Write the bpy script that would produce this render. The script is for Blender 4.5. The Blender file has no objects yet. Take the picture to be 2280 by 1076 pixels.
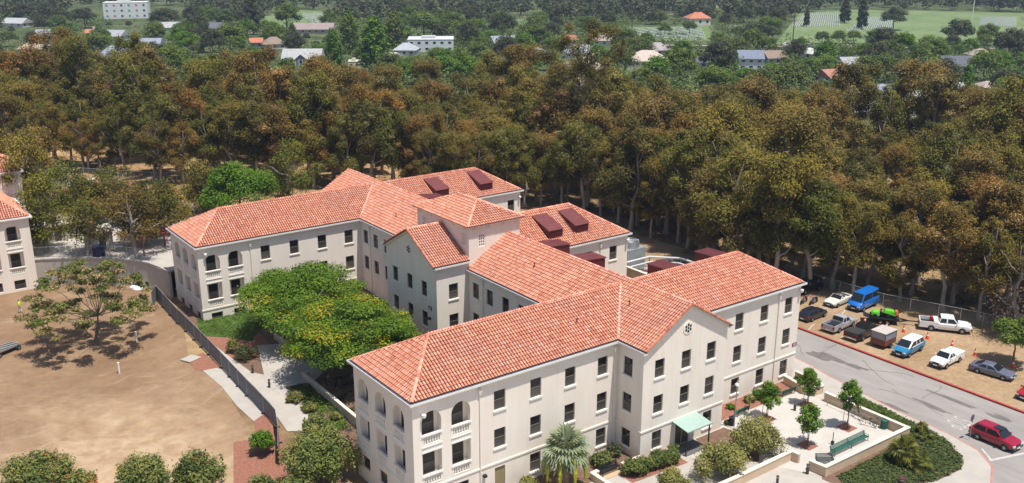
import bpy, bmesh, math, random
import numpy as np
from mathutils import Vector, Matrix
from mathutils.geometry import tessellate_polygon

# ------------------------------------------------------------------ camera, world, sun, exposure
scn = bpy.context.scene
COL = scn.collection
R_ = math.radians
CAM = np.array([-61.93, -91.503, 46.026]); YAW = 0.9419; PITCH = 0.2985; ROLL = -0.001; FPX = 2150.9
_F = np.array([math.cos(YAW)*math.cos(PITCH), math.sin(YAW)*math.cos(PITCH), -math.sin(PITCH)])
_R = np.array([math.sin(YAW), -math.cos(YAW), 0.0]); _U = np.cross(_R, _F)
_c, _s = math.cos(ROLL), math.sin(ROLL)
_R, _U = _c*_R + _s*_U, -_s*_R + _c*_U
cd = bpy.data.cameras.new('camera'); cam = bpy.data.objects.new('camera', cd); COL.objects.link(cam)
cd.sensor_width = 36.0; cd.lens = 36.0*FPX/2280.0; cd.clip_start = 1.0; cd.clip_end = 6000.0
cam.matrix_world = Matrix(((_R[0], _U[0], -_F[0], CAM[0]), (_R[1], _U[1], -_F[1], CAM[1]), (_R[2], _U[2], -_F[2], CAM[2]), (0, 0, 0, 1)))
scn.camera = cam

SUN_EL = R_(72.5); SUN_AZ = R_(168.0)      # azimuth from +Y, clockwise
wd = bpy.data.worlds.new('World'); scn.world = wd; wd.use_nodes = True
_nt = wd.node_tree; _bg = _nt.nodes['Background']
_sky = _nt.nodes.new('ShaderNodeTexSky'); _sky.sky_type = 'NISHITA'; _sky.sun_disc = False
_sky.sun_elevation = SUN_EL; _sky.sun_rotation = SUN_AZ; _sky.altitude = 100; _sky.dust_density = 1.5
_nt.links.new(_sky.outputs[0], _bg.inputs[0]); _bg.inputs[1].default_value = 0.10
sd = bpy.data.lights.new('sun', 'SUN'); sd.energy = 4.6; sd.angle = R_(0.53); sd.color = (1.0, 0.95, 0.87)
sun = bpy.data.objects.new('sun', sd); COL.objects.link(sun)
_sv = Vector((math.sin(SUN_AZ)*math.cos(SUN_EL), math.cos(SUN_AZ)*math.cos(SUN_EL), math.sin(SUN_EL)))
sun.rotation_euler = _sv.to_track_quat('Z', 'Y').to_euler()
sun.location = (60, -120, 150)
scn.view_settings.view_transform = 'Standard'; scn.view_settings.look = 'None'
scn.view_settings.exposure = 0.32; scn.view_settings.gamma = 1.0; scn.view_settings.use_curve_mapping = False

# ------------------------------------------------------------------ terrain and picture-to-ground helper
def cl(v, a=0.0, b=1.0): return min(max(v, a), b)
def interp(tab, x):
    if x <= tab[0][0]: return tab[0][1]
    for (x0, y0), (x1, y1) in zip(tab, tab[1:]):
        if x <= x1: return y0 + (y1-y0)*(x-x0)/(x1-x0)
    return tab[-1][1]
CURVE = [(-42, 47.5), (-40.5, 46.6), (-38, 45.2), (-34.5, 43), (-31, 39.5), (-29.3, 36.8), (-28.2, 31)]
def ycurve(x): return 47.5 if x < -42 else (30.6 if x > -28.2 else interp(CURVE, x))
def terr(x, y): return 5.3*cl((45-x)/55)*cl((320-y)/170)
def T(x, y):
    if y > ycurve(x): return max(terr(x, y), 0)
    return 1.7*cl((y+20)/40)*cl((8-x)/16)
def ray(px, py): return _F + _R*(px-1140)/FPX - _U*(py-538)/FPX
def G(px, py, dz=0.0):
    d = ray(px, py); t = 30.0; st = 2.0
    while t < 4000:
        p = CAM + d*t
        if p[2] < T(p[0], p[1]) + dz:
            lo, hi = t-st, t
            for _ in range(14):
                m = (lo+hi)/2; p = CAM + d*m
                if p[2] < T(p[0], p[1]) + dz: hi = m
                else: lo = m
            return Vector(CAM + d*hi)
        t += st; st = 2.0 if t < 400 else 6.0
    return Vector(CAM + d*t)
def mpp(p): return float(np.dot(np.array(p) - CAM, _F))/FPX     # metres per photo pixel at a point

# ------------------------------------------------------------------ materials
MATS = {}
def M(name, col, rough=0.85, var=0.0, scale=3.0, col2=None, bump=0.0, metal=0.0, spec=0.3, detail=4.0, stretch=None, coat=0.0):
    if name in MATS: return MATS[name]
    m = bpy.data.materials.new(name); m.use_nodes = True; nt = m.node_tree; b = nt.nodes['Principled BSDF']
    b.inputs['Roughness'].default_value = rough; b.inputs['Metallic'].default_value = metal
    b.inputs['Specular IOR Level'].default_value = spec; b.inputs['Coat Weight'].default_value = coat
    b.inputs['Base Color'].default_value = (*col, 1)
    if var > 0 or col2 or bump > 0:
        tc = nt.nodes.new('ShaderNodeTexCoord'); mp = nt.nodes.new('ShaderNodeMapping')
        nt.links.new(tc.outputs['Object'], mp.inputs[0])
        if stretch: mp.inputs['Scale'].default_value = stretch
        nz = nt.nodes.new('ShaderNodeTexNoise'); nz.inputs['Scale'].default_value = scale; nz.inputs['Detail'].default_value = detail
        nz.inputs['Roughness'].default_value = 0.62
        nt.links.new(mp.outputs[0], nz.inputs[0])
        if var > 0 or col2:
            cr = nt.nodes.new('ShaderNodeValToRGB'); cr.color_ramp.elements[0].position = 0.3; cr.color_ramp.elements[1].position = 0.7
            c2 = col2 if col2 else tuple(c*(1-var) for c in col)
            cr.color_ramp.elements[0].color = (*c2, 1); cr.color_ramp.elements[1].color = (*col, 1)
            nt.links.new(nz.outputs[0], cr.inputs[0]); nt.links.new(cr.outputs[0], b.inputs['Base Color'])
        if bump > 0:
            bp = nt.nodes.new('ShaderNodeBump'); bp.inputs['Strength'].default_value = bump; bp.inputs['Distance'].default_value = 0.05
            nt.links.new(nz.outputs[0], bp.inputs['Height']); nt.links.new(bp.outputs[0], b.inputs['Normal'])
    MATS[name] = m; return m
def tone_mat(name, stops, rough=0.8, spec=0.25, trans=0.0, objvar=0.0, objcol=None, objramp=None, patch=None):
    """colour from the per-piece 'tone' attribute; objcol = colour that some copies lean to"""
    if name in MATS: return MATS[name]
    m = bpy.data.materials.new(name); m.use_nodes = True; nt = m.node_tree; b = nt.nodes['Principled BSDF']; out = nt.nodes['Material Output']
    at = nt.nodes.new('ShaderNodeAttribute'); at.attribute_name = 'tone'
    cr = nt.nodes.new('ShaderNodeValToRGB'); el = cr.color_ramp.elements
    while len(el) < len(stops): el.new(0.5)
    for e, (p, c) in zip(el, stops): e.position = p; e.color = (*c, 1)
    nt.links.new(at.outputs['Fac'], cr.inputs[0]); colo = cr.outputs[0]
    if objcol:
        oi = nt.nodes.new('ShaderNodeObjectInfo'); mx = nt.nodes.new('ShaderNodeMix'); mx.data_type = 'RGBA'
        mu = nt.nodes.new('ShaderNodeMath'); mu.operation = 'MULTIPLY'; mu.inputs[1].default_value = objvar
        nt.links.new(oi.outputs['Random'], mu.inputs[0]); nt.links.new(mu.outputs[0], mx.inputs[0])
        nt.links.new(colo, mx.inputs[6]); mx.inputs[7].default_value = (*objcol, 1); colo = mx.outputs[2]
    if objramp:                                     # each copy leans to its own leaf colour
        oi = nt.nodes.new('ShaderNodeObjectInfo'); c2 = nt.nodes.new('ShaderNodeValToRGB'); e2 = c2.color_ramp.elements
        while len(e2) < len(objramp): e2.new(0.5)
        for k, (e, c) in enumerate(zip(e2, objramp)): e.position = k/(len(objramp)-1); e.color = (*c, 1)
        nt.links.new(oi.outputs['Random'], c2.inputs[0]); mx = nt.nodes.new('ShaderNodeMix'); mx.data_type = 'RGBA'; mx.blend_type = 'MULTIPLY'; mx.inputs[0].default_value = 1.0
        nt.links.new(colo, mx.inputs[6]); nt.links.new(c2.outputs[0], mx.inputs[7]); colo = mx.outputs[2]
    if patch:                                       # broad weathered patches: (scale, colour, amount)
        tc = nt.nodes.new('ShaderNodeTexCoord'); nz = nt.nodes.new('ShaderNodeTexNoise'); nz.inputs['Scale'].default_value = patch[0]; nz.inputs['Detail'].default_value = 6; nz.inputs['Roughness'].default_value = 0.7; nt.links.new(tc.outputs['Object'], nz.inputs[0])
        mr = nt.nodes.new('ShaderNodeMapRange'); mr.inputs[1].default_value = 0.48; mr.inputs[2].default_value = 0.72; mr.inputs[4].default_value = patch[2]; nt.links.new(nz.outputs[0], mr.inputs[0])
        mx = nt.nodes.new('ShaderNodeMix'); mx.data_type = 'RGBA'; nt.links.new(mr.outputs[0], mx.inputs[0]); nt.links.new(colo, mx.inputs[6]); mx.inputs[7].default_value = (*patch[1], 1); colo = mx.outputs[2]
    b.inputs['Roughness'].default_value = rough; b.inputs['Specular IOR Level'].default_value = spec
    nt.links.new(colo, b.inputs['Base Color'])
    if trans > 0:
        tr = nt.nodes.new('ShaderNodeBsdfTranslucent'); nt.links.new(colo, tr.inputs[0])
        ms = nt.nodes.new('ShaderNodeMixShader'); ms.inputs[0].default_value = trans
        nt.links.new(b.outputs[0], ms.inputs[1]); nt.links.new(tr.outputs[0], ms.inputs[2]); nt.links.new(ms.outputs[0], out.inputs[0])
    MATS[name] = m; return m

stucco = M('stucco', (0.82, 0.75, 0.665), 0.9, scale=0.8, col2=(0.75, 0.67, 0.58), bump=0.15, detail=10, stretch=(1, 1, 0.22))
def streaks(m, amount, lo, hi):
    """faint rain runs and grime on a wall, on top of its own colour"""
    nt = m.node_tree; b = nt.nodes['Principled BSDF']; src = b.inputs['Base Color'].links[0].from_socket; tc = nt.nodes.new('ShaderNodeTexCoord'); mp = nt.nodes.new('ShaderNodeMapping'); mp.inputs['Scale'].default_value = (3.2, 3.2, 0.16)
    nt.links.new(tc.outputs['Object'], mp.inputs[0]); nz = nt.nodes.new('ShaderNodeTexNoise'); nz.inputs['Scale'].default_value = 1.0; nz.inputs['Detail'].default_value = 9; nz.inputs['Roughness'].default_value = 0.7; nt.links.new(mp.outputs[0], nz.inputs[0])
    mr = nt.nodes.new('ShaderNodeMapRange'); mr.inputs[1].default_value = lo; mr.inputs[2].default_value = hi; mr.inputs[4].default_value = amount; nt.links.new(nz.outputs[0], mr.inputs[0])
    mx = nt.nodes.new('ShaderNodeMix'); mx.data_type = 'RGBA'; nt.links.new(mr.outputs[0], mx.inputs[0]); nt.links.new(src, mx.inputs[6]); mx.inputs[7].default_value = (0.47, 0.40, 0.33, 1); nt.links.new(mx.outputs[2], b.inputs['Base Color'])
streaks(stucco, 0.24, 0.53, 0.74)
trim = M('trim_white', (0.82, 0.77, 0.69), 0.7, 0.08, 2.0)
cornice_m = M('cornice_white', (0.76, 0.74, 0.70), 0.6, 0.1, 1.5)
slate = M('gutter_slate', (0.13, 0.15, 0.19), 0.6, 0.35, 1.5)
deck_m = M('shaded_pan_clay', (0.20, 0.075, 0.055), 0.9, 0.35, 2.0)  # clay darkened to carry the shade lying in the pans between tile columns
tile_m = tone_mat('clay_tile', [(0.0, (0.46, 0.175, 0.12)), (0.12, (0.575, 0.225, 0.145)), (0.5, (0.645, 0.272, 0.175)), (0.76, (0.68, 0.305, 0.205)), (0.92, (0.69, 0.35, 0.22)), (0.97, (0.68, 0.345, 0.265)), (1.0, (0.63, 0.40, 0.34))], 0.8, 0.2, patch=(0.22, (0.50, 0.255, 0.20), 0.75))
ridge_m = tone_mat('ridge_tile', [(0.0, (0.50, 0.17, 0.11)), (0.6, (0.66, 0.28, 0.19)), (1.0, (0.72, 0.40, 0.30))], 0.8)
glass_up = M('window_glass', (0.012, 0.013, 0.016), 0.12, spec=0.35)
glass_lo = M('window_screen', (0.075, 0.072, 0.075), 0.45, 0.4, 6.0, spec=0.3)
def vary_glass(m, cols):
    """panes differ from window to window: bare glass, drawn blinds, dim rooms"""
    nt = m.node_tree; b = nt.nodes['Principled BSDF']; oi = nt.nodes.new('ShaderNodeObjectInfo'); cr = nt.nodes.new('ShaderNodeValToRGB'); cr.color_ramp.interpolation = 'CONSTANT'; e = cr.color_ramp.elements
    while len(e) < len(cols): e.new(0.5)
    for k, (el, c) in enumerate(zip(e, cols)): el.position = k/len(cols); el.color = (*c, 1)
    nt.links.new(oi.outputs['Random'], cr.inputs[0]); nt.links.new(cr.outputs[0], b.inputs['Base Color'])
vary_glass(glass_up, [(0.012, 0.012, 0.014), (0.022, 0.021, 0.022), (0.014, 0.014, 0.016), (0.04, 0.037, 0.034), (0.012, 0.013, 0.016)])
vary_glass(glass_lo, [(0.045, 0.042, 0.042), (0.06, 0.056, 0.054), (0.03, 0.029, 0.031), (0.085, 0.08, 0.075), (0.05, 0.047, 0.048)])
frame_m = M('window_frame_olive', (0.15, 0.13, 0.095), 0.6)
burg = M('burgundy_metal', (0.105, 0.016, 0.022), 0.45, 0.2, 1.0, spec=0.5)
burg_roof = M('burgundy_roof', (0.21, 0.06, 0.06), 0.5, 0.25, 1.2, spec=0.5)
metal_w = M('white_metal', (0.78, 0.78, 0.76), 0.4)
galv = M('galvanised_steel', (0.42, 0.44, 0.46), 0.45, 0.25, 3.0, metal=0.6)
galv_pipe = M('fence_pipe', (0.45, 0.46, 0.46), 0.5, metal=0.3)
black_m = M('black_metal', (0.02, 0.02, 0.022), 0.5)
rubber = M('rubber', (0.018, 0.018, 0.018), 0.85)
concrete = M('concrete', (0.44, 0.405, 0.36), 0.9, scale=0.5, col2=(0.36, 0.33, 0.295), detail=9)
plaza_m = M('plaza_concrete', (0.50, 0.47, 0.43), 0.9, scale=0.6, col2=(0.43, 0.40, 0.365), detail=9)
asphalt = M('asphalt', (0.32, 0.293, 0.272), 0.95, scale=0.5, col2=(0.23, 0.213, 0.20), detail=10, stretch=(1, 0.25, 1))
redkerb = M('red_kerb_paint', (0.42, 0.06, 0.06), 0.8, 0.35, 2.0)
redfaded = M('faded_red_paint', (0.52, 0.22, 0.19), 0.85, 0.3, 1.5)
paint_w = M('road_paint', (0.54, 0.52, 0.49), 0.85, 0.35, 3.0)
planter = M('planter_stucco', (0.60, 0.47, 0.34), 0.9, scale=1.0, col2=(0.52, 0.38, 0.25), detail=8)
planter_cap = M('planter_cap', (0.70, 0.62, 0.52), 0.85, 0.12, 2.0)
mulch = M('red_mulch', (0.33, 0.145, 0.095), 0.95, scale=4.0, col2=(0.19, 0.085, 0.06), bump=0.5, detail=10)
soil = M('planting_soil', (0.20, 0.12, 0.08), 0.95, scale=3.0, col2=(0.11, 0.07, 0.05), bump=0.4, detail=10)
green_bench = M('green_bench_paint', (0.03, 0.12, 0.09), 0.5)
bark_pale = M('pale_bark', (0.42, 0.36, 0.31), 0.9, scale=1.5, col2=(0.20, 0.16, 0.13), detail=6, stretch=(1, 1, 0.3))
bark_grey = M('grey_bark', (0.20, 0.165, 0.13), 0.95, scale=2.5, col2=(0.10, 0.08, 0.065), detail=6)
trunk_tan = M('palm_bark', (0.27, 0.18, 0.11), 0.95, 0.4, 4.0)
screen_m = M('grey_fence_screen', (0.19, 0.19, 0.20), 0.9, 0.2, 1.5)
cone_m = M('orange_cone', (0.75, 0.07, 0.02), 0.5)
white_p = M('white_plastic', (0.8, 0.8, 0.78), 0.4)
chrome = M('chrome', (0.6, 0.6, 0.62), 0.2, metal=0.9)
carglass = M('car_glass', (0.015, 0.02, 0.025), 0.06, spec=0.6)
lamp_glass = M('lamp_lens', (0.75, 0.75, 0.74), 0.15, spec=0.6)
tail_red = M('tail_lens', (0.35, 0.01, 0.01), 0.25)

# ------------------------------------------------------------------ mesh building helpers
class MB:
    def __init__(s): s.v = []; s.f = []; s.mi = []; s.tone = []
    def add(s, vs, fs, mi=0, tone=0.5):
        o = len(s.v); s.v += [tuple(v) for v in vs]
        for f in fs: s.f.append(tuple(i+o for i in f)); s.mi.append(mi); s.tone.append(tone)
    def quad(s, a, b, c, d, mi=0): s.add([a, b, c, d], [(0, 1, 2, 3)], mi)
    def poly(s, pts, mi=0): s.add(pts, [tuple(range(len(pts)))], mi)
    def box(s, x0, x1, y0, y1, z0, z1, mi=0, mat=None, tone=0.5):
        vs = [(x0, y0, z0), (x1, y0, z0), (x1, y1, z0), (x0, y1, z0), (x0, y0, z1), (x1, y0, z1), (x1, y1, z1), (x0, y1, z1)]
        if mat is not None: vs = [tuple(mat @ Vector(v)) for v in vs]
        s.add(vs, [(0, 3, 2, 1), (4, 5, 6, 7), (0, 1, 5, 4), (1, 2, 6, 5), (2, 3, 7, 6), (3, 0, 4, 7)], mi, tone)
    def beam(s, a, b, w, h, mi=0):
        a = Vector(a); b = Vector(b); d = (b-a); L = d.length; d.normalize()
        up = Vector((0, 0, 1)) if abs(d.z) < 0.95 else Vector((1, 0, 0))
        x = d.cross(up).normalized(); y = x.cross(d)
        m = Matrix(((x.x, d.x, y.x, a.x), (x.y, d.y, y.y, a.y), (x.z, d.z, y.z, a.z), (0, 0, 0, 1)))
        s.box(-w/2, w/2, 0, L, -h/2, h/2, mi, m)
    def tube(s, pts, rad, n=6, mi=0, cap=True):
        pts = [Vector(p) for p in pts]; rads = rad if isinstance(rad, (list, tuple)) else [rad]*len(pts)
        vs = []; fs = []
        for i, p in enumerate(pts):
            d = (pts[min(i+1, len(pts)-1)] - pts[max(i-1, 0)])
            if d.length < 1e-6: d = Vector((0, 0, 1))
            d.normalize(); up = Vector((0, 0, 1)) if abs(d.z) < 0.9 else Vector((1, 0, 0))
            x = d.cross(up).normalized(); y = x.cross(d)
            for k in range(n):
                a = 2*math.pi*k/n; vs.append(p + (x*math.cos(a) + y*math.sin(a))*rads[i])
        for i in range(len(pts)-1):
            for k in range(n):
                k2 = (k+1) % n; fs.append((i*n+k, i*n+k2, (i+1)*n+k2, (i+1)*n+k))
        if cap: fs.append(tuple(range(n-1, -1, -1))); fs.append(tuple(range((len(pts)-1)*n, len(pts)*n)))
        s.add(vs, fs, mi)
    def lathe(s, prof, n=12, mi=0, mat=None):
        vs = []; fs = []
        for r, z in prof:
            for k in range(n):
                a = 2*math.pi*k/n; vs.append((r*math.cos(a), r*math.sin(a), z))
        for i in range(len(prof)-1):
            for k in range(n):
                k2 = (k+1) % n; fs.append((i*n+k, i*n+k2, (i+1)*n+k2, (i+1)*n+k))
        fs.append(tuple(range(n-1, -1, -1))); fs.append(tuple(range((len(prof)-1)*n, len(prof)*n)))
        if mat is not None: vs = [mat @ Vector(v) for v in vs]
        s.add(vs, fs, mi)
    def mesh(s, name, mats, smooth=None):
        me = bpy.data.meshes.new(name); me.from_pydata(s.v, [], s.f)
        for m in (mats if isinstance(mats, (list, tuple)) else [mats]): me.materials.append(m)
        if any(s.mi): me.polygons.foreach_set('material_index', s.mi)
        if any(t != 0.5 for t in s.tone):
            me.attributes.new('tone', 'FLOAT', 'FACE').data.foreach_set('value', s.tone)
        if smooth is not None:
            me.shade_smooth(); me.set_sharp_from_angle(angle=R_(smooth))
        me.update(); return me
    def build(s, name, mats, parent=None, smooth=None, loc=None, rotz=0):
        return obj(name, s.mesh(name, mats, smooth), parent, loc, rotz)
def obj(name, me, parent=None, loc=None, rotz=0):
    o = bpy.data.objects.new(name, me); COL.objects.link(o); o.parent = parent
    if loc is not None: o.location = loc
    if rotz: o.rotation_euler = (0, 0, rotz)
    return o
def tag(o, label, cat, group=None):
    o['label'] = label; o['category'] = cat
    if group: o['group'] = group
    return o
def thing(name, label, cat, loc=(0, 0, 0), rotz=0, group=None):
    o = bpy.data.objects.new(name, None); COL.objects.link(o); o.location = loc; o.rotation_euler = (0, 0, rotz)
    o.empty_display_size = 0.5
    return tag(o, label, cat, group)
def struct(o): o['kind'] = 'structure'; return o
def stuff(o, label=None, cat=None):
    o['kind'] = 'stuff'
    if label: o['label'] = label
    if cat: o['category'] = cat
    return o
def dup(root, loc, rotz=0, scale=None, label=None, group=None):
    r = root.copy(); COL.objects.link(r); r.location = loc; r.rotation_euler = (0, 0, rotz)
    if scale is not None: r.scale = (scale,)*3 if not isinstance(scale, (tuple, list)) else scale
    if label: r['label'] = label
    if group: r['group'] = group
    for ch in list(root.children):
        c = ch.copy(); COL.objects.link(c); c.parent = r
        for g in ch.children:
            d = g.copy(); COL.objects.link(d); d.parent = c
    return r
def sheet(name, pts, off, mat, zf=None, cuts=None):
    """flat ground sheet following the terrain, a little above it"""
    bm = bmesh.new(); vs = [bm.verts.new((p[0], p[1], 0)) for p in pts]
    for t in tessellate_polygon([[Vector((p[0], p[1], 0)) for p in pts]]):
        if len(set(t)) == 3: bm.faces.new([vs[i] for i in t])
    for ax, vals in (cuts or ((1, (-20, -10, 0, 10, 20)), (0, (-8, -4, 0, 4, 8)))):
        for v in vals:
            no = (1, 0, 0) if ax == 0 else (0, 1, 0); co = (v, 0, 0) if ax == 0 else (0, v, 0)
            bmesh.ops.bisect_plane(bm, geom=bm.verts[:]+bm.edges[:]+bm.faces[:], plane_co=co, plane_no=no)
    f = zf or T
    for v in bm.verts: v.co.z = f(v.co.x, v.co.y) + off
    bmesh.ops.recalc_face_normals(bm, faces=bm.faces[:])
    if bm.faces and sum(fc.normal.z for fc in bm.faces) < 0: bmesh.ops.reverse_faces(bm, faces=bm.faces[:])
    me = bpy.data.meshes.new(name); bm.to_mesh(me); bm.free(); me.materials.append(mat)
    return struct(obj(name, me))
def sweep(mb, path, prof, mi=0):
    """mitred extrusion of profile [(out, z)] along an xy path; outward is the left-hand side"""
    P = [Vector((p[0], p[1])) for p in path]; n = len(P); offs = []
    for i in range(n):
        ds = []
        if i > 0: ds.append((P[i]-P[i-1]).normalized())
        if i < n-1: ds.append((P[i+1]-P[i]).normalized())
        ns = [Vector((-d.y, d.x)) for d in ds]
        if len(ns) == 2:
            m = (ns[0]+ns[1]).normalized(); m = m/max(m.dot(ns[0]), 0.2)
        else: m = ns[0]
        offs.append(m)
    k = len(prof); vs = []; fs = []
    for i in range(n):
        for o, z in prof: vs.append((P[i].x+offs[i].x*o, P[i].y+offs[i].y*o, z))
    for i in range(n-1):
        for j in range(k):
            j2 = (j+1) % k; fs.append((i*k+j, (i+1)*k+j, (i+1)*k+j2, i*k+j2))
    fs.append(tuple(range(k))); fs.append(tuple((n-1)*k+j for j in range(k-1, -1, -1)))
    mb.add(vs, fs, mi)

# ------------------------------------------------------------------ ground, roads, pavements
def west(x, y): return 1.7*cl((y+20)/40)*cl((8-x)/16)
def ground_mat(name, cols, scale, extra=None, stretch=(1, 1, 1), bump=0.25, grain=0.55):
    """layered noise soil: cols = (a, b, c); extra = (noise scale, colour, ramp position)"""
    m = bpy.data.materials.new(name); m.use_nodes = True; nt = m.node_tree; b = nt.nodes['Principled BSDF']
    b.inputs['Roughness'].default_value = 0.95; b.inputs['Specular IOR Level'].default_value = 0.1
    tc = nt.nodes.new('ShaderNodeTexCoord'); mp = nt.nodes.new('ShaderNodeMapping'); mp.inputs['Scale'].default_value = stretch
    nt.links.new(tc.outputs['Object'], mp.inputs[0])
    def noise(sc, det, dist=0.0):
        n = nt.nodes.new('ShaderNodeTexNoise'); n.inputs['Scale'].default_value = sc; n.inputs['Detail'].default_value = det
        n.inputs['Roughness'].default_value = 0.65; n.inputs['Distortion'].default_value = dist
        nt.links.new(mp.outputs[0], n.inputs[0]); return n
    n1 = noise(scale, 9, 0.6); cr = nt.nodes.new('ShaderNodeValToRGB'); el = cr.color_ramp.elements; el.new(0.5)
    for e, p, c in zip(el, (0.34, 0.5, 0.66), cols): e.position = p; e.color = (*c, 1)
    nt.links.new(n1.outputs[0], cr.inputs[0]); co = cr.outputs[0]
    n2 = noise(scale*14, 8); hs = nt.nodes.new('ShaderNodeMix'); hs.data_type = 'RGBA'; hs.blend_type = 'OVERLAY'; hs.inputs[0].default_value = grain
    nt.links.new(co, hs.inputs[6]); nt.links.new(n2.outputs[0], hs.inputs[7]); co = hs.outputs[2]
    if extra:
        n3 = noise(extra[0], 5, 1.5); c3 = nt.nodes.new('ShaderNodeValToRGB'); c3.color_ramp.elements[0].position = extra[2]; c3.color_ramp.elements[1].position = extra[2]+0.12
        nt.links.new(n3.outputs[0], c3.inputs[0]); mx = nt.nodes.new('ShaderNodeMix'); mx.data_type = 'RGBA'
        nt.links.new(c3.outputs[0], mx.inputs[0]); nt.links.new(co, mx.inputs[6]); mx.inputs[7].default_value = (*extra[1], 1); co = mx.outputs[2]
    nt.links.new(co, b.inputs['Base Color'])
    bp = nt.nodes.new('ShaderNodeBump'); bp.inputs['Strength'].default_value = bump; bp.inputs['Distance'].default_value = 0.15
    nt.links.new(n2.outputs[0], bp.inputs['Height']); nt.links.new(bp.outputs[0], b.inputs['Normal'])
    return m
dry_grass = ground_mat('dry_grass_ground', ((0.16, 0.105, 0.06), (0.28, 0.19, 0.10), (0.38, 0.275, 0.15)), 0.05, (0.012, (0.15, 0.15, 0.07), 0.56))
litter = ground_mat('leaf_litter', ((0.17, 0.10, 0.055), (0.33, 0.21, 0.11), (0.46, 0.32, 0.17)), 0.12)
def dirt_mat():
    """graded brown dirt turning to paler scraped sand, with curved tyre tracks"""
    m = ground_mat('graded_dirt', ((0.20, 0.124, 0.074), (0.238, 0.153, 0.092), (0.285, 0.19, 0.12)), 0.07, None, bump=0.35, grain=0.36)
    nt = m.node_tree; b = nt.nodes['Principled BSDF']; tc = nt.nodes.new('ShaderNodeTexCoord'); src = b.inputs['Base Color'].links[0].from_socket
    def mathn(op, a, c=None):
        n = nt.nodes.new('ShaderNodeMath'); n.operation = op
        for k, v in enumerate((a, c)):
            if v is None: continue
            if isinstance(v, (int, float)): n.inputs[k].default_value = v
            else: nt.links.new(v, n.inputs[k])
        return n.outputs[0]
    def mix(f, a, c):
        x = nt.nodes.new('ShaderNodeMix'); x.data_type = 'RGBA'; nt.links.new(f, x.inputs[0])
        for k, v in ((6, a), (7, c)):
            if isinstance(v, tuple): x.inputs[k].default_value = (*v, 1)
            else: nt.links.new(v, x.inputs[k])
        return x.outputs[2]
    def noise(vec, sc, det, dist=0.0):
        n = nt.nodes.new('ShaderNodeTexNoise'); n.inputs['Scale'].default_value = sc; n.inputs['Detail'].default_value = det; n.inputs['Distortion'].default_value = dist; n.inputs['Roughness'].default_value = 0.65
        nt.links.new(vec, n.inputs[0]); return n.outputs[0]
    def ramp(v, a, c):
        r = nt.nodes.new('ShaderNodeMapRange'); r.inputs[1].default_value = a; r.inputs[2].default_value = c; nt.links.new(v, r.inputs[0]); return r.outputs[0]
    sx = nt.nodes.new('ShaderNodeSeparateXYZ'); nt.links.new(tc.outputs['Object'], sx.inputs[0])
    dx = mathn('MULTIPLY', mathn('ADD', sx.outputs[0], 45.0), 1/12.5); dy = mathn('MULTIPLY', mathn('ADD', sx.outputs[1], 14.0), 1/22.0)
    r2 = mathn('SQRT', mathn('ADD', mathn('MULTIPLY', dx, dx), mathn('MULTIPLY', dy, dy)))
    warp = mathn('ADD', r2, mathn('MULTIPLY', mathn('SUBTRACT', noise(tc.outputs['Object'], 0.16, 8, 1.0), 0.5), 1.5))
    sandf = mathn('SUBTRACT', 1.0, ramp(warp, 0.55, 1.12))
    # arcs left by machines: noise stretched along circles round a point
    px, py = mathn('ADD', sx.outputs[0], 38.0), mathn('ADD', sx.outputs[1], -26.0)
    rad = mathn('SQRT', mathn('ADD', mathn('MULTIPLY', px, px), mathn('MULTIPLY', py, py))); ang = mathn('ARCTAN2', py, px)
    rad = mathn('ADD', rad, mathn('MULTIPLY', noise(tc.outputs['Object'], 0.05, 3, 0.3), 16.0)); cv_ = nt.nodes.new('ShaderNodeCombineXYZ'); nt.links.new(rad, cv_.inputs[0]); nt.links.new(mathn('MULTIPLY', ang, 2.2), cv_.inputs[1])
    tr = noise(cv_.outputs[0], 0.75, 9, 0.25)
    sand = mix(ramp(noise(tc.outputs['Object'], 0.5, 9, 0.8), 0.35, 0.65), (0.315, 0.21, 0.125), (0.44, 0.325, 0.215))
    col = mix(sandf, src, sand); col = mix(mathn('MULTIPLY', ramp(tr, 0.55, 0.66), 0.40), col, (0.24, 0.145, 0.08)); col = mix(mathn('MULTIPLY', ramp(tr, 0.43, 0.33), 0.28), col, (0.50, 0.37, 0.25))
    nt.links.new(col, b.inputs['Base Color']); return m
dirt = dirt_mat()
lot = ground_mat('parking_dirt', ((0.26, 0.175, 0.10), (0.315, 0.215, 0.128), (0.36, 0.255, 0.158)), 0.12, (0.08, (0.35, 0.29, 0.225), 0.58), bump=0.3)
lawn_m = ground_mat('lawn', ((0.045, 0.09, 0.018), (0.06, 0.115, 0.022), (0.085, 0.14, 0.03)), 0.25)
far_lawn = ground_mat('far_lawn', ((0.12, 0.17, 0.075), (0.145, 0.20, 0.085), (0.18, 0.225, 0.11)), 0.02)

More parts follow.
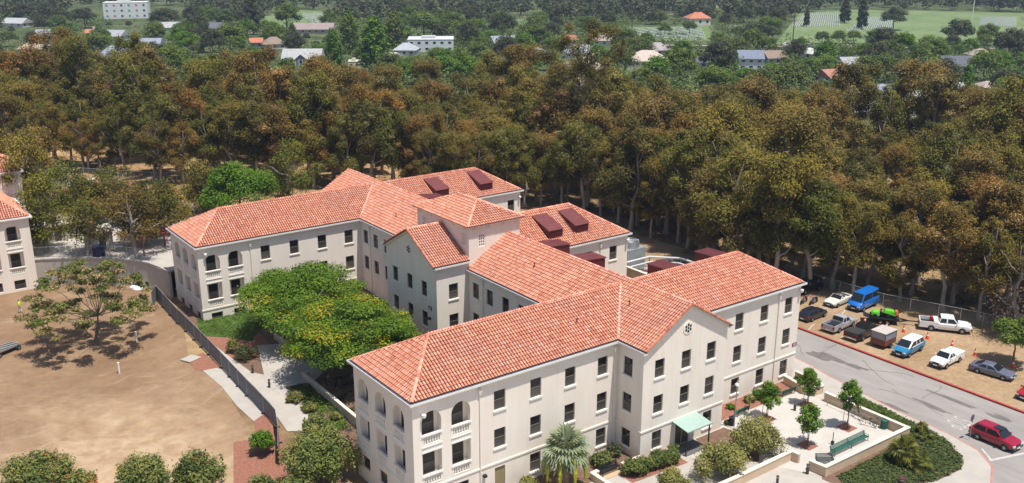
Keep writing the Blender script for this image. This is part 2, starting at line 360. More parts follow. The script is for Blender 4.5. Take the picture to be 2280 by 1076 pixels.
S = 3000
sheet('ground', [(-S, -S), (S, -S), (S, S), (-S, S)], -0.03, dry_grass, west)
tp = [(-500, 47.5)] + CURVE + [(-28.2, 30.6), (45, 30.6), (45, 320), (-500, 320)]
sheet('upper_terrace', tp, 0.0, litter, terr, ((0, (-10, 0, 12, 24, 36)), (1, (150, 200, 260))))
sheet('terrace_bank', [(21.2, 31), (45, 31), (45, 23), (21.2, 23)], 0.0, litter, lambda x, y: terr(x, 40)*cl((y-23)/8)+0.012, ((0, (27, 33, 39)), (1, (27,))))
suburb_m = ground_mat('suburb_ground', ((0.045, 0.065, 0.025), (0.075, 0.10, 0.038), (0.15, 0.15, 0.085)), 0.035)
def fan(px, d): f = ray(px, 538); v = Vector((f[0], f[1])).normalized(); return (CAM[0]+v.x*d, CAM[1]+v.y*d)
sheet('suburb_ground', [fan(x, interp([(0, 262), (800, 236), (1600, 218), (2400, 205)], x)) for x in range(-700, 3001, 185)] + [fan(x, 1900) for x in range(3000, -701, -370)], 0.06, suburb_m, T, ((0, tuple(range(-120, 46, 15))), (1, tuple(range(40, 330, 20)))))
# graded dirt lot on the left, with a sandy part in front
sheet('dirt_lot', [(-140, -75), (-33, -75), (-33.2, -14), (-32.4, -5), (-31.6, 6), (-32.2, 12), (-30.3, 19), (-29.5, 32), (-30.5, 37), (-36, 43), (-42, 46.5), (-140, 46.5)], 0.012, dirt, west)
def blob(cx, cy, rx, ry, seed, n=48, rough=0.22):
    r = random.Random(seed); ph = [r.uniform(0, 6.28) for _ in range(6)]; out = []
    for k in range(n):
        a = 2*math.pi*k/n; q = 1 + rough*sum(math.sin((j+2)*a+ph[j])/(j+1.5) for j in range(6)); out.append((cx+rx*q*math.cos(a), cy+ry*q*math.sin(a)))
    return out
# concrete path beside the dirt lot, fence line path, planting beds of the west court
def gp(pxs): return [(p.x, p.y) for p in (G(*q) for q in pxs)]
sheet('concrete_path', gp([(450, 824), (490, 819), (545, 868), (592, 924), (566, 940), (527, 904), (494, 862)]), 0.03, concrete, west)
sheet('mulch_bed', gp([(414, 801), (452, 786), (492, 818), (450, 826), (436, 824)]), 0.042, mulch, west)
sheet('mulch_bed', gp([(566, 938), (590, 921), (622, 962), (618, 985), (590, 975), (570, 962)]), 0.045, mulch, west)
sheet('mulch_bed', gp([(520, 985), (628, 968), (640, 1076), (520, 1100)]), 0.022, mulch, west)
sheet('court_soil', [(-29.3, -14), (-29.3, 27), (-27.4, 27), (-27.4, 20.4), (-5.5, 20.4), (-5.5, -20.4), (-27, -20.4)], 0.02, soil, west)
sheet('lawn', gp([(438, 712), (470, 700), (560, 660), (640, 660), (560, 760), (500, 752), (445, 748)]), 0.05, lawn_m, west)
sheet('mulch_bed', gp([(455, 750), (520, 752), (570, 735), (610, 775), (560, 800), (500, 800)]), 0.035, mulch, west)
sheet('concrete_path', gp([(452, 760), (470, 765), (560, 830), (600, 838), (690, 905), (680, 960), (640, 962), (600, 905), (530, 840)]), 0.055, concrete, west)
sheet('court_walk', gp([(590, 845), (580, 800), (572, 770), (650, 765), (720, 830), (700, 850), (640, 862), (606, 868)]), 0.07, concrete, west)
# east side: asphalt, kerbs, parking
def slab(name, pts, z0, z1, mat, side=None):
    mb = MB(); n = len(pts); a = sum(pts[i][0]*pts[(i+1) % n][1]-pts[(i+1) % n][0]*pts[i][1] for i in range(n))
    if a < 0: pts = pts[::-1]
    mb.poly([(p[0], p[1], z1) for p in pts])
    for i in range(n):
        p, q = pts[i], pts[(i+1) % n]; mb.quad((p[0], p[1], z0), (q[0], q[1], z0), (q[0], q[1], z1), (p[0], p[1], z1), 1)
    return struct(mb.build(name, [mat, side or mat]))
sheet('road', [(-60, -130), (33.0, -130), (33.0, 24), (21.5, 24), (21.5, -29), (-60, -29)], 0.0, asphalt, lambda x, y: 0)
sheet('parking_ground', [(33.4, -130), (52, -130), (52, -60), (50, -34), (46.5, -22), (47, -8), (45, 20), (33.4, 24)], 0.02, lot, lambda x, y: 0)
kp = [(25.6, 20), (25.6, -26), (25.1, -30), (24.4, -33), (23.0, -42), (22.7, -48.0), (21.9, -51.5), (20.1, -53.8), (17.2, -55.3), (12, -56.8), (4, -58), (-30, -59.5), (-58, -60)]
slab('pavement', kp + [(-58, -30.4), (-27.0, -30.4), (-5.4, -30.4), (5.4, -30.4), (21.1, -30.4), (21.1, 20)], -0.05, 0.13, concrete)
mb = MB(); sweep(mb, kp[1:], [(0.012, -0.02), (0.012, 0.142), (-0.15, 0.142), (-0.15, 0.1)]); o = mb.build('kerb_paint_strip', redfaded); struct(o)
mb = MB(); sweep(mb, [(33.2, -120), (33.2, -60), (33.25, -30), (33.2, 18)], [(0.14, -0.05), (0.14, 0.16), (-0.14, 0.16), (-0.14, -0.05)]); struct(mb.build('red_kerb', redkerb))
sheet('plaza', [(6.2, -33.2), (18.7, -33.2), (18.7, -45.7), (6.1, -45.7), (2.8, -40.4), (-1.5, -36.0), (1.5, -33.9)], 0.145, plaza_m, lambda x, y: 0)
sheet('planting_strip', [(-27, -30.5), (-5.5, -30.5), (-5.5, -34.0), (-8, -34.1), (-27, -34.2)], 0.15, soil, lambda x, y: 0)
sheet('planting_strip', [(5.6, -30.6), (20.4, -30.6), (20.4, -33.0), (5.6, -33.0)], 0.15, mulch, lambda x, y: 0)
sheet('planting_strip', [(-5.4, -34.1), (-2.0, -34.1), (-2.0, -36.8), (-8.6, -36.4), (-8.6, -34.4)], 0.15, mulch, lambda x, y: 0)
sheet('planting_strip', [(1.8, -34.1), (5.8, -34.1), (6.2, -36.5), (4.6, -39.6), (3.4, -40.6), (0.2, -38.4)], 0.155, soil, lambda x, y: 0)
sheet('ground_cover_bed', gp([(1915, 893), (1960, 912), (2012, 940), (2068, 962), (2110, 990), (2142, 1020), (2140, 1048), (2090, 1072), (2020, 1090), (1900, 1100), (1830, 1070), (1830, 1050), (1990, 985), (2028, 950), (1925, 905)]), 0.15, soil, lambda x, y: 0)
# oil stains, a trench patch and tar-filled cracks on the road
stain = M('road_stain', (0.17, 0.155, 0.147), 0.95, 0.3, 1.0)
for k, (px, py, rx, ry) in enumerate(((1838, 795, 1.5, 0.8), (2226, 930, 0.9, 0.35), (1985, 905, 0.9, 0.4), (2075, 905, 1.4, 0.3), (1900, 815, 1.1, 0.35), (2120, 890, 2.2, 0.22))):
    p = G(px, py); sheet('road_stain', blob(p.x, p.y, ry*1.2, rx*1.5, 40+k, 30, 0.35), 0.004+k*0.0013, stain, lambda x, y: 0)
rr = random.Random(8)
for k in range(9):
    x, y = rr.uniform(25.5, 32.5), rr.uniform(-52, -24); q = MB(); a = rr.choice((0.0, 1.57))+rr.uniform(-.25, .25); pts = [(x, y)]
    for j in range(10): a += rr.uniform(-.35, .35); pts.append((pts[-1][0]+math.sin(a)*0.7, pts[-1][1]+math.cos(a)*0.7))
    pts = [p_ for p_ in pts if 25.8 < p_[0] < 32.9]
    for p0, p1 in zip(pts, pts[1:]):
        d_ = Vector((p1[0]-p0[0], p1[1]-p0[1])).normalized()*0.022; q.quad((p0[0]-d_.y, p0[1]+d_.x, .0135+k*.0006), (p0[0]+d_.y, p0[1]-d_.x, .0135+k*.0006), (p1[0]+d_.y, p1[1]-d_.x, .0135+k*.0006), (p1[0]-d_.y, p1[1]+d_.x, .0135+k*.0006))
    if len(pts) > 2: struct(q.build('tar_crack', M('tar', (0.09, 0.085, 0.08), 0.9)))
# painted markings
def strip(name, a, b, w, z, mat):
    a = Vector((a[0], a[1])); b = Vector((b[0], b[1])); d = (b-a).normalized(); n = Vector((-d.y, d.x))*w/2
    mb = MB(); mb.quad(*[(p.x, p.y, z) for p in (a-n, b-n, b+n, a+n)]); return struct(mb.build(name, mat))
def g2(px, py): p = G(px, py); return (p.x, p.y)
strip('stop_line', g2(2203, 1026), g2(2290, 1008), 0.32, 0.020, paint_w)
strip('painted_line', g2(2186, 1000), g2(2207, 1025), 0.22, 0.0215, paint_w)
strip('painted_line', g2(2262, 990), g2(2285, 984), 0.25, 0.0215, paint_w)
for a, b in (((1830, 690), (1862, 676)), ((1866, 712), (1896, 672)), ((1800, 735), (1812, 722)), ((1872, 752), (1890, 745))):
    strip('parking_line', g2(*a), g2(*b), 0.14, 0.034, paint_w)
cu = bpy.data.curves.new('stop_text', 'FONT'); cu.body = 'STOP'; cu.size = 1.0; cu.align_x = 'CENTER'
to = bpy.data.objects.new('stop_text_tmp', cu); COL.objects.link(to)
bpy.context.view_layer.update(); me = bpy.data.meshes.new_from_object(to); bpy.data.objects.remove(to)
me.materials.clear(); me.materials.append(paint_w)
p = G(2128, 945); o = obj('road_lettering', me); o.location = (p.x+0.4, p.y+1.0, 0.022); o.rotation_euler = (0, 0, math.pi); o.scale = (1.05, 3.0, 1); struct(o)
# ------------------------------------------------------------------ the main building
bld = thing('mission_building', 'large cream stucco building with red clay tile roofs and square central tower', 'building')
ZE = 11.2
def wall(mb, p0, n, L, z0, z1, holes=(), depth=0.24):
    """vertical wall panel with real openings; holes = (u0, u1, z0, z1)"""
    n = Vector((n[0], n[1], 0)); u = Vector((-n.y, n.x, 0)); p0 = Vector((p0[0], p0[1], 0))
    P = lambda a, z, d=0.0: p0 + u*a - n*d + Vector((0, 0, z))
    us = sorted({0.0, L} | {h[0] for h in holes} | {h[1] for h in holes}); zs = sorted({z0, z1} | {h[2] for h in holes} | {h[3] for h in holes})
    for i in range(len(us)-1):
        run = None
        for j in range(len(zs)-1):
            uc = (us[i]+us[i+1])/2; zc = (zs[j]+zs[j+1])/2
            solid = not any(h[0] < uc < h[1] and h[2] < zc < h[3] for h in holes)
            if solid: mb.quad(P(us[i], zs[j]), P(us[i+1], zs[j]), P(us[i+1], zs[j+1]), P(us[i], zs[j+1]))
    for h in holes:
        d = h[4] if len(h) > 4 else depth; a, b, c, e = h[:4]
        mb.quad(P(a, c), P(a, e), P(a, e, d), P(a, c, d)); mb.quad(P(b, c), P(b, c, d), P(b, e, d), P(b, e))
        mb.quad(P(a, c), P(a, c, d), P(b, c, d), P(b, c)); mb.quad(P(a, e), P(b, e), P(b, e, d), P(a, e, d))
def wmat(p0, n, u, z, d=0.0):
    n = Vector((n[0], n[1], 0)); uu = Vector((-n.y, n.x, 0)); o = Vector((p0[0], p0[1], 0)) + uu*u - n*d
    return Matrix(((uu.x, -n.x, 0, o.x), (uu.y, -n.y, 0, o.y), (0, 0, 1, z), (0, 0, 0, 1)))
# shared window meshes, local x along the wall, y into the wall, z up, origin at the centre of the opening's foot
WW, WH = 1.2, 1.8
mb = MB(); w = WW/2
mb.box(-w, -w+0.07, 0.13, 0.21, 0, WH); mb.box(w-0.07, w, 0.13, 0.21, 0, WH); mb.box(-w+0.07, w-0.07, 0.13, 0.21, 0, 0.06); mb.box(-w+0.07, w-0.07, 0.13, 0.21, WH-0.06, WH)
mb.box(-w+0.07, w-0.07, 0.12, 0.2, WH*0.47, WH*0.47+0.055); mb.box(-w, w, 0.235, 0.25, 0, WH)
WIN_FRAME = mb.mesh('window', frame_m)
mb = MB(); mb.box(-w+0.07, w-0.07, 0.175, 0.195, WH*0.47+0.055, WH-0.06); WIN_UP = mb.mesh('pane', glass_up)
mb = MB(); mb.box(-w+0.07, w-0.07, 0.15, 0.17, 0.06, WH*0.47); WIN_LO = mb.mesh('pane', glass_lo)
mb = MB(); mb.box(-w-0.1, w+0.1, -0.1, 0.13, -0.15, -0.003); mb.box(-w-0.03, w+0.03, -0.05, 0.0, -0.22, -0.15); WIN_SILL = mb.mesh('sill', trim)
def window(p0, n, u, z, d=0.0, parent=None, sill=True, sx=1.0, sz=1.0):
    f = obj('window', WIN_FRAME, parent or bld); f.matrix_local = wmat(p0, n, u, z, d) @ Matrix.Diagonal((sx, 1, sz, 1))
    obj('pane', WIN_UP, f); obj('pane', WIN_LO, f)
    if sill: obj('sill', WIN_SILL, f)
    return f
# balustrade for the loggia bays
BW = 1.86
mb = MB()
mb.box(-BW/2-0.06, BW/2+0.06, -0.09, 0.16, 0.86, 0.98); mb.box(-BW/2, BW/2, 0.0, 0.13, 0.0, 0.14)
mb.box(-BW/2, -BW/2+0.16, 0.0, 0.13, 0.14, 0.86); mb.box(BW/2-0.16, BW/2, 0.0, 0.13, 0.14, 0.86)
for k in range(6):
    mb.lathe([(0.055, 0.14), (0.075, 0.3), (0.04, 0.55), (0.06, 0.72), (0.05, 0.86)], 6, 0, Matrix.Translation((-BW/2+0.3+k*(BW-0.6)/5, 0.065, 0)))
mb.box(-BW/2, BW/2, 0.16, 0.18, 0.0, 0.86)
BALU = mb.mesh('balustrade', trim)
mb = MB(); mb.box(-BW/2-0.05, BW/2+0.05, -0.06, 0.12, 0.0, 0.12); mb.box(-BW/2, BW/2, -0.02, 0.1, 0.12, 0.5); mb.box(-BW/2-0.05, BW/2+0.05, -0.08, 0.12, 0.5, 0.6)
SPAN = mb.mesh('spandrel', trim)
def arch_fill(mb, p0, n, uc, r, zs, ztop, d):
    """spandrels and curved soffit that turn the top of a square opening into an arch"""
    m = wmat(p0, n, uc, 0); K = 12
    arc = [(r*math.cos(math.pi*k/K), zs + r*math.sin(math.pi*k/K)) for k in range(K+1)]
    for k in range(K):
        (x0, y0), (x1, y1) = arc[k], arc[k+1]
        mb.quad(m @ Vector((x0, 0, y0)), m @ Vector((x0, 0, ztop)), m @ Vector((x1, 0, ztop)), m @ Vector((x1, 0, y1)))
        mb.quad(m @ Vector((x0, 0, y0)), m @ Vector((x1, 0, y1)), m @ Vector((x1, d, y1)), m @ Vector((x0, d, y0)))
def bays(mb, p0, n, us, L, others=(), low=True, parent=None, zb=0.0):
    holes = list(others)
    for u in us:
        holes += [(u-BW/2, u+BW/2, 7.0, 10.02, 0.62), (u-BW/2, u+BW/2, 3.32, 6.34, 0.62)]
        if low: holes.append((u-0.7, u+0.7, 1.25, 2.5, 0.25))
    for u in us:
        arch_fill(mb, p0, n, u, BW/2, 9.07, 10.02, 0.62)
        m = wmat(p0, n, u, 0, 0.62)
        for z0, z1 in ((7.0, 10.02), (3.32, 6.34)):
            a, b, c, e = -BW/2, BW/2, -WW/2, WW/2; zw = z0+0.72; zt = min(zw+2.0, z1-0.2)
            for (x0, x1, y0, y1) in ((a, c, z0, z1), (e, b, z0, z1), (c, e, z0, zw), (c, e, zt, z1)):
                mb.quad(*[m @ Vector(v) for v in ((x0, 0, y0), (x1, 0, y0), (x1, 0, y1), (x0, 0, y1))])
            window(p0, n, u, zw, 0.5, parent, False, 1.0, (zt-zw)/WH)
        for z in (6.98, 3.3):
            o = obj('balustrade', BALU, parent or bld); o.matrix_local = wmat(p0, n, u, z, 0.0)
        o = obj('spandrel', SPAN, parent or bld); o.matrix_local = wmat(p0, n, u, 6.36, 0.0)
        if low: window(p0, n, u, 1.25, 0.02, parent, False, 1.4/WW, 1.25/WH)
    return holes
ROWS = (8.1, 4.5, 0.85)
def std(us, rows=ROWS): return [(u-WW/2, u+WW/2, z, z+WH) for u in us for z in rows]
def add_std(p0, n, us, rows=ROWS, skip=()):
    for u in us:
        for z in rows:
            if (u, z) not in skip: window(p0, n, u, z)
mb = MB()
S_, W_, N_, E_ = (0, -1), (-1, 0), (0, 1), (1, 0)
XW, XE, Y0, Y1 = -27.45, 20.97, 20.39, 30.55          # wing wall planes
BX, BY = 5.48, 34.0
# wing A, south face
pA = (XW, -Y1); us = [8.55, 12.42, 16.30, 20.15]; bu = [1.75, 4.6]
holes = bays(mb, pA, S_, bu, 0) + [h for h in std(us) if not (abs((h[0]+h[1])/2-8.55) < 0.1 and h[2] < 1)] + [(8.0, 9.1, 0.12, 2.6)]
wall(mb, pA, S_, XW*-1-BX, -0.4, ZE, holes); add_std(pA, S_, us, skip=((8.55, 0.85),))
# wing A, west end
pW = (XW, -Y0); bw = [1.65, 4.77, 7.83]
wall(mb, pW, W_, Y1-Y0, -0.4, ZE, bays(mb, pW, W_, bw, 0))
# wing A, north face; wing B
wall(mb, (-BX, -Y0), N_, -XW-BX, -0.4, ZE, std([3, 7, 11, 15, 19], ROWS[:2])); add_std((-BX, -Y0), N_, [3, 7, 11, 15, 19], ROWS[:2])
pB = (XW, Y0); usB = [8.55, 12.42, 16.3, 20.15]
wall(mb, pB, S_, -XW-BX, -0.4, ZE, bays(mb, pB, S_, bu, 0) + std(usB, ROWS[:2])); add_std(pB, S_, usB, ROWS[:2])
pBW = (XW, Y1); wall(mb, pBW, W_, Y1-Y0, -0.4, ZE, bays(mb, pBW, W_, [2.33, 5.39, 8.51], 0))
wall(mb, (-BX, Y1), N_, -XW-BX, -0.4, ZE)
# wing E and C
pE = (BX, -Y1); usE = [5.78, 9.66, 13.58]
wall(mb, pE, S_, XE-BX, -0.4, ZE, std(usE)); add_std(pE, S_, usE)
wall(mb, (XE, -Y1), E_, Y1-Y0, -0.4, ZE, std([2, 5, 8])); add_std((XE, -Y1), E_, [2, 5, 8])
wall(mb, (XE, -Y0), N_, XE-BX, -0.4, ZE)
pC = (BX, Y0); usC = [5.9, 9.9, 13.8]
wall(mb, pC, S_, XE-BX, -0.4, ZE, std(usC, ROWS[:2])); add_std(pC, S_, usC, ROWS[:2])
wall(mb, (XE, Y0), E_, Y1-Y0, -0.4, ZE); wall(mb, (XE, Y1), N_, XE-BX, -0.4, ZE)
# long bar: gable ends
ZR = 14.59; SB = 0.574
def gable(p0, n, L, ze, zr, us, door=None, rows=ROWS, vent=None):
    holes = std(us, rows)
    if door: holes = [h for h in holes if not (abs((h[0]+h[1])/2-door) < 0.1 and h[2] < 1)] + [(door-0.95, door+0.95, 0.12, 2.75)]
    wall(mb, p0, n, L, -0.4, ze, holes)
    m = wmat(p0, n, 0, 0); mb.poly([m @ Vector(v) for v in ((0, 0, ze), (L, 0, ze), (L/2, 0, zr))])
    for u in us:
        for z in rows:
            if not (door and abs(u-door) < 0.1 and z < 1): window(p0, n, u, z)
gable((-BX, -BY), S_, 2*BX, ZE+0.05, ZR-0.12, [2.05, 5.48, 8.85], 5.48)
gable((BX, BY), N_, 2*BX, ZE+0.05, ZR-0.12, [2.05, 5.48, 8.85], None, ROWS[:2])
# bar sides
wall(mb, (-BX, -Y1), W_, BY-Y1, -0.4, ZE, std([1.42])); add_std((-BX, -Y1), W_, [1.42])
usb = [1.41, 4.13, 7.09, 10.0, 12.9]
wall(mb, (-BX, -5.6), W_, Y0-5.6, -0.4, ZE, std(usb, ROWS[:2])); add_std((-BX, -5.6), W_, usb, ROWS[:2])
usn = [1.32, 4.05, 6.9, 9.8]
wall(mb, (-BX, Y0), W_, Y0-5.6, -0.4, ZE, std(usn, ROWS[:2])); add_std((-BX, Y0), W_, usn, ROWS[:2])
wall(mb, (-BX, BY), W_, BY-Y1, -0.4, ZE)
wall(mb, (BX, -BY), E_, BY-Y1, -0.4, ZE, std([1.7])); add_std((BX, -BY), E_, [1.7])
wall(mb, (BX, -Y0), E_, Y0-5.6, -0.4, ZE); wall(mb, (BX, 5.6), E_, Y0-5.6, -0.4, ZE); wall(mb, (BX, Y1), E_, BY-Y1, -0.4, ZE)
# centre block, west gable with three windows, and sides
CX, CZ = -9.72, 12.2
usc = [1.97, 5.31, 8.5]
gable((CX, 5.6), W_, 11.2, CZ+0.03, 15.1, usc, None, ROWS[:2])
wall(mb, (CX, -5.6), S_, -BX-CX+0.3, -0.4, CZ, std([2.2], ROWS)); add_std((CX, -5.6), S_, [2.2])
wall(mb, (-BX+0.3, 5.6), N_, -BX-CX+0.3, -0.4, CZ)
# east centre wing D
DX = 18.66
wall(mb, (BX, -5.6), S_, DX-BX, -0.4, ZE, std([6.7, 10.76])); add_std((BX, -5.6), S_, [6.7, 10.76])
wall(mb, (DX, -5.6), E_, 11.2, -0.4, ZE); wall(mb, (DX, 5.6), N_, DX-BX, -0.4, ZE)
# tower
TX0, TX1, TY, TZ = -5.36, 1.68, 5.56, 16.1
wall(mb, (TX0, -TY), S_, TX1-TX0, 10.8, TZ, [(1.3, 2.2, 13.5, 14.95, 0.3)])
wall(mb, (TX0, TY), W_, 2*TY, 10.8, TZ, [(10.0-0.4, 10.0+0.5, 13.7, 15.2, 0.3), (1.1, 2.0, 13.7, 15.2, 0.3)])
wall(mb, (TX1, -TY), E_, 2*TY, 10.8, TZ); wall(mb, (TX1, TY), N_, TX1-TX0, 10.8, TZ)
walls = mb.build('wall', stucco, bld)
# tower lattice windows: a grille with square holes in front of a dark louvre
mb = MB(); gw, gh = 0.9, 1.5
for k in range(4): x = -gw/2+k*(gw-0.12)/3; mb.box(x, x+0.12, 0.05, 0.15, 0, gh)
for k in range(5): z = k*(gh-0.12)/4; mb.box(-gw/2+0.001, gw/2-0.001, 0.06, 0.14, z, z+0.12)
GRILLE = mb.mesh('lattice_window', trim)
mb = MB(); mb.box(-gw/2, gw/2, 0.26, 0.29, 0, gh); GBACK = mb.mesh('louvre', black_m)
for p0, n, u, z in (((TX0, -TY), S_, 1.75, 13.48), ((TX0, TY), W_, 10.05, 13.68), ((TX0, TY), W_, 1.55, 13.68)):
    o = obj('lattice_window', GRILLE, bld); o.matrix_local = wmat(p0, n, u, z); obj('louvre', GBACK, o)
# tower eave brackets in groups of three
mb = MB()
for k in (-0.14, 0, 0.14): mb.box(k-0.035, k+0.035, -0.2, 0.0, -0.36, 0)
BRK = mb.mesh('eave_bracket', trim)
for p0, n, u_s in (((TX0, -TY), S_, (0.7, 2.6, 4.6, 6.4)), ((TX0, TY), W_, (0.7, 3.2, 5.5, 8.0, 10.4))):
    for u in u_s: o = obj('eave_bracket', BRK, bld); o.matrix_local = wmat(p0, n, u, TZ-0.12)
# round quatrefoil vents in the gables
mb = MB()
mb.lathe([(0.62, 0.0), (0.62, 0.06), (0.5, 0.06)], 24, 0, Matrix.Rotation(R_(90), 4, 'X'))
VENT = mb.mesh('gable_vent', trim)
mb = MB()
for k in range(6): a = R_(60*k+30); mb.lathe([(0.13, 0), (0.13, 0.02)], 10, 0, Matrix.Rotation(R_(90), 4, 'X') @ Matrix.Translation((0.33*math.cos(a), 0.33*math.sin(a), 0.062)))
mb.lathe([(0.12, 0), (0.12, 0.02)], 10, 0, Matrix.Rotation(R_(90), 4, 'X') @ Matrix.Translation((0, 0, 0.062)))
VHOLE = mb.mesh('vent_opening', black_m)
for p0, n, u, z in (((-BX, -BY), S_, BX, 12.15), ((CX, 5.6), W_, 5.36, 12.85)):
    o = obj('gable_vent', VENT, bld); o.matrix_local = wmat(p0, n, u, z, 0.01); obj('vent_opening', VHOLE, o)
# belt courses, downpipes, wall lamps
def belt(path, z=3.0, h=0.2, d=0.07): m_ = MB(); sweep(m_, path, [(0.0, z-h/2), (d, z-h/2+0.03), (d, z+h/2), (0.0, z+h/2)]); m_.build('belt_course', stucco, bld)
for P in ([(-BX, -Y1), (XW, -Y1), (XW, -Y0)], [(BX, -BY), (-BX, -BY), (-BX, -Y1)], [(XE, -Y1), (BX, -Y1)], [(-BX, Y0), (XW, Y0), (XW, Y1)]): belt(P, 3.04)
mb = MB(); mb.tube([(0, -0.08, -0.2), (0, -0.08, 10.9)], 0.05, 8); mb.box(-0.16, 0.16, -0.24, -0.01, 10.35, 10.62); mb.box(-0.11, 0.11, -0.2, -0.01, 10.12, 10.35)
DOWN = mb.mesh('downpipe', stucco, 40)
for p0, n, u in ((pA, S_, 6.46), (pA, S_, 21.55), (pE, S_, 11.9), (pB, S_, 6.6), ((-BX, -5.6), W_, 2.9), ((-BX, Y0), W_, 2.6), ((BX, -5.6), S_, 8.6), (pC, S_, 8.1)):
    o = obj('downpipe', DOWN, bld); o.matrix_local = wmat(p0, n, u, 0)
mb = MB(); mb.box(-0.06, 0.06, -0.22, 0, -0.05, 0.05); mb.lathe([(0.03, -0.22), (0.17, -0.1), (0.19, 0.12), (0.05, 0.2)], 10, 0, Matrix.Translation((0.05, -0.3, 0)))
FLOOD = mb.mesh('flood_light', metal_w, 40)
for p0, n, u, z in ((pA, S_, 0.85, 9.9), (pB, S_, 0.85, 10.2), (pE, S_, 15.2, 10.4), ((BX, -5.6), S_, 12.9, 10.3), (pC, S_, 15.2, 10.2)):
    o = obj('flood_light', FLOOD, bld); o.matrix_local = wmat(p0, n, u, z)
mb = MB(); mb.box(-0.16, 0.16, -0.3, 0, -0.1, 0.12); WL = mb.mesh('wall_lamp', black_m)
for p0, n, u, z in ((pA, S_, 6.85, 2.3), ((CX, 5.6), W_, 9.7, 5.8)):
    o = obj('wall_lamp', WL, bld); o.matrix_local = wmat(p0, n, u, z)
# doors
mb = MB(); mb.box(-0.55, 0.55, 0.12, 0.18, 0, 2.48); DOOR = mb.mesh('door', M('tan_door', (0.30, 0.25, 0.13), 0.6, 0.1))
o = obj('door', DOOR, bld); o.matrix_local = wmat(pA, S_, 8.55, 0.12); o['label'] = 'plain tan side door'
mb = MB(); mb.box(-0.47, -0.41, 0.06, 0.13, 1.0, 1.12); mb.build('handle', chrome, o)
o = MB(); o.box(-0.95, 0.95, 0.16, 0.2, 0, 2.63)
for x in (-0.95, -0.04, 0.87): o.box(x, x+0.08, 0.1, 0.159, 0, 2.63, 1)
o.box(-0.87, 0.87, 0.1, 0.159, 2.5, 2.63, 1); d = o.build('door', [M('door_glass', (0.09, 0.085, 0.05), 0.15, spec=0.5), M('door_frame', (0.42, 0.36, 0.25), 0.5)], bld)
d.matrix_local = wmat((-BX, -BY), S_, 5.48, 0.12); d['label'] = 'glazed double entrance door under the canopy'
# glass canopy on posts over the entrance
mb = MB(); mb.add([(-1.65, -0.02, 3.02), (1.65, -0.02, 3.02), (1.65, -2.1, 2.72), (-1.65, -2.1, 2.72)], [(3, 2, 1, 0)])
mb.add([(-1.65, -0.02, 3.07), (1.65, -0.02, 3.07), (1.65, -2.1, 2.77), (-1.65, -2.1, 2.77)], [(0, 1, 2, 3)])
mb.box(-1.68, 1.68, -2.16, -2.1, 2.68, 2.8)
cn = mb.build('canopy', M('green_frosted_glass', (0.33, 0.45, 0.40), 0.3, 0.1, 2.0, spec=0.5), bld)
cn.matrix_local = wmat((-BX, -BY), S_, 5.6, 0)
for x in (-1.5, 1.5):
    q = MB(); q.box(x-0.05, x+0.05, -1.95, -1.85, 0.13, 2.74); q.build('post', black_m, cn)
    q = MB(); q.beam((x, -1.85, 2.68), (x, 0, 2.95), 0.06, 0.1); q.build('bracket', black_m, cn)
q = MB(); q.box(-1.5, 1.5, -2.0, -0.05, 0.13, 0.17); q.build('door_mat', M('grey_mat', (0.12, 0.12, 0.125), 0.95), cn)
# building number plaques: maroon with pale figures too blurred to read
for p0, n, u, z, c in (((BX, -Y1), S_, 15.15, 4.1, (0.16, 0.03, 0.06)), ((CX, 5.6), W_, 9.75, 7.05, (0.05, 0.03, 0.08))):
    q = MB(); q.box(-0.36, 0.36, -0.04, 0, -0.2, 0.2); o = q.build('number_plaque', M('plaque_%.2f' % z, c, 0.5), bld); o.matrix_local = wmat(p0, n, u, z)
    q = MB()
    for k in (-0.14, 0.0, 0.14):
        q.box(k-0.05, k+0.05, -0.052, -0.041, -0.11, -0.08); q.box(k-0.05, k+0.05, -0.052, -0.041, 0.08, 0.11); q.box(k-0.05, k-0.02, -0.051, -0.041, -0.08, 0.08); q.box(k+0.02, k+0.05, -0.051, -0.041, -0.08, 0.08)
    q.build('figures', white_p, o)

# ---- eaves: white cornice with a dark gutter behind the lip
P1 = [(-5.9, -34.39), (-5.9, -30.97), (-27.87, -30.97), (-27.87, -19.97), (-5.9, -19.97), (-5.9, -5.7)]
P2 = [(-5.9, 5.7), (-5.9, 19.97), (-27.87, 19.97), (-27.87, 30.97), (-5.9, 30.97), (-5.9, 34.39)]
P3 = [(5.9, 34.39), (5.9, 30.97), (21.39, 30.97), (21.39, 19.97), (5.9, 19.97), (5.9, 6), (19.08, 6), (19.08, -6), (5.9, -6), (5.9, -19.97), (21.39, -19.97), (21.39, -30.97), (5.9, -30.97), (5.9, -34.39)]
P1, P2, P3 = [[(p[0], p[1]) for p in P[::1]] for P in (P1, P2, P3)]
for P, z in ((P1, 0), (P2, 0), (P3, 0), ([(-5.37, -6.02), (-10.1, -6.02)], 1.0), ([(-10.1, 6.02), (-5.37, 6.02)], 1.0)):
    q = MB(); sweep(q, P, [(-0.5, 10.93+z), (-0.12, 10.95+z), (0.0, 11.04+z), (0.0, 11.22+z), (-0.05, 11.22+z), (-0.05, 11.12+z), (-0.5, 11.12+z)]); q.build('cornice', cornice_m, bld)
    q = MB(); sweep(q, P, [(-0.052, 11.125+z), (-0.052, 11.165+z), (-0.46, 11.19+z), (-0.46, 11.125+z)]); q.build('gutter', slate, bld)
q = MB(); sweep(q, [(-5.8, 6), (-5.8, -6), (2.1, -6), (2.1, 6), (-5.8, 6)][::-1], [(-0.5, 15.98), (-0.03, 16.02), (-0.03, 16.1), (-0.5, 16.13)]); q.build('cornice', trim, bld)

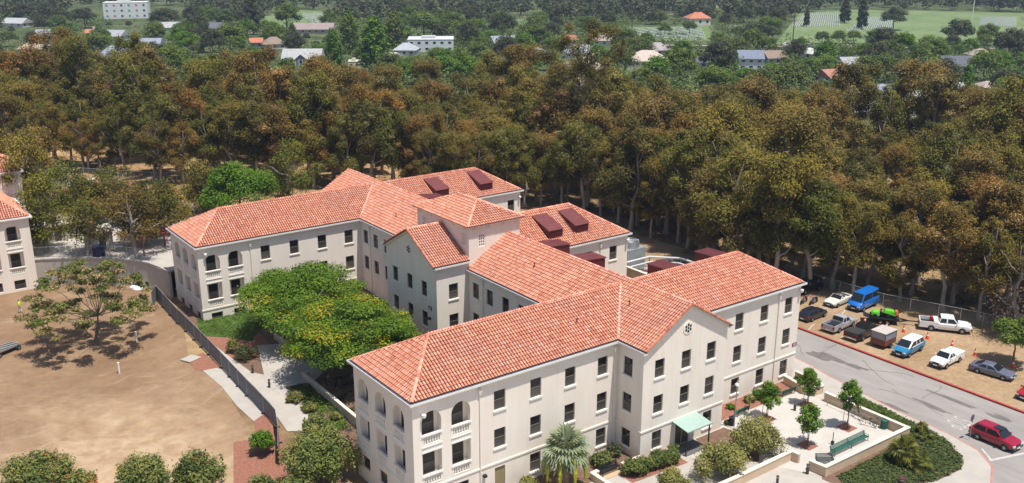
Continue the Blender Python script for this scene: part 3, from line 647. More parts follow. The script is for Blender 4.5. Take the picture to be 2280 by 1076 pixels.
# ---- roofs
class Vol:
    def __init__(s, x0, x1, y0, y1, ze, axis, sl, e0=None, e1=None, inset=0.34, g0=0.0, g1=0.0):
        s.r = (x0, x1, y0, y1); s.ze = ze; s.axis = axis; s.sl = sl; s.e = (e0, e1); s.inset = inset
        s.pl = []                                    # planes: (a, b, c) with z = a x + b y + c, plus eave frame
        i = inset
        def plane(nx, ny, ref, sl): s.pl.append((-nx*sl, -ny*sl, ze+0.06 + sl*(ref-i), (nx, ny)))
        if axis == 'x':
            plane(0, -1, -y0, sl); plane(0, 1, y1, sl)
            if e0: plane(-1, 0, -x0, e0)
            if e1: plane(1, 0, x1, e1)
        else:
            plane(-1, 0, -x0, sl); plane(1, 0, x1, sl)
            if e0: plane(0, -1, -y0, e0)
            if e1: plane(0, 1, y1, e1)
    def inside(s, x, y, m=0.0): return (s.r[0]-m <= x) & (x <= s.r[1]+m) & (s.r[2]-m <= y) & (y <= s.r[3]+m)
    def h(s, x, y): return np.min([p[0]*x + p[1]*y + p[2] for p in s.pl], axis=0)
vAE = Vol(-27.87, 21.39, -30.97, -19.97, ZE, 'x', 2.93/5.16, 2.93/4.75, 2.93/4.75)
vBC = Vol(-27.87, 21.39, 19.97, 30.97, ZE, 'x', 2.93/5.16, 2.93/4.75, 2.93/4.75)
vBar = Vol(-5.9, 5.9, -34.39, 34.39, ZE, 'y', 3.35/5.56)
vD = Vol(0.0, 19.08, -6, 6, ZE, 'x', 3.35/5.66, None, 3.35/5.3)
vC = Vol(-10.12, -5.3, -6.02, 6.02, 12.2, 'x', 3.1/5.68)
vT = Vol(-5.8, 2.1, -6, 6, 16.1, 'y', 1.66/3.9, 1.66/4.05, 1.66/4.05, inset=0.0)
VOLS = [vAE, vBC, vBar, vD, vC, vT]
def blocked(v, x, y):
    b = np.zeros(x.shape, bool)
    if v is not vT: b |= (x > TX0-0.02) & (x < TX1+0.02) & (np.abs(y) < TY+0.02)
    if v not in (vT, vC): b |= (x > CX) & (x < -5.3) & (np.abs(y) < 5.62)
    return b
rng = np.random.default_rng(7)
DORMERS = [('y-', 8.05, -4.3, -0.95, vD), ('y-', 12.15, -4.3, -0.95, vD), ('y-', 15.5, 21.2, 24.8, vBC), ('y-', 8.1, 21.4, 24.7, vBC),
           ('x+', -10.5, 4.25, 1.2, vBar), ('x+', -16.5, 4.25, 1.2, vBar), ('x+', 15.8, 4.25, 1.2, vBar),
           ('y+', 8.1, -21.2, -24.2, vAE), ('y+', 15.3, -21.2, -24.2, vAE)]
CS, RS = 0.30, 0.41            # column and course spacing of the tiles
tiles = []                      # (centre, u, v, n, tone)
def plane_tiles(v, p):
    nx, ny = p[3]; sl = math.hypot(p[0], p[1]); x0, x1, y0, y1 = v.r
    u = np.array([-ny, nx, 0.0]); g = np.array([-nx, -ny, sl]); L = np.linalg.norm(g); vv = g/L; nn = np.cross(u, vv)
    if nn[2] < 0: u = -u; nn = -nn
    span = (y0, y1) if nx else (x0, x1); ref = {(-1, 0): x0, (1, 0): x1, (0, -1): y0, (0, 1): y1}[(nx, ny)]
    run = (x1-x0 if nx else y1-y0); ncol = int((span[1]-span[0])/CS); nrow = int(run*math.hypot(1, sl)/RS)+1
    i, j = np.meshgrid(np.arange(ncol), np.arange(nrow), indexing='ij'); i = i.ravel(); j = j.ravel()
    a = span[0] + (i+0.5)*(span[1]-span[0])/ncol; dh = v.inset - 0.02 + (j+0.5)*RS/math.hypot(1, sl)
    if nx: x = ref - nx*dh; y = a
    else: y = ref - ny*dh; x = a
    z = p[0]*x + p[1]*y + p[2]
    keep = v.inside(x, y, -0.02) & (v.h(x, y) >= z - 0.03) & ~blocked(v, x, y)
    for w_ in VOLS:
        if w_ is v or w_ is vT or w_.ze >= v.ze+0.5: continue
        hide = w_.inside(x, y) & (w_.h(x, y) > z + 0.02)
        if w_ is vD: hide &= (x > 0.5)
        keep &= ~hide
    x, y, z = x[keep], y[keep], z[keep]; n = len(x)
    tone = rng.random(n)**1.0
    for k in range(n): tiles.append(((x[k], y[k], z[k]), u, vv, nn, tone[k]))
for v in VOLS:
    for p in v.pl: plane_tiles(v, p)
K = 5; ang = np.linspace(0, math.pi, K); prof = np.stack([np.cos(ang)*0.112, np.sin(ang)*0.10], 1)
TL = RS*1.12
local = []
for t, (ye, rs, zl) in enumerate(((-TL/2, 1.0, 0.062), (TL/2, 0.84, 0.0))):
    for a, b in prof: local.append((a*rs, ye, b*rs+zl-0.01))
local = np.array(local); quads = np.array([(k, k+1, K+k+1, K+k) for k in range(K-1)] )
def tile_mat(t, jit):
    c, u, v, n, tone = t; M3 = np.stack([u, v, n], 1); ja = jit[0]; R2 = np.array([[math.cos(ja), -math.sin(ja), 0], [math.sin(ja), math.cos(ja), 0], [0, 0, 1]])
    return M3 @ R2, np.array(c) + np.array(n)*(0.012+jit[1])
dist = np.array([np.sum((np.array(t[0])-CAM)**2) for t in tiles]); order = np.argsort(dist); near = set(order[:300].tolist())
Vs = []; Fs = []; To = []; base = 0
jits = np.stack([rng.normal(0, 0.022, len(tiles)), rng.uniform(0, 0.018, len(tiles))], 1)
roofdeck = {}
def deck(v, name):
    q = MB(); x0, x1, y0, y1 = v.r; i = v.inset; e0, e1 = v.e; zb = v.ze+0.02; sl = v.sl
    if v.axis == 'x':
        ym = (y0+y1)/2; zr = v.ze+0.04 + sl*((y1-y0)/2-i); xa = x0+i+((zr-v.ze-0.04)/e0 if e0 else -i); xb = x1-i-((zr-v.ze-0.04)/e1 if e1 else -i)
        xl, xr = (x0+i if e0 else x0), (x1-i if e1 else x1)
        A, B, C_, D_ = (xl, y0+i, zb), (xr, y0+i, zb), (xr, y1-i, zb), (xl, y1-i, zb); r0, r1 = (xa, ym, zr), (xb, ym, zr)
        q.poly([A, B, r1, r0]); q.poly([C_, D_, r0, r1]); ends = ([D_, A, r0], [B, C_, r1])
    else:
        xm = (x0+x1)/2; zr = v.ze+0.04 + sl*((x1-x0)/2-i); ya = y0+i+((zr-v.ze-0.04)/e0 if e0 else -i); yb = y1-i-((zr-v.ze-0.04)/e1 if e1 else -i)
        yl, yr = (y0+i if e0 else y0), (y1-i if e1 else y1)
        A, B, C_, D_ = (x0+i, yl, zb), (x1-i, yl, zb), (x1-i, yr, zb), (x0+i, yr, zb); r0, r1 = (xm, ya, zr), (xm, yb, zr)
        q.poly([D_, A, r0, r1]); q.poly([B, C_, r1, r0]); ends = ([A, B, r0], [C_, D_, r1])
    for en, pl_ in zip(v.e, ends):
        if en: q.poly(pl_)
    if e0 and e1: q.poly([A, D_, C_, B])
    o = q.build('roof', deck_m, bld); roofdeck[v] = (o, r0, r1); return o
for v in VOLS: deck(v, 'roof')
tmesh = []
for k in range(16):
    me = bpy.data.meshes.new('roof_tile'); me.from_pydata(local.tolist(), [], quads.tolist()); me.materials.append(tile_m)
    me.attributes.new('tone', 'FLOAT', 'FACE').data.foreach_set('value', [(k+0.5)/16]*len(quads)); tmesh.append(me)
for idx, t in enumerate(tiles):
    M3, o = tile_mat(t, jits[idx])
    if idx in near:
        ob = obj('roof_tile', tmesh[int(t[4]*16)], roofdeck[vAE][0]); m4 = Matrix.Identity(4)
        for a in range(3):
            for b in range(3): m4[a][b] = M3[a, b]
            m4[a][3] = o[a]
        ob.matrix_local = m4
    else:
        Vs.append(local @ M3.T + o); Fs.append(quads + base); base += len(local); To += [t[4]]*len(quads)
me = bpy.data.meshes.new('roof_tiles'); me.from_pydata(np.concatenate(Vs).tolist(), [], np.concatenate(Fs).tolist()); me.materials.append(tile_m)
me.attributes.new('tone', 'FLOAT', 'FACE').data.foreach_set('value', To)
stuff(obj('roof_tiles', me, bld))
# ridge, hip and rake caps: overlapping half-round tiles
def caps(lines, name, r=0.15, mat=ridge_m, lift=0.06):
    q = MB(); rr = random.Random(5)
    for a, b in lines:
        a = Vector(a); b = Vector(b); d = b-a; L = d.length; n = max(1, int(L/0.42)); d.normalize()
        x = d.cross(Vector((0, 0, 1))).normalized(); y = x.cross(d)
        for k in range(n):
            p = a + d*(k*L/n); e = a + d*((k+1.12)*L/n); tn = rr.random()
            vs = []
            for pt, rad, up in ((p, r*0.9, lift), (e, r*1.05, lift+0.025)):
                for t in range(7):
                    an = math.pi*(t/6)*1.16 - 0.25; vs.append(pt + x*math.cos(an)*rad + y*(math.sin(an)*rad*0.85 + up - 0.02))
            q.add(vs, [(t, t+1, 8+t, 7+t) for t in range(6)], 0, tn if tn != 0.5 else 0.51)
    return q.build(name, mat, bld)
ridges = []
def ridgeline(v, a=None, b=None):
    _, r0, r1 = roofdeck[v]; ridges.append((a or r0, b or r1))
    x0, x1, y0, y1 = v.r; i = v.inset; z = v.ze+0.06
    if v.axis == 'x':
        if v.e[0]: ridges.extend([((x0+i, y0+i, z), r0), ((x0+i, y1-i, z), r0)])
        if v.e[1]: ridges.extend([((x1-i, y0+i, z), r1), ((x1-i, y1-i, z), r1)])
    else:
        if v.e[0]: ridges.extend([((x0+i, y0+i, z), r0), ((x1-i, y0+i, z), r0)])
        if v.e[1]: ridges.extend([((x0+i, y1-i, z), r1), ((x1-i, y1-i, z), r1)])
zr = roofdeck[vAE][1][2]; zbr = roofdeck[vBar][1][2]
for v in VOLS:
    _, r0, r1 = roofdeck[v]
    if v in (vAE, vBC):
        xv = 5.56*(1-(zr-11.24)/3.35)
        ridgeline(v, r0, (-xv, r0[1], r0[2])); ridges.append(((xv, r1[1], r1[2]), r1))
    elif v is vBar: ridges.append((r0, (r0[0], -TY, r0[2]))); ridges.append(((r0[0], TY, r0[2]), r1))
    elif v is vD: ridgeline(v, (TX1, r0[1], r0[2]), r1)
    elif v is vC: ridgeline(v, r0, (TX0, r1[1], r1[2]))
    else: ridgeline(v)
for ln in ridges: caps([ln], 'ridge_tiles')
# rakes of the three gables
rk = []
for y in (-34.30, 34.30): rk += [((-5.56, y, 11.28), (0, y, zbr+0.02)), ((5.56, y, 11.28), (0, y, zbr+0.02))]
rk += [((-10.02, -5.68, 12.28), (-10.02, 0, roofdeck[vC][1][2])), ((-10.02, 5.68, 12.28), (-10.02, 0, roofdeck[vC][1][2]))]
rake_m = tone_mat('rake_tile', [(0.0, (0.34, 0.10, 0.06)), (0.6, (0.45, 0.15, 0.08)), (1.0, (0.52, 0.22, 0.13))], 0.8)
for ln in rk: caps([ln], 'rake_tiles', 0.17, rake_m, -0.02)
# white raking cornice under the gables
for sx in (-1, 1):
    q = MB(); q.beam((sx*5.5, -34.12, 11.08), (0, -34.12, zbr-0.18), 0.2, 0.22); q.build('rake_cornice', cornice_m, bld)
    q = MB(); q.beam((-9.83, sx*5.62, 12.06), (-9.83, 0, roofdeck[vC][1][2]-0.18), 0.2, 0.22); q.build('rake_cornice', cornice_m, bld)
# valley flashings
for sx, sy, v in ((-1, -1, vAE), (-1, 1, vBC)):
    for yo in (-1, 1):
        if (sy < 0 and yo > 0) or (sy > 0 and yo > 0): continue
        ym = (v.r[2]+v.r[3])/2; ye = v.r[2]+0.34
        q = MB(); a = Vector((-5.56, ye, 11.32)); b = Vector((-5.56*(1-(zr-11.24)/3.35), ym, zr+0.09))
        d = (b-a).normalized(); nrm = Vector((-0.45, -0.45, 1)).normalized(); s_ = d.cross(nrm).normalized()*0.11
        q.quad(a-s_, a+s_, b+s_, b-s_); o = q.build('valley_flashing', M('flashing', (0.62, 0.58, 0.54), 0.6, 0.5, 6.0), bld)
        o.location = (0, 0, 0.075)
# small vent pipes standing on the roof
for x, y in ((-8.5, -28.2), (-2.4, -28.6), (-2.6, -14), (-3.6, 14)):
    v = vAE if y < -25 and x < -5.9 else vBar; z = float(v.h(np.array(x), np.array(y)))
    q = MB(); q.tube([(x, y, z), (x, y, z+0.55)], 0.05, 6); q.lathe([(0.09, 0.5), (0.1, 0.58), (0.04, 0.64)], 8, 0, Matrix.Translation((x, y, z))); q.build('vent_pipe', M('rust_pipe', (0.16, 0.05, 0.04), 0.8), bld)
# burgundy ventilation dormers with ribbed roofs and louvred fronts
def dormer(kind, c, f, bk, v, h=1.05, w=1.05):
    if kind != 'y-': h = 1.75
    def P(s, t, z):                                  # s across, t along the slope
        return (c+s, t, z) if kind[0] == 'y' else (t, c+s, z)
    def zs(t): a = np.array(c), np.array(t); return float(v.h(*(a if kind[0] == 'y' else a[::-1])))
    zf, zb_ = zs(f), zs(bk); top_f = zf+h; top_b = zb_+0.16; q = MB()
    for s in (-w, w): q.poly([P(s, f, zf-0.1), P(s, bk, zb_-0.1), P(s, bk, top_b), P(s, f, top_f)])
    q.poly([P(-w, f, zf-0.1), P(w, f, zf-0.1), P(w, f, top_f), P(-w, f, top_f)]); q.poly([P(-w, bk, zb_-0.1), P(w, bk, zb_-0.1), P(w, bk, top_b), P(-w, bk, top_b)])
    o = q.build('dormer', burg, bld); s0 = 1 if f > bk else -1
    q = MB(); e = 0.1; ov = [P(-w-e, f+s0*0.14, top_f+0.0), P(w+e, f+s0*0.14, top_f+0.0), P(w+e, bk, top_b+0.03), P(-w-e, bk, top_b+0.03)]
    q.add(ov + [(p[0], p[1], p[2]+0.07) for p in ov], [(0, 1, 2, 3), (4, 5, 6, 7), (0, 1, 5, 4), (1, 2, 6, 5), (2, 3, 7, 6), (3, 0, 4, 7)])
    for k in range(8):
        s = -w + 0.02 + k*(2*w-0.04)/7; a = Vector(P(s, f+s0*0.13, top_f+0.09)); b = Vector(P(s, bk, top_b+0.12)); q.beam(a, b, 0.04, 0.06)
    q.build('dormer_roof', burg_roof, o)
    q = MB()
    for k in range(7):
        z = zf+0.1+k*(h-0.2)/7
        a = P(-w+0.06, f+s0*0.005, z); b = P(w-0.06, f+s0*0.06, z+0.06); q.box(min(a[0], b[0]), max(a[0], b[0]), min(a[1], b[1]), max(a[1], b[1]), z, z+0.06)
    q.build('louvre', burg, o)
for d in DORMERS: dormer(*d)
# ------------------------------------------------------------------ vegetation
def leafmesh(name, cl_, n, size, mat, seed, aspect=1.9, up=0.45, shell=0.62, tone_top=0.0, stemdroop=0.0, flower=None, jit=0.36, tv=0.10, fuzz=0.13, cv=0.16):
    """a crown of n leaf sprays spread through ellipsoid clumps cl_ = [(cx,cy,cz,rx,ry,rz)]"""
    r = np.random.default_rng(seed); c = np.array([k[:3] for k in cl_], float); rd = np.array([k[3:6] for k in cl_], float)
    wgt = rd[:, 0]*rd[:, 1]*rd[:, 2]; wgt = wgt**0.75; idx = r.choice(len(cl_), n, p=wgt/wgt.sum())
    d = r.normal(size=(n, 3)); d /= np.linalg.norm(d, axis=1)[:, None]; rad = shell + (1-shell)*r.random(n); rad = np.where(r.random(n) < 0.25, r.random(n)**0.5, rad)
    rad *= 1 + fuzz*np.abs(r.normal(size=n))*np.sign(r.normal(size=n)+0.4)
    p = c[idx] + d*rd[idx]*rad[:, None]
    nn = d*0.7 + np.array([0, 0, up]) + r.normal(size=(n, 3))*jit; nn /= np.linalg.norm(nn, axis=1)[:, None]
    t = r.normal(size=(n, 3)); t[:, 2] -= stemdroop; t -= nn*np.sum(t*nn, axis=1)[:, None]; t /= np.linalg.norm(t, axis=1)[:, None]; b = np.cross(nn, t)
    L = size*(0.6+0.8*r.random(n))[:, None]; W = L/aspect
    V = np.stack([p - t*L*0.5, p + b*W*0.5, p + t*L*0.5, p - b*W*0.5], 1).reshape(-1, 3)
    F = np.arange(4*n).reshape(n, 4)
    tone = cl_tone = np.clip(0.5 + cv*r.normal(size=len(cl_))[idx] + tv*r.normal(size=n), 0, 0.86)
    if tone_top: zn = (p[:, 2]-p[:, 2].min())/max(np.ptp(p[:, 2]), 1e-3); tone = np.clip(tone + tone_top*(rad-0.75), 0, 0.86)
    if flower:
        fl = (r.random(len(cl_)) < flower[1])[idx] & (r.random(n) < flower[0]) & (d[:, 2] > -0.2); tone = np.where(fl, 0.93 + 0.07*r.random(n), tone)
    me = bpy.data.meshes.new(name); me.from_pydata(V.tolist(), [], F.tolist()); me.materials.append(mat)
    me.attributes.new('tone', 'FLOAT', 'FACE').data.foreach_set('value', tone.astype(np.float32)); return me
EUC_T = [(0.78, 0.98, 0.75), (0.92, 0.92, 0.8), (1.12, 0.93, 0.8), (0.62, 0.74, 0.62), (1.2, 0.86, 0.72), (0.88, 1.04, 0.62), (0.8, 0.72, 0.86), (1.32, 1.1, 0.98), (0.82, 0.86, 0.72), (0.6, 0.7, 0.58), (1.08, 0.8, 0.7)]
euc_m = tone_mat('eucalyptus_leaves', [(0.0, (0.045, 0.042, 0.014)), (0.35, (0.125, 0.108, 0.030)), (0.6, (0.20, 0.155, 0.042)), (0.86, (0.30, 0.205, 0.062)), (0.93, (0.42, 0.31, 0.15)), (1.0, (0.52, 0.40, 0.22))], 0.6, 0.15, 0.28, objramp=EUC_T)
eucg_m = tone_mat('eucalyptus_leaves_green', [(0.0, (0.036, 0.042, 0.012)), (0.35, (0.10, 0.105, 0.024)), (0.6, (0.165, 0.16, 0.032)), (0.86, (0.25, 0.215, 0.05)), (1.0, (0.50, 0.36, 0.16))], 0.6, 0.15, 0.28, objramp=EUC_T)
dead_m = tone_mat('dry_twigs', [(0.0, (0.08, 0.055, 0.04)), (1.0, (0.17, 0.125, 0.09))], 0.9, 0.1, 0.1)
green_m = tone_mat('garden_leaves', [(0.0, (0.032, 0.060, 0.014)), (0.4, (0.085, 0.14, 0.028)), (0.86, (0.18, 0.235, 0.05)), (1.0, (0.3, 0.3, 0.1))], 0.6, 0.15, 0.28, objramp=[(0.8, 0.85, 1.0), (1.2, 1.15, 0.8), (0.7, 0.7, 0.8), (1.05, 0.9, 1.1), (1.0, 1.1, 0.7), (0.9, 0.8, 1.0)])
dark_m = tone_mat('dark_leaves', [(0.0, (0.020, 0.034, 0.014)), (0.5, (0.060, 0.082, 0.030)), (1.0, (0.12, 0.135, 0.05))], 0.6, 0.15, 0.2, 0.5, (0.085, 0.075, 0.05))
bright_m = tone_mat('bright_leaves', [(0.0, (0.03, 0.07, 0.008)), (0.4, (0.075, 0.16, 0.012)), (0.86, (0.15, 0.25, 0.02)), (1.0, (0.4, 0.4, 0.05))], 0.6, 0.2, 0.3)
yellow_m = tone_mat('flowering_leaves', [(0.0, (0.034, 0.075, 0.008)), (0.4, (0.092, 0.175, 0.014)), (0.86, (0.19, 0.28, 0.022)), (0.92, (0.34, 0.30, 0.016)), (1.0, (0.46, 0.36, 0.016))], 0.6, 0.2, 0.3)
silk_m = tone_mat('silk_tree_leaves', [(0.0, (0.06, 0.07, 0.015)), (0.45, (0.12, 0.15, 0.03)), (0.86, (0.21, 0.22, 0.05)), (0.92, (0.33, 0.22, 0.11)), (1.0, (0.45, 0.30, 0.17))], 0.6, 0.2, 0.25)
olive_m = tone_mat('olive_shrub_leaves', [(0.0, (0.075, 0.080, 0.02)), (0.45, (0.16, 0.17, 0.042)), (0.86, (0.29, 0.27, 0.08)), (1.0, (0.5, 0.43, 0.24))], 0.6, 0.2, 0.2)
brush_m = tone_mat('bottlebrush_leaves', [(0.0, (0.045, 0.066, 0.018)), (0.45, (0.11, 0.15, 0.036)), (0.84, (0.225, 0.24, 0.062)), (0.90, (0.27, 0.18, 0.06)), (0.96, (0.45, 0.03, 0.025)), (1.0, (0.5, 0.05, 0.03))], 0.6, 0.2, 0.2)
blue_m = tone_mat('blue_palm_leaves', [(0.0, (0.11, 0.15, 0.085)), (0.6, (0.22, 0.27, 0.155)), (1.0, (0.36, 0.39, 0.22))], 0.5, 0.3, 0.15)
cover_m = tone_mat('ground_cover_leaves', [(0.0, (0.028, 0.042, 0.014)), (0.5, (0.075, 0.10, 0.03)), (1.0, (0.14, 0.165, 0.055))], 0.6, 0.15, 0.2)
mix_m = tone_mat('garden_mix_leaves', [(0.0, (0.03, 0.048, 0.018)), (0.3, (0.06, 0.10, 0.028)), (0.5, (0.10, 0.15, 0.038)), (0.7, (0.145, 0.21, 0.045)), (0.86, (0.20, 0.23, 0.085)), (1.0, (0.2, 0.2, 0.1))], 0.6, 0.15, 0.25)
fan_m = tone_mat('palm_leaves', [(0.0, (0.06, 0.075, 0.012)), (0.6, (0.14, 0.15, 0.025)), (1.0, (0.27, 0.25, 0.05))], 0.5, 0.3, 0.15)
yfl_m = M('yellow_flower_stalk', (0.36, 0.34, 0.03), 0.8, 0.3, 4.0)
def limbs(mb, base, tips, r0, seed, n=6, split=0.45, trunk_top=None, bend=0.06):
    """tapered trunk and limbs reaching the foliage clumps"""
    rr = random.Random(seed); b = Vector(base); top = Vector(trunk_top) if trunk_top else Vector((sum(t[0] for t in tips)/len(tips)*0.5, sum(t[1] for t in tips)/len(tips)*0.5, max(t[2] for t in tips)*0.8))
    H = (top-b).length; pts = [b + (top-b)*k/7 + Vector((rr.uniform(-1, 1), rr.uniform(-1, 1), 0))*H*bend*(0 if k == 0 else math.sin(k/7*2.6)*0.6) for k in range(8)]
    mb.tube(pts, [r0*(1.35 if k == 0 else 1-0.11*k) for k in range(8)], n)
    for t in tips:
        t = Vector(t); zf = cl((t.z-b.z)/H*0.75, 0.15, 0.92); i = int(zf*7); s = pts[i] + (pts[min(i+1, 7)]-pts[i])*(zf*7-i)
        if (t-s).length < 0.4: continue
        m1 = s*0.6 + t*0.4 + Vector((rr.uniform(-.3, .3), rr.uniform(-.3, .3), -0.15*(t-s).length*0.4)); m2 = s*0.25+t*0.75 + Vector((rr.uniform(-.2, .2), rr.uniform(-.2, .2), 0.1))
        rr0 = r0*(1-0.8*zf)*split+0.02; mb.tube([s, m1, m2, t], [rr0, rr0*0.75, rr0*0.5, rr0*0.2], 5, cap=False)
def tree(name, label, cat, crown, trunk_me, loc, rotz=0, scale=1.0, group=None):
    o = thing(name, label, cat, loc, rotz, group); o.scale = (scale,)*3 if not isinstance(scale, (tuple, list)) else scale
    obj('trunk', trunk_me, o); obj('crown', crown, o); return o
# --- eucalyptus variants, 18 m tall
EUC = []
def make_euc(seed, H=18.0, mat=euc_m, spread=3.3, nl=20000, zc=0.28, fl=None, dead=False):
    rr = random.Random(seed); cls = []; lean = (rr.uniform(-1.3, 1.3), rr.uniform(-1.3, 1.3)); nc = rr.randint(24, 34)
    for k in range(nc):
        f = (k+0.5)/nc; z = H*(zc + (0.95-zc)*f); a = k*2.4 + rr.uniform(-0.7, 0.7); q = spread*(0.35+0.75*rr.random())*(1.0 - 0.55*max(0, f-0.62)/0.38)*(0.75+0.5*min(1, f*2.2))
        rx = rr.uniform(0.6, 1.75); cls.append((lean[0]*f+q*math.cos(a), lean[1]*f+q*math.sin(a), z + rr.uniform(-0.6, 0.6), rx, rx*rr.uniform(0.8, 1.2), rx*rr.uniform(0.7, 1.05)))
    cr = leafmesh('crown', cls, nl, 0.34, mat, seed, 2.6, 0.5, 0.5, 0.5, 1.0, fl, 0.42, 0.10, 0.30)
    mb = MB(); limbs(mb, (0, 0, -0.3), [c[:3] for c in cls[::2]], 0.36, seed, 7, 0.45, (lean[0], lean[1], H*0.9)); return cr, mb.mesh('trunk', bark_pale, 60)
for k in range(9): EUC.append(make_euc(100+k, 18+random.Random(k).uniform(-1, 1.5), (euc_m, eucg_m)[k % 2], 3.0+0.12*k, zc=(0.25, 0.42, 0.3)[k % 3], fl=(0.5, 0.35) if k == 4 else None))
EDEAD = make_euc(150, 14, dead_m, 3.2, 3800, 0.3)
YF = [(-80, 385), (0, 385), (150, 375), (350, 412), (500, 405), (700, 420), (1000, 455), (1255, 470), (1450, 530), (1650, 645), (1800, 652), (1950, 668), (2070, 690), (2230, 725), (2400, 790)]
DB = [(0, 256), (250, 250), (500, 246), (800, 242), (1200, 236), (1600, 228), (2000, 224), (2400, 216)]
rr = random.Random(11); placed = []
def dcam(p): return math.hypot(p[0]-CAM[0], p[1]-CAM[1])
GROVE_G = 'eucalyptus trees in the grove behind the building'
GROVE_L = 'tall brown-green eucalyptus standing in the dense grove behind the building'
def grove_label(p, q):
    d = np.array([p[0], p[1], 0.0]) - CAM; px = 1140 + FPX*float(d @ _R)/float(d @ _F)
    row = 'in the front row' if q < 0.13 else 'deep inside' if q < 0.6 else 'at the far side'
    zone = 'above the left building' if px < 350 else 'behind the far left wing' if px < 800 else 'behind the central tower' if px < 1250 else 'behind the right wing' if px < 1750 else 'behind the parked cars'
    return 'tall brown-green eucalyptus %s of the grove, %s' % (row, zone), 'eucalyptus %s of the grove %s' % (row, zone)
def place_euc(p, k, rot, s, q): 
    lab, grp = grove_label(p, q); o = tree('eucalyptus_tree', lab, 'tree', EUC[k][0], EUC[k][1], (p[0], p[1], T(p[0], p[1])-0.1), rot, s, grp); placed.append((p[0], p[1])); return o
def try_place(px, dmin, q, spacing, hs):
    f = G(px, interp(YF, px)); d0 = dcam(f); d1 = max(interp(DB, px), d0+28); d = d0 + (d1-d0)*q
    az = (f-Vector(CAM)); az.z = 0; az.normalize(); p = (CAM[0]+az.x*d, CAM[1]+az.y*d)
    if any((p[0]-a)**2+(p[1]-b)**2 < spacing**2 for a, b in placed): return
    hh = hs*(rr.uniform(0.82, 1.18) if rr.random() < 0.88 or 900 < px < 1500 else rr.uniform(1.2, 1.38))*interp([(0, 0.9), (500, 0.9), (800, 1.0), (2400, 1.0)], px)*(0.92+0.12*math.sin(px*0.008+d*0.05))
    place_euc(p, rr.randrange(len(EUC)), rr.uniform(0, 6.28), (hh*rr.uniform(0.95, 1.2), hh*rr.uniform(0.95, 1.2), hh), q)
# the row of trunks along the front edge first, then the depth of the grove
for k in range(2500):
    if len(placed) > 104: break
    try_place(rr.uniform(-40, 2330), 0, rr.uniform(0.0, 0.125), 3.3, 0.9)
for k in range(9000):
    if len(placed) > 292: break
    try_place(rr.uniform(-60, 2340), 0, rr.random()**0.9, 5.0, 1.06)
# the one that towers above the grove
p = G(1285, 452); TALL = make_euc(77, 30, euc_m, 5.6, 17000, 0.66)
tree('eucalyptus_tree', 'tallest eucalyptus, bare-stemmed, towering above the rest of the grove', 'tree', TALL[0], TALL[1], (p.x+6, p.y+6, 0), 0.6, 1.1)
p = G(1560, 560); tree('dead_tree', 'greyish brown leafless-looking tree among the eucalyptus behind the right wing', 'tree', EDEAD[0], EDEAD[1], (p.x, p.y, 0), 0.2, 1.1)
p = G(2260, 770); tree('dead_tree', 'bare grey twiggy tree at the right edge beside the dirt parking', 'tree', make_euc(151, 8, dead_m, 2.2, 1600, 0.2)[0], EDEAD[1], (p.x+1.5, p.y+1, 0), 0.0, (1, 1, 0.9))
# --- broad round trees for gardens and suburbs: unit height ~10 m
def make_round(seed, H=10, R=4.6, mat=green_m, nl=4200, size=0.55, z0=0.16, nc=26, trunk=bark_grey, flat=0.85, fl=None, r0=0.3, shell=0.6, asp=1.7, rxs=(0.25, 0.42)):
    rr = random.Random(seed); cls = []
    for k in range(nc):
        a = k*2.399; q = R*math.sqrt((k+0.5)/nc)*0.8; zt = math.sqrt(max(0, 1-(q/R)**2)); z = H*(z0 + (0.9-z0)*(zt*rr.uniform(0.55, 1.0))); rx = R*rr.uniform(*rxs)
        cls.append((q*math.cos(a)+rr.uniform(-.3, .3), q*math.sin(a)+rr.uniform(-.3, .3), z, rx, rx, rx*flat*rr.uniform(0.8, 1.1)))
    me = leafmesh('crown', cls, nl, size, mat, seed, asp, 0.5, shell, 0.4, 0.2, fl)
    mb = MB(); limbs(mb, (0, 0, -0.3), [c[:3] for c in cls[::2]], r0, seed, 7, 0.5, (0.2, 0.1, H*0.6)); return me, mb.mesh('trunk', trunk, 60)
RND = [make_round(200+k, 10, 4.6+0.3*(k % 3), green_m, 4200) for k in range(4)]
DRK = [make_round(220+k, 12, 5.0, dark_m, 4200) for k in range(3)]
BRT = [make_round(230+k, 9, 4.0, bright_m, 3800) for k in range(2)]
def make_column(seed, H=14, R=2.6, mat=green_m, nl=4500):
    rr = random.Random(seed); cls = []
    for k in range(22):
        f = (k+0.5)/22; z = H*(0.12+0.84*f); q = R*math.sin(min(1, (1-f)*1.35+0.12)*1.57)*0.62; a = k*2.4; rx = R*(0.5 if f < 0.75 else 0.34); cls.append((q*math.cos(a), q*math.sin(a), z, rx, rx, rx*1.2))
    mb = MB(); limbs(mb, (0, 0, -0.3), [c[:3] for c in cls[::4]], 0.25, seed, 6, 0.4, (0, 0, H*0.8)); return leafmesh('crown', cls, nl, 0.6, mat, seed, 1.7, 0.4, 0.6, 0.4), mb.mesh('trunk', bark_grey)
COLM = [make_column(240, 15, 3.2, green_m), make_column(241, 16, 2.0, dark_m), make_column(242, 14, 3.0, bright_m)]
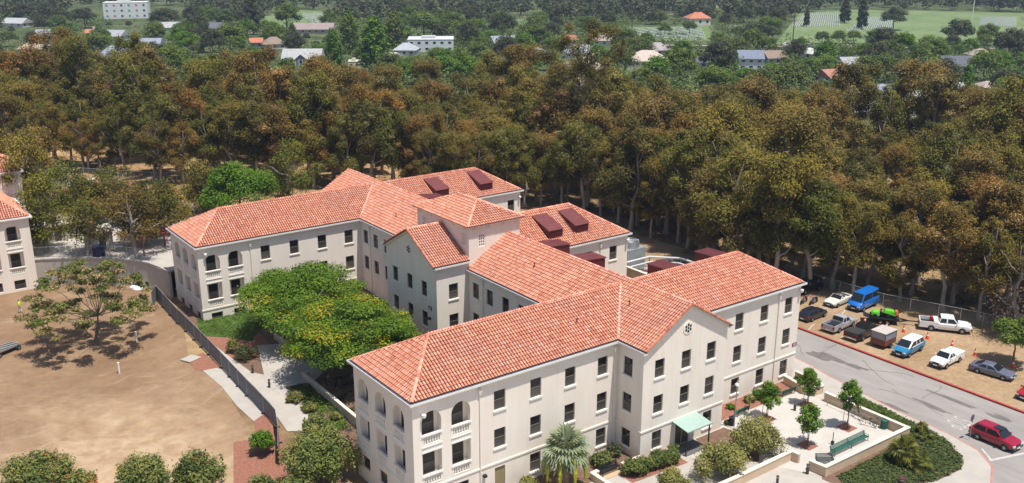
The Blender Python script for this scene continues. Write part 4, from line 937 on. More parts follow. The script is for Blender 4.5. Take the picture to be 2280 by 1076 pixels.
# --- trees near the buildings
def at(px, py, dz=0.0): p = G(px, py); return (p.x, p.y, T(p.x, p.y)+dz-0.05)
fl1 = make_round(301, 9.6, 7.6, yellow_m, 50000, 0.26, 0.22, 84, bark_grey, 0.5, (0.5, 0.24), 0.32, 0.6, 2.0, (0.13, 0.28))
fl2 = make_round(302, 9.2, 7.0, yellow_m, 48000, 0.26, 0.18, 80, bark_grey, 0.5, (0.5, 0.24), 0.3, 0.6, 2.0, (0.13, 0.28))
tree('flowering_tree', 'big green tree with few yellow flowers in the court, nearer the far wing', 'tree', fl1[0], fl1[1], (-18.9, 9.4, 1.3), 0.4, (1.06, 1.08, 0.97))
tree('flowering_tree', 'big tree thick with yellow flowers in the court, beside the near wing roof', 'tree', fl2[0], fl2[1], (-19.2, -3.4, 0.9), 1.7, (1.14, 1.14, 1.0))
tree('flowering_tree', 'smaller green tree at the back of the court against the centre block', 'tree', fl2[0], fl2[1], (-11.6, -10.5, 0.8), 3.6, 0.66)
tree('bright_green_tree', 'vivid light green tree behind the far left wing roof', 'tree', make_round(310, 10.5, 6.0, bright_m, 22000, 0.34, 0.05, 60, bark_grey, 0.9, None, 0.3, 0.55, 2.0, (0.14, 0.3))[0], RND[0][1], at(537, 485, -0.5), 0, (1.05, 1.05, 0.95))
# silk tree standing in the dirt: flat layered open crown on arching limbs
rr2 = random.Random(9); cls = []; tips = []
for k in range(105):
    a = k*2.399+rr2.uniform(-.3, .3); q = 8.0*math.sqrt((k+0.6)/105); zt = 9.6 - 4.6*(q/8.0)**2.1; z = zt - rr2.random()**1.3*min(4.2, zt-3.4); rx = rr2.uniform(0.55, 1.25)
    cls.append((q*math.cos(a), q*math.sin(a)*0.92, z, rx, rx, rr2.uniform(.2, .38)))
    if k % 5 == 0: tips.append(cls[-1][:3])
mb = MB(); limbs(mb, (0.0, 0, -0.2), tips, 0.28, 4, 8, 0.62, (0.9, -0.2, 3.6), 0.03)
silk = (leafmesh('crown', cls, 22000, 0.30, silk_m, 5, 2.0, 0.8, 0.35, 0.3, 0.0, (0.5, 0.55), 0.5, 0.14), mb.mesh('trunk', bark_grey, 60))
tree('silk_tree', 'spreading silk tree with flat feathery crown standing alone in the dirt lot', 'tree', silk[0], silk[1], at(212, 768), 0.3, (0.9, 0.9, 1.08))
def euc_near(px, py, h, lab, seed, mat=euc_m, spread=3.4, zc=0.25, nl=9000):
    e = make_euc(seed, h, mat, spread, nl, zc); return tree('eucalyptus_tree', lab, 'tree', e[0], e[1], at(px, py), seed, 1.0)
euc_near(300, 568, 9.8, 'broad dark eucalyptus behind the curved wall, nearer the far left wing', 401, euc_m, 3.9)
euc_near(330, 545, 9.0, 'eucalyptus behind the curved wall with pale trunk, right of the broad dark one', 405, eucg_m, 3.0)
euc_near(195, 566, 8.0, 'small thin eucalyptus above the middle of the curved wall', 402, eucg_m, 2.6, 0.35, 4500)
euc_near(105, 560, 11.0, 'slender eucalyptus beside the right edge of the left building', 403, eucg_m, 2.6)
euc_near(60, 520, 15.5, 'tall dense green tree rising behind the left building', 404, eucg_m, 3.6, 0.2, 12000)
euc_near(205, 500, 7.0, 'olive eucalyptus behind the thin one above the curved wall', 407, eucg_m, 2.4)
euc_near(140, 505, 9.5, 'olive eucalyptus between the left building and the red-roofed hut', 411, eucg_m, 3.0)
euc_near(255, 500, 8.5, 'dense eucalyptus behind the middle of the curved wall, under the lamp posts', 412, eucg_m, 3.4)
euc_near(95, 455, 13.0, 'tall eucalyptus beside the back road left of the lamp posts', 413, euc_m, 3.6, 0.2)
euc_near(385, 520, 6.5, 'small eucalyptus against the far end of the left wing roof', 414, eucg_m, 2.6)
euc_near(445, 475, 7.5, 'olive tree beside the vivid green one at the back road', 415, eucg_m, 2.8)
euc_near(640, 445, 10.0, 'olive tree behind the ridge of the far left wing', 416, eucg_m, 3.6, 0.15)
tree('round_tree', 'dark green little tree beside the back road near the bright green one', 'tree', DRK[0][0], DRK[0][1], at(450, 470), 0, 0.42)
# young staked trees in the plaza
def make_young(seed, h=4.6, R=1.25):
    rr = random.Random(seed); cls = []
    for k in range(16):
        f = (k+.5)/16; a = k*2.4; q = R*math.sin(math.pi*(0.18+0.75*f))*rr.uniform(.4, .9); rx = rr.uniform(.3, .52); cls.append((q*math.cos(a), q*math.sin(a), h*(0.42+0.54*f), rx, rx, rx*1.1))
    mb = MB(); limbs(mb, (0, 0, -0.1), [c[:3] for c in cls], 0.06, seed, 6, 0.6, (0.05, 0, h*0.85), 0.02)
    return leafmesh('crown', cls, 2600, 0.21, bright_m if seed % 2 else green_m, seed, 1.8, 0.5, 0.5, 0.4), mb.mesh('trunk', bark_grey, 60)
YT = [((1797, 905), 4.1, 501, 'young leafy tree in the plaza beside the blue bin'), ((1885, 955), 5.2, 503, 'tallest young tree, in a square pit by the bicycles'), ((1797, 995), 4.2, 505, 'young tree near the longest green bench'), ((1706, 935), 4.1, 507, 'sparse young tree in the plaza near the building wall')]
for (q, h, sd_, lab) in YT:
    y = make_young(sd_, h); p = at(*q, dz=0.15); tree('young_tree', lab, 'tree', y[0], y[1], p, sd_)
    s = MB(); s.box(-0.75, 0.75, -0.75, 0.75, 0, 0.012); o = s.build('tree_pit', mulch, None); o.location = (p[0], p[1], 0.15 if sd_ != 507 else 0.151); struct(o)
    for dx in (-0.45, 0.45):
        s = MB(); s.tube([(p[0]+dx, p[1]+0.2, 0.13), (p[0]+dx*0.9, p[1]+0.2, 1.9)], 0.03, 5); tag(s.build('tree_stake', M('stake_wood', (0.3, 0.22, 0.14), 0.9), None), ('left' if dx < 0 else 'right') + ' wooden stake of the ' + lab, 'stake', 'tree stakes in the plaza')
p = at(2255, 812); tr = make_round(520, 6.0, 2.6, green_m, 5000, 0.3, 0.42, 22, bark_grey, 0.8, None, 0.16); tree('round_tree', 'small round tree standing in the dirt parking at the right edge', 'tree', tr[0], tr[1], p, 0, 1.0)
# --- shrubs
def make_shrub(seed, R, H, mat, nl, size, fl=None, nc=30, asp=1.9, up=0.5):
    rr = random.Random(seed); cls = []
    for k in range(nc):
        a = k*2.399 + rr.uniform(-.5, .5); q = R*math.sqrt((k+.5)/nc)*rr.uniform(0.55, 0.98); z = H*(0.2+0.58*math.sqrt(max(0.05, 1-(q/R)**2))*rr.uniform(.5, 1.15)); rx = R*rr.uniform(.16, .36); cls.append((q*math.cos(a), q*math.sin(a), z, rx, rx, min(rx*rr.uniform(.8, 1.4), H*0.3)))
    for k in range(nc//3):                          # loose shoots that break the outline
        a = rr.uniform(0, 6.28); q = R*rr.uniform(.2, 1.05); cls.append((q*math.cos(a), q*math.sin(a), H*rr.uniform(.6, 1.0)*(1.05-0.35*q/R), R*.09, R*.09, H*.13))
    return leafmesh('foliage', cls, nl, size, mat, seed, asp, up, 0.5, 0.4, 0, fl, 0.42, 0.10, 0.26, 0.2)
def shrub(name, lab, px, py, R, H, mat, seed, nl=2600, size=0.22, fl=None, dz=0.1, group=None, asp=1.9, xy=None):
    o = obj(name, make_shrub(seed, R, H, mat, nl, size, fl, asp=asp)); o.location = (xy[0], xy[1], T(*xy)+dz) if xy else at(px, py, dz); return tag(o, lab, 'shrub', group)
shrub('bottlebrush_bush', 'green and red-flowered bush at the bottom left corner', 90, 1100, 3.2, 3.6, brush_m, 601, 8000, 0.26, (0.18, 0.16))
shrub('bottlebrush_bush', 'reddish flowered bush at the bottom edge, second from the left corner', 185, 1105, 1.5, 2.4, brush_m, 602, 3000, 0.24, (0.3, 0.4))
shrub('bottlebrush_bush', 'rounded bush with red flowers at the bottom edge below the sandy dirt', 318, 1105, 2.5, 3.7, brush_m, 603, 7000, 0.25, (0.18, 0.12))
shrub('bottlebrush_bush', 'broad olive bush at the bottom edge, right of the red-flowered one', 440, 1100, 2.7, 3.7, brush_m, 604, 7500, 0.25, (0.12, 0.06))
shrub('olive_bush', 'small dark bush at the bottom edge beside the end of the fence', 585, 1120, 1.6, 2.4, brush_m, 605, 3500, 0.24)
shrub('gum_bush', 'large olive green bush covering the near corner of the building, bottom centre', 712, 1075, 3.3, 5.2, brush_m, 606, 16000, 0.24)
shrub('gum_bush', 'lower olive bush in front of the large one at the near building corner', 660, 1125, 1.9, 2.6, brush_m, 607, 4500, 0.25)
shrub('grey_bush', 'olive bush behind the large one, beside the concrete path', 700, 965, 1.3, 1.7, brush_m, 608, 3000, 0.22)
shrub('spiky_bush', 'bright green upright bush on red mulch at the end of the grey fence', 585, 1012, 1.25, 2.4, bright_m, 609, 2600, 0.45, None, 0.1, None, 4.5)
for k, (px, py, r, h, lab) in enumerate(((657, 895, 0.95, 1.1, 'round grassy clump beside the path, next to the folded scooter'), (690, 915, 0.9, 0.9, 'round grassy clump, second along the path beside the low court wall'), (745, 935, 0.6, 0.8, 'small grassy clump by the arched wall of the near wing'), (520, 785, 0.8, 1.9, 'tall tufted grass beside the path near the far wing lawn'), (548, 800, 1.3, 1.6, 'dark shrub under the flowering tree beside the path'))):
    shrub('grass_clump', lab, px, py, r, h, (olive_m, olive_m, olive_m, olive_m, dark_m)[k], 620+k, 1800, 0.3, None, 0.05, None, 4.0)
shrub('court_shrub', 'dark leafy shrub against the door of the centre block', 925, 735, 1.1, 1.6, dark_m, 630, 1800, 0.25)
rr = random.Random(64); cls = [(-8.1+5.4*k/23+rr.uniform(-.25, .25), -35.25-0.6*k/23+rr.uniform(-.55, .55), 0.55+rr.uniform(0, .55), .62, .55, .5) for k in range(24)]
o = obj('hedge', leafmesh('hedge', cls, 9500, 0.2, green_m, 64, 1.8, .5, .6, .3)); o.location = (0, 0, 0.1); tag(o, 'dense dark green hedge between the gable wall and the entrance path', 'hedge')
shrub('olive_shrub', 'large airy olive-yellow shrub in front of the entrance canopy', 0, 0, 2.5, 3.2, olive_m, 642, 10000, 0.2, (0.2, 0.3), xy=(4.6, -39.2))
shrub('olive_shrub', 'airy olive shrub at the bottom edge below the entrance canopy', 0, 0, 2.4, 3.0, olive_m, 643, 9500, 0.2, (0.2, 0.3), xy=(-1.2, -39.9))
shrub('olive_shrub', 'small grey-green shrub at the bottom edge before the entrance path', 0, 0, 1.6, 1.9, olive_m, 644, 5000, 0.2, None, xy=(-6.6, -39.4))
shrub('grey_shrub', 'grey-green shrub beside the palm under the window', 1320, 1040, 1.1, 1.5, brush_m, 645, 2600, 0.2, xy=(-8.9, -32.6))
shrub('grey_shrub', 'rounded olive bush beside the tan side door', 1150, 1076, 1.1, 1.4, olive_m, 646, 2600, 0.2, xy=(-17.0, -32.0))
shrub('corner_shrub', 'dark small shrub in the inner corner below the downpipe', 1370, 1015, 0.75, 1.1, dark_m, 647, 1200, 0.22, xy=(-6.6, -31.7))
for k, (x, y, r, h, lab) in enumerate(((13.6, -31.9, .8, 1.0, 'green shrub against the wall behind the plaza bench nearest the road'), (12.2, -31.9, .6, .9, 'yellowish green shrub against the wall between two ground floor windows'), (15.6, -32.0, .95, 1.0, 'bushy green shrub under the last ground floor window'), (9.4, -31.8, .45, .6, 'tiny bright shrub at the wall beside the first green bench'), (6.6, -33.9, .4, .5, 'small dark clipped ball shrub at the gable corner'), (5.6, -36.0, .55, .6, 'dark round shrub beside the airy olive one'), (20.0, -32.1, .8, .9, 'low shrub behind the planter wall at the road corner'))):
    shrub('wall_shrub', lab, 0, 0, r, h, (green_m, olive_m, green_m, bright_m, dark_m, dark_m, green_m)[k], 650+k, 1300, 0.19, xy=(x, y))
shrub('verge_shrub', 'green shrub outside the plaza wall behind the tallest young tree', 1918, 905, .8, 1.7, green_m, 660, 2200, 0.2, xy=(21.3, -38.0))
shrub('yucca_clump', 'upright spiky tuft at the corner of the plaza wall', 2050, 968, .5, 1.3, olive_m, 661, 500, 0.7, None, 0.12, None, 6.0)
# low ground cover in the rounded corner bed and the verge strip
def in_poly(x, y, P):
    c = False; n = len(P)
    for i in range(n):
        (x0, y0), (x1, y1) = P[i], P[(i+1) % n]
        if (y0 > y) != (y1 > y) and x < (x1-x0)*(y-y0)/(y1-y0)+x0: c = not c
    return c
def cover(name, lab, poly, n, size, mat, h, seed, z=None, asp=1.8):
    r = random.Random(seed); xs = [p[0] for p in poly]; ys = [p[1] for p in poly]; cls = []
    while len(cls) < n:
        x, y = r.uniform(min(xs), max(xs)), r.uniform(min(ys), max(ys))
        if in_poly(x, y, poly): q = h*r.uniform(.6, 1.2); cls.append((x, y, (T(x, y) if z is None else z)+0.12, 0.42, 0.42, q))
    o = obj(name, leafmesh(name, cls, n*18, size, mat, seed, asp, 0.7, 0.4)); return stuff(o, lab, 'ground cover')
bed = gp([(1950, 905), (2012, 940), (2068, 962), (2110, 990), (2138, 1022), (2136, 1046), (2086, 1068), (2020, 1085), (1910, 1092), (1868, 1068), (1960, 1020), (2000, 990), (2030, 955)])
cover('ground_cover', 'dark green low ground cover filling the rounded bed beside the road', bed, 1600, 0.25, cover_m, 0.26, 71, 0.12)
cover('ground_cover', 'dark green creeping cover along the outside of the plaza wall', gp([(1915, 892), (1960, 912), (2030, 948), (2040, 962), (2025, 958), (1925, 908)]), 330, 0.24, green_m, 0.24, 72, 0.12)
cover('lawn_grass', 'short green lawn at the foot of the far wing', gp([(438, 714), (470, 702), (560, 668), (640, 665), (560, 758), (500, 750), (447, 746)]), 420, 0.2, green_m, 0.09, 73, None, 3.5)
cover('bed_grass', 'green ground cover between the path and the near wing', gp([(640, 868), (700, 850), (770, 905), (778, 960), (720, 955), (690, 925)]), 300, 0.22, green_m, 0.16, 74)
cover('bed_plants', 'ground plants under the flowering trees in the court', [(-26, -18), (-7, -18), (-7, -2), (-22, -2)], 320, 0.3, dark_m, 0.3, 75)
# sparse dry grass tufts on the bare dirt edges
# palms
def fan_leaf(mb, base, dirv, L, R, droop, rr, tone, seg=14):
    d = Vector(dirv).normalized(); p = Vector(base); tip = p + d*L + Vector((0, 0, -droop*L*0.6)); mb.tube([p, p+d*L*0.55+Vector((0, 0, -droop*L*0.1)), tip], [0.035, 0.025, 0.02], 4)
    fwd = (tip-(p+d*L*0.55)).normalized(); side = fwd.cross(Vector((0, 0, 1))).normalized(); up = side.cross(fwd)
    for k in range(seg):
        am = R_(-115+230*(k+0.5)/seg) + rr.uniform(-.05, .05); hw_ = R_(115/seg)*0.9; q = R*(0.82+0.25*math.cos(am))*rr.uniform(.85, 1.12)
        v = lambda a, r, z: tip + fwd*math.cos(a)*r + side*math.sin(a)*r + up*z
        m0, m1 = v(am-hw_, q*0.62, 0.03), v(am+hw_, q*0.62, 0.03); e = v(am, q, -0.04*q) + Vector((0, 0, -0.3*q*droop)); c = v(am, q*0.62, -0.03)
        mb.add([tip, m0, c], [(0, 1, 2)], 0, tone); mb.add([tip, c, m1], [(0, 1, 2)], 0, cl(tone*1.12, 0, .99)); mb.add([m0, e, c], [(0, 1, 2)], 0, tone*0.9+0.02); mb.add([c, e, m1], [(0, 1, 2)], 0, cl(tone*1.15, 0, .99))
def fan_palm(name, lab, loc, h, nleaf, L, R, mat, seed, r0=0.3, skirt=True, stalks=0):
    rr = random.Random(seed); o = thing(name, lab, 'palm', loc); mb = MB(); prof = [(r0*1.25, -0.2), (r0, 0.4)]
    for k in range(8): prof += [(r0*(1.06-0.02*k), 0.4+(h-0.4)*k/8), (r0*(0.93-0.02*k), 0.4+(h-0.4)*(k+0.8)/8)]
    mb.lathe(prof, 10); mb.build('trunk', trunk_tan, o)
    mb = MB(); n_up = nleaf
    for k in range(n_up):
        a = k*2.399; e = R_(80 - 100*(k/n_up)**0.9 + rr.uniform(-8, 8)); fan_leaf(mb, (0, 0, h), (math.cos(a)*math.cos(e), math.sin(a)*math.cos(e), math.sin(e)), L*rr.uniform(.85, 1.1), R, 0.15+0.45*(k/n_up), rr, cl(0.35+0.3*rr.random()+0.25*(1-k/n_up), 0.02, 0.98))
    mb.build('crown', mat, o)
    if skirt:
        mb = MB()
        for k in range(16):
            a = k*2.399; fan_leaf(mb, (0, 0, h-0.2), (math.cos(a)*0.5, math.sin(a)*0.5, -0.9), L*0.8, R*0.7, 0.5, rr, 0.4, 8)
        mb.build('dead_frond_skirt', M('dry_frond', (0.20, 0.14, 0.08), 0.9, 0.3), o)
    for k in range(stalks):
        a = k*6.283/stalks+0.3; mb = MB(); c, s = math.cos(a), math.sin(a); pts = [(0, 0, h), (c*0.9, s*0.9, h+0.3), (c*1.6, s*1.6, h-0.4), (c*1.9, s*1.9, h-1.6), (c*1.95, s*1.95, h-2.7)]
        mb.tube(pts, [0.04, 0.07, 0.16, 0.2, 0.08], 6)
        for q in range(40):
            f = rr.random(); i = min(3, int(1+f*3)); b = Vector(pts[i])*(1-(1+f*3-i)) + Vector(pts[i+1 if i < 4 else 4])*(1+f*3-i); mb.beam(b, b+Vector((rr.uniform(-.25, .25), rr.uniform(-.25, .25), -rr.uniform(.2, .5))), 0.05, 0.05)
        mb.build('flower_stalk', yfl_m, o)
    return o
fan_palm('blue_fan_palm', 'silvery blue fan palm with hanging yellow flower stalks in front of the near wing', (-13.9, -33.4, 0.1), 4.0, 34, 1.2, 1.25, blue_m, 81, 0.34, True, 9)
fan_palm('fan_palm', 'clump of yellow-green fan palm in the dark ground cover bed', (*g2(2010, 1035), 0.1), 1.5, 30, 0.9, 0.8, fan_m, 82, 0.2, False)
fan_palm('fan_palm', 'smaller yellow-green fan palm right of the clump in the ground cover bed', (*g2(2045, 1050), 0.1), 0.8, 16, 0.7, 0.65, fan_m, 83, 0.16, False)
fan_palm('fan_palm', 'tiny pale palm at the edge of the ground cover bed near the road', (*g2(2058, 985), 0.1), 0.4, 12, 0.6, 0.5, fan_m, 84, 0.12, False)
# ------------------------------------------------------------------ vehicles (local x forward, origin on the ground under the middle)
def wheel_meshes(r, w):
    rot = Matrix.Rotation(R_(90), 4, 'X'); t = MB(); t.lathe([(r*0.62, -w/2), (r*0.95, -w/2), (r, -w*0.3), (r, w*0.3), (r*0.95, w/2), (r*0.62, w/2)], 20, 0, rot)
    q = MB(); q.lathe([(r*0.2, -w*0.52), (r*0.64, -w*0.45), (r*0.64, w*0.45), (r*0.2, w*0.52)], 16, 0, rot)
    for k in range(5):
        a = R_(72*k); m = Matrix.Rotation(a, 4, 'Y')
        for s in (-1, 1): q.box(-r*0.08, r*0.08, min(s*w*0.45, s*w*0.53), max(s*w*0.45, s*w*0.53), 0, r*0.62, 0, m)
    return t.mesh('tyre', rubber, 40), q.mesh('rim', M('alloy', (0.45, 0.46, 0.48), 0.35, metal=0.7), 40)
WHEELS = {}
def wheels(o, xs, track, r=0.33, w=0.23):
    if (r, w) not in WHEELS: WHEELS[(r, w)] = wheel_meshes(r, w)
    t, q = WHEELS[(r, w)]
    for x in xs:
        for s in (-1, 1):
            h = MB(); h.lathe([(r*1.16, -0.02), (r*1.16, 0.02)], 20, 0, Matrix.Rotation(R_(90), 4, 'X')); e = h.build('wheel', rubber, o); e.location = (x, s*(track-w*0.38), r)
            a = obj('tyre', t, e); b = obj('rim', q, e); a.location = (0, s*0.03, 0); b.location = (0, s*0.03, 0)
def paint(name, c, rough=0.28): return M(name, c, rough, 0.05, 1.0, spec=0.5, coat=0.5)
def loft(mb, st, mi=0):
    """st: list of (x, section points (y,z) from bottom centre round one side to top centre)"""
    full = [[(x, y, z) for y, z in sec] + [(x, -y, z) for y, z in sec[-2:0:-1]] for x, sec in st]; n = len(full[0]); vs = [v for r in full for v in r]; fs = []
    for i in range(len(full)-1):
        for k in range(n): k2 = (k+1) % n; fs.append((i*n+k, (i+1)*n+k, (i+1)*n+k2, i*n+k2))
    fs.append(tuple(range(n))); fs.append(tuple(range((len(full)-1)*n, len(full)*n))[::-1]); mb.add(vs, fs, mi)
def car(name, label, cat, loc, rot, pnt, L=4.6, W=1.8, H=1.45, hood=0.78, deck=0.95, belt=0.9, ws=(0.30, 0.44), rw=(0.80, 0.93), zb=0.22, wr=0.33, roof_m=None, bed=None, glass=True, split=None, lights=True, two_tone=None, group=None):
    """ws/rw: where the windscreen and rear window start and end, as fractions of the length from the nose"""
    o = thing(name, label, cat, loc, rot, group); X = lambda f: L*(0.5-f); w = W/2; mb = MB()
    end = bed[0] if bed else 1.0
    def top(f):
        if f < ws[0]: return hood*(0.84 + 0.16*min(1, f/0.06)) + (belt-hood)*max(0, f/ws[0])**1.5
        if f > rw[1]: return belt + (deck-belt)*(1.0) - 0.1*max(0, (f-0.96)/0.04)
        return belt + (deck-belt)*max(0, (f-rw[0])/(rw[1]-rw[0]+1e-6)) if f > rw[0] else belt
    fr = sorted({0.0, 0.025, 0.07, 0.15, ws[0], 0.5, rw[0], min(rw[1], end), end*0.97, end} | {f for f in (0.9,) if f < end}); fr = [f for f in fr if f <= end]; st = []
    for f in fr:
        ww = w*(0.80 if f == 0 else 0.9 if f < 0.03 else 0.97 if f < 0.08 else 1.0)*(0.93 if f > 0.985 and not bed else 1.0); z0 = zb + (0.16 if f < 0.03 else 0.06 if f < 0.08 else 0) + (0.12 if f > 0.985 and not bed else 0); zt = top(f); zm = (z0+zt)/2
        st.append((X(f), [(0, z0), (ww*0.9, z0), (ww*0.98, z0+0.1), (ww, zm), (ww*0.97, zt-0.08), (ww*0.88, zt), (0, zt+0.02)]))
    loft(mb, st); body = mb.build('body', [pnt], o, 35)
    if glass:
        rz = H; g = MB(); rwid = w*0.74; bw = w*0.93; xs = [X(ws[0]), X(ws[1]), X(rw[0]), X(min(rw[1], end))]; zbl = belt-0.03
        secs = [(xs[0], bw*0.9, zbl, 0.02), (xs[1], bw, zbl, rz-zbl-0.04), ((xs[1]+xs[2])/2, bw, zbl, rz-zbl), (xs[2], bw*0.98, zbl, rz-zbl-0.04), (xs[3], bw*0.88, zbl, 0.04)]
        st = []
        for x, b, z, h in secs: q = rwid if h > 0.3 else b*0.94; st.append((x, [(0, z), (b, z), (b*0.985, z+h*0.1), (q+0.03, z+h*0.86), (q-0.06, z+h), (0, z+h+0.025)]))
        loft(g, st); cabin = g.build('cabin', [roof_m or pnt], o, 30)
        def pane(pts, nm='window'): q = MB(); q.poly(pts); return q.build(nm, carglass, cabin)
        e = 0.012; t = rz-zbl; xa, xb, xc, xd = xs
        def front(u, s): return (xa+(xb-xa)*u + e*2, s*(bw*0.86*(1-u)+(rwid-0.05)*u), zbl+0.03+(t-0.06)*u + e*2)
        pane([front(0.06, 1), front(0.06, -1), front(0.93, -1), front(0.93, 1)], 'windscreen')
        def rear(u, s): return (xd+(xc-xd)*u - e*2, s*(bw*0.82*(1-u)+(rwid-0.05)*u), zbl+0.05+(t-0.08)*u + e*2)
        pane([rear(0.12, 1), rear(0.12, -1), rear(0.92, -1), rear(0.92, 1)], 'rear_window')
        def side(x, u, s): return (x, s*(bw*0.985*(1-u)+(rwid+0.03)*u + e), zbl+t*0.1+t*0.76*u)
        n = split or (2 if xb-xc < 2.4 else 3); xf0 = xa+(xb-xa)*0.25; cuts_ = [xb+(xc-xb)*k/n for k in range(n+1)]
        for s in (1, -1):
            for k in range(n):
                a0, a1 = cuts_[k]-0.05, cuts_[k+1]+0.05; lo0 = xf0 if k == 0 else a0; lo1 = (xc+(xd-xc)*0.45) if k == n-1 else a1
                pane([side(lo0-0.05, 0.08, s), side(lo1, 0.08, s), side(a1, 0.92, s), side(a0-0.02, 0.92, s)], 'side_window')
        for s in (1, -1): q = MB(); q.box(xf0-0.2, xf0-0.02, min(s*(bw+0.02), s*(bw+0.2)), max(s*(bw+0.02), s*(bw+0.2)), belt, belt+0.14); q.build('mirror', pnt, o)
    if bed:
        zt, z0, inner, cover_m = bed[1], bed[2], bed[3], bed[4]; x1, x0 = X(end)-0.0, X(1.0); q = MB()
        q.box(x0, x1-0.01, -w, -w+0.1, zb+0.1, zt); q.box(x0, x1-0.01, w-0.1, w, zb+0.1, zt); q.box(x0, x0+0.1, -w+0.1, w-0.1, zb+0.18, zt-0.01); q.box(x0+0.1, x1-0.01, -w+0.1, w-0.1, zb+0.15, z0); q.build('cargo_bed', [pnt], o)
        q = MB(); q.box(x0+0.11, x1-0.02, -w+0.11, w-0.11, z0+0.002, z0+0.03); q.build('bed_liner', black_m, o)
        if cover_m: q = MB(); q.box(x0+0.02, x1-0.03, -w+0.03, w-0.03, zt+0.002, zt+0.06); q.build('bed_cover', cover_m, o)
    q = MB(); q.box(X(0.0)-0.1, X(0.0)+0.09, -w*0.86, w*0.86, zb+0.08, zb+0.3); q.build('front_bumper', M('bumper_grey', (0.08, 0.08, 0.085), 0.5) if not two_tone else two_tone, o)
    q = MB(); q.box(X(1.0)-0.09, X(1.0)+0.06, -w*0.9, w*0.9, zb+0.1, zb+0.3); q.build('rear_bumper', M('bumper_grey', (0.08, 0.08, 0.085), 0.5) if not bed else chrome, o)
    q = MB(); q.box(X(0)+0.0, X(0)+0.035, -w*0.42, w*0.42, zb+0.33, hood*0.84-0.02); q.build('grille', black_m, o)
    for s in (1, -1):
        q = MB(); q.box(X(0.03), X(0.0)+0.03, min(s*w*0.5, s*w*0.86), max(s*w*0.5, s*w*0.86), hood*0.84-0.18, hood*0.84-0.02); q.build('headlight', lamp_glass, o)
        q = MB(); zt = (bed[1]-0.1 if bed else deck-0.06); q.box(X(1.0)-0.03, X(0.985), min(s*w*0.74, s*w*0.96), max(s*w*0.74, s*w*0.96), zt-0.32, zt-0.04); q.build('taillight', tail_red, o)
    q = MB(); q.box(X(1.0)-0.1, X(1.0)-0.091, -0.25, 0.25, zb+0.14, zb+0.27); q.build('number_plate', white_p, o)
    q = MB(); q.box(X(0.0)+0.091, X(0.0)+0.1, -0.25, 0.25, zb+0.12, zb+0.25); q.build('number_plate', white_p, o)
    q = MB(); q.box(X(0.93), X(0.07), -w*0.8, w*0.8, zb-0.02, zb+0.2); q.build('underbody', rubber, o)
    wheels(o, (X(0.18), X(0.79 if not bed else 0.77)), w, wr)
    return o
def head(a, b):
    p, q = G(*a), G(*b); return math.atan2(q.y-p.y, q.x-p.x)
PI = math.pi
silver = paint('silver_paint', (0.38, 0.39, 0.41)); blackp = paint('black_paint', (0.012, 0.012, 0.014)); whitep = paint('white_paint', (0.78, 0.78, 0.77)); bluep = paint('blue_paint', (0.01, 0.14, 0.52)); tealp = paint('teal_paint', (0.02, 0.19, 0.36)); grayp = paint('grey_blue_paint', (0.13, 0.14, 0.20)); redp = paint('crimson_paint', (0.30, 0.006, 0.03)); red2 = paint('red_paint', (0.33, 0.012, 0.015)); cream = paint('cream_paint', (0.70, 0.68, 0.60))
car('parked_car', 'dark hatchback parked tail to the red kerb beside the building corner', 'car', (37.6, -20.4, 0.02), 0.05, paint('navy_paint', (0.015, 0.018, 0.03)), 4.4, 1.76, 1.42, 0.8, 0.98, 0.92, (0.27, 0.42), (0.82, 0.95))
car('pickup_truck', 'silver grey pickup with open bed parked tail to the red kerb', 'pickup', (37.4, -24.6, 0.02), 0.08, silver, 5.3, 1.85, 1.68, 0.98, 1.08, 1.04, (0.28, 0.38), (0.56, 0.60), 0.3, 0.37, None, (0.61, 1.12, 0.72, None, None))
car('pickup_truck', 'black pickup with covered bed parked beside the silver one', 'pickup', (37.5, -27.9, 0.02), 0.06, blackp, 5.5, 1.9, 1.72, 1.0, 1.1, 1.06, (0.28, 0.38), (0.58, 0.62), 0.3, 0.38, None, (0.63, 1.16, 0.72, None, M('tonneau', (0.035, 0.035, 0.038), 0.7)))
car('minivan', 'blue minivan with white roof facing the red kerb', 'van', (37.6, -34.0, 0.02), PI+0.1, tealp, 4.7, 1.85, 1.78, 0.95, 1.1, 1.05, (0.18, 0.38), (0.90, 0.98), 0.25, 0.34, whitep, None, True, 3)
car('pickup_truck', 'small white pickup with a hatch in its roof facing the red kerb', 'pickup', (38.3, -38.4, 0.02), PI+0.05, whitep, 4.9, 1.75, 1.6, 0.95, 1.05, 1.0, (0.27, 0.38), (0.54, 0.58), 0.28, 0.35, None, (0.60, 1.1, 0.7, None, M('white_tonneau', (0.72, 0.72, 0.70), 0.5)))
p = G(2208, 838); car('parked_car', 'grey-blue coupe parked alone on the dirt near the right edge', 'car', (p.x+0.4, p.y+0.2, 0.02), head((2168, 826), (2250, 850)), grayp, 4.5, 1.75, 1.32, 0.74, 0.92, 0.86, (0.30, 0.47), (0.70, 0.92))
car('parked_car', 'red car cut off by the right edge on the dirt parking', 'car', (37.9, -48.5, 0.02), PI, red2, 4.4, 1.78, 1.45, 0.8, 0.98, 0.92, (0.27, 0.42), (0.8, 0.95))
p = G(2210, 988); suv = car('red_suv', 'crimson compact SUV with sunroof stopped on the road at the stop line', 'car', (p.x+0.4, p.y+0.0, 0.0), head((2176, 978), (2256, 1012)), redp, 4.4, 1.85, 1.68, 0.92, 1.12, 1.04, (0.24, 0.40), (0.86, 0.97), 0.28, 0.36)
q = MB(); q.box(-0.15, 0.7, -0.45, 0.45, 1.705, 1.72); q.build('sunroof', carglass, suv)
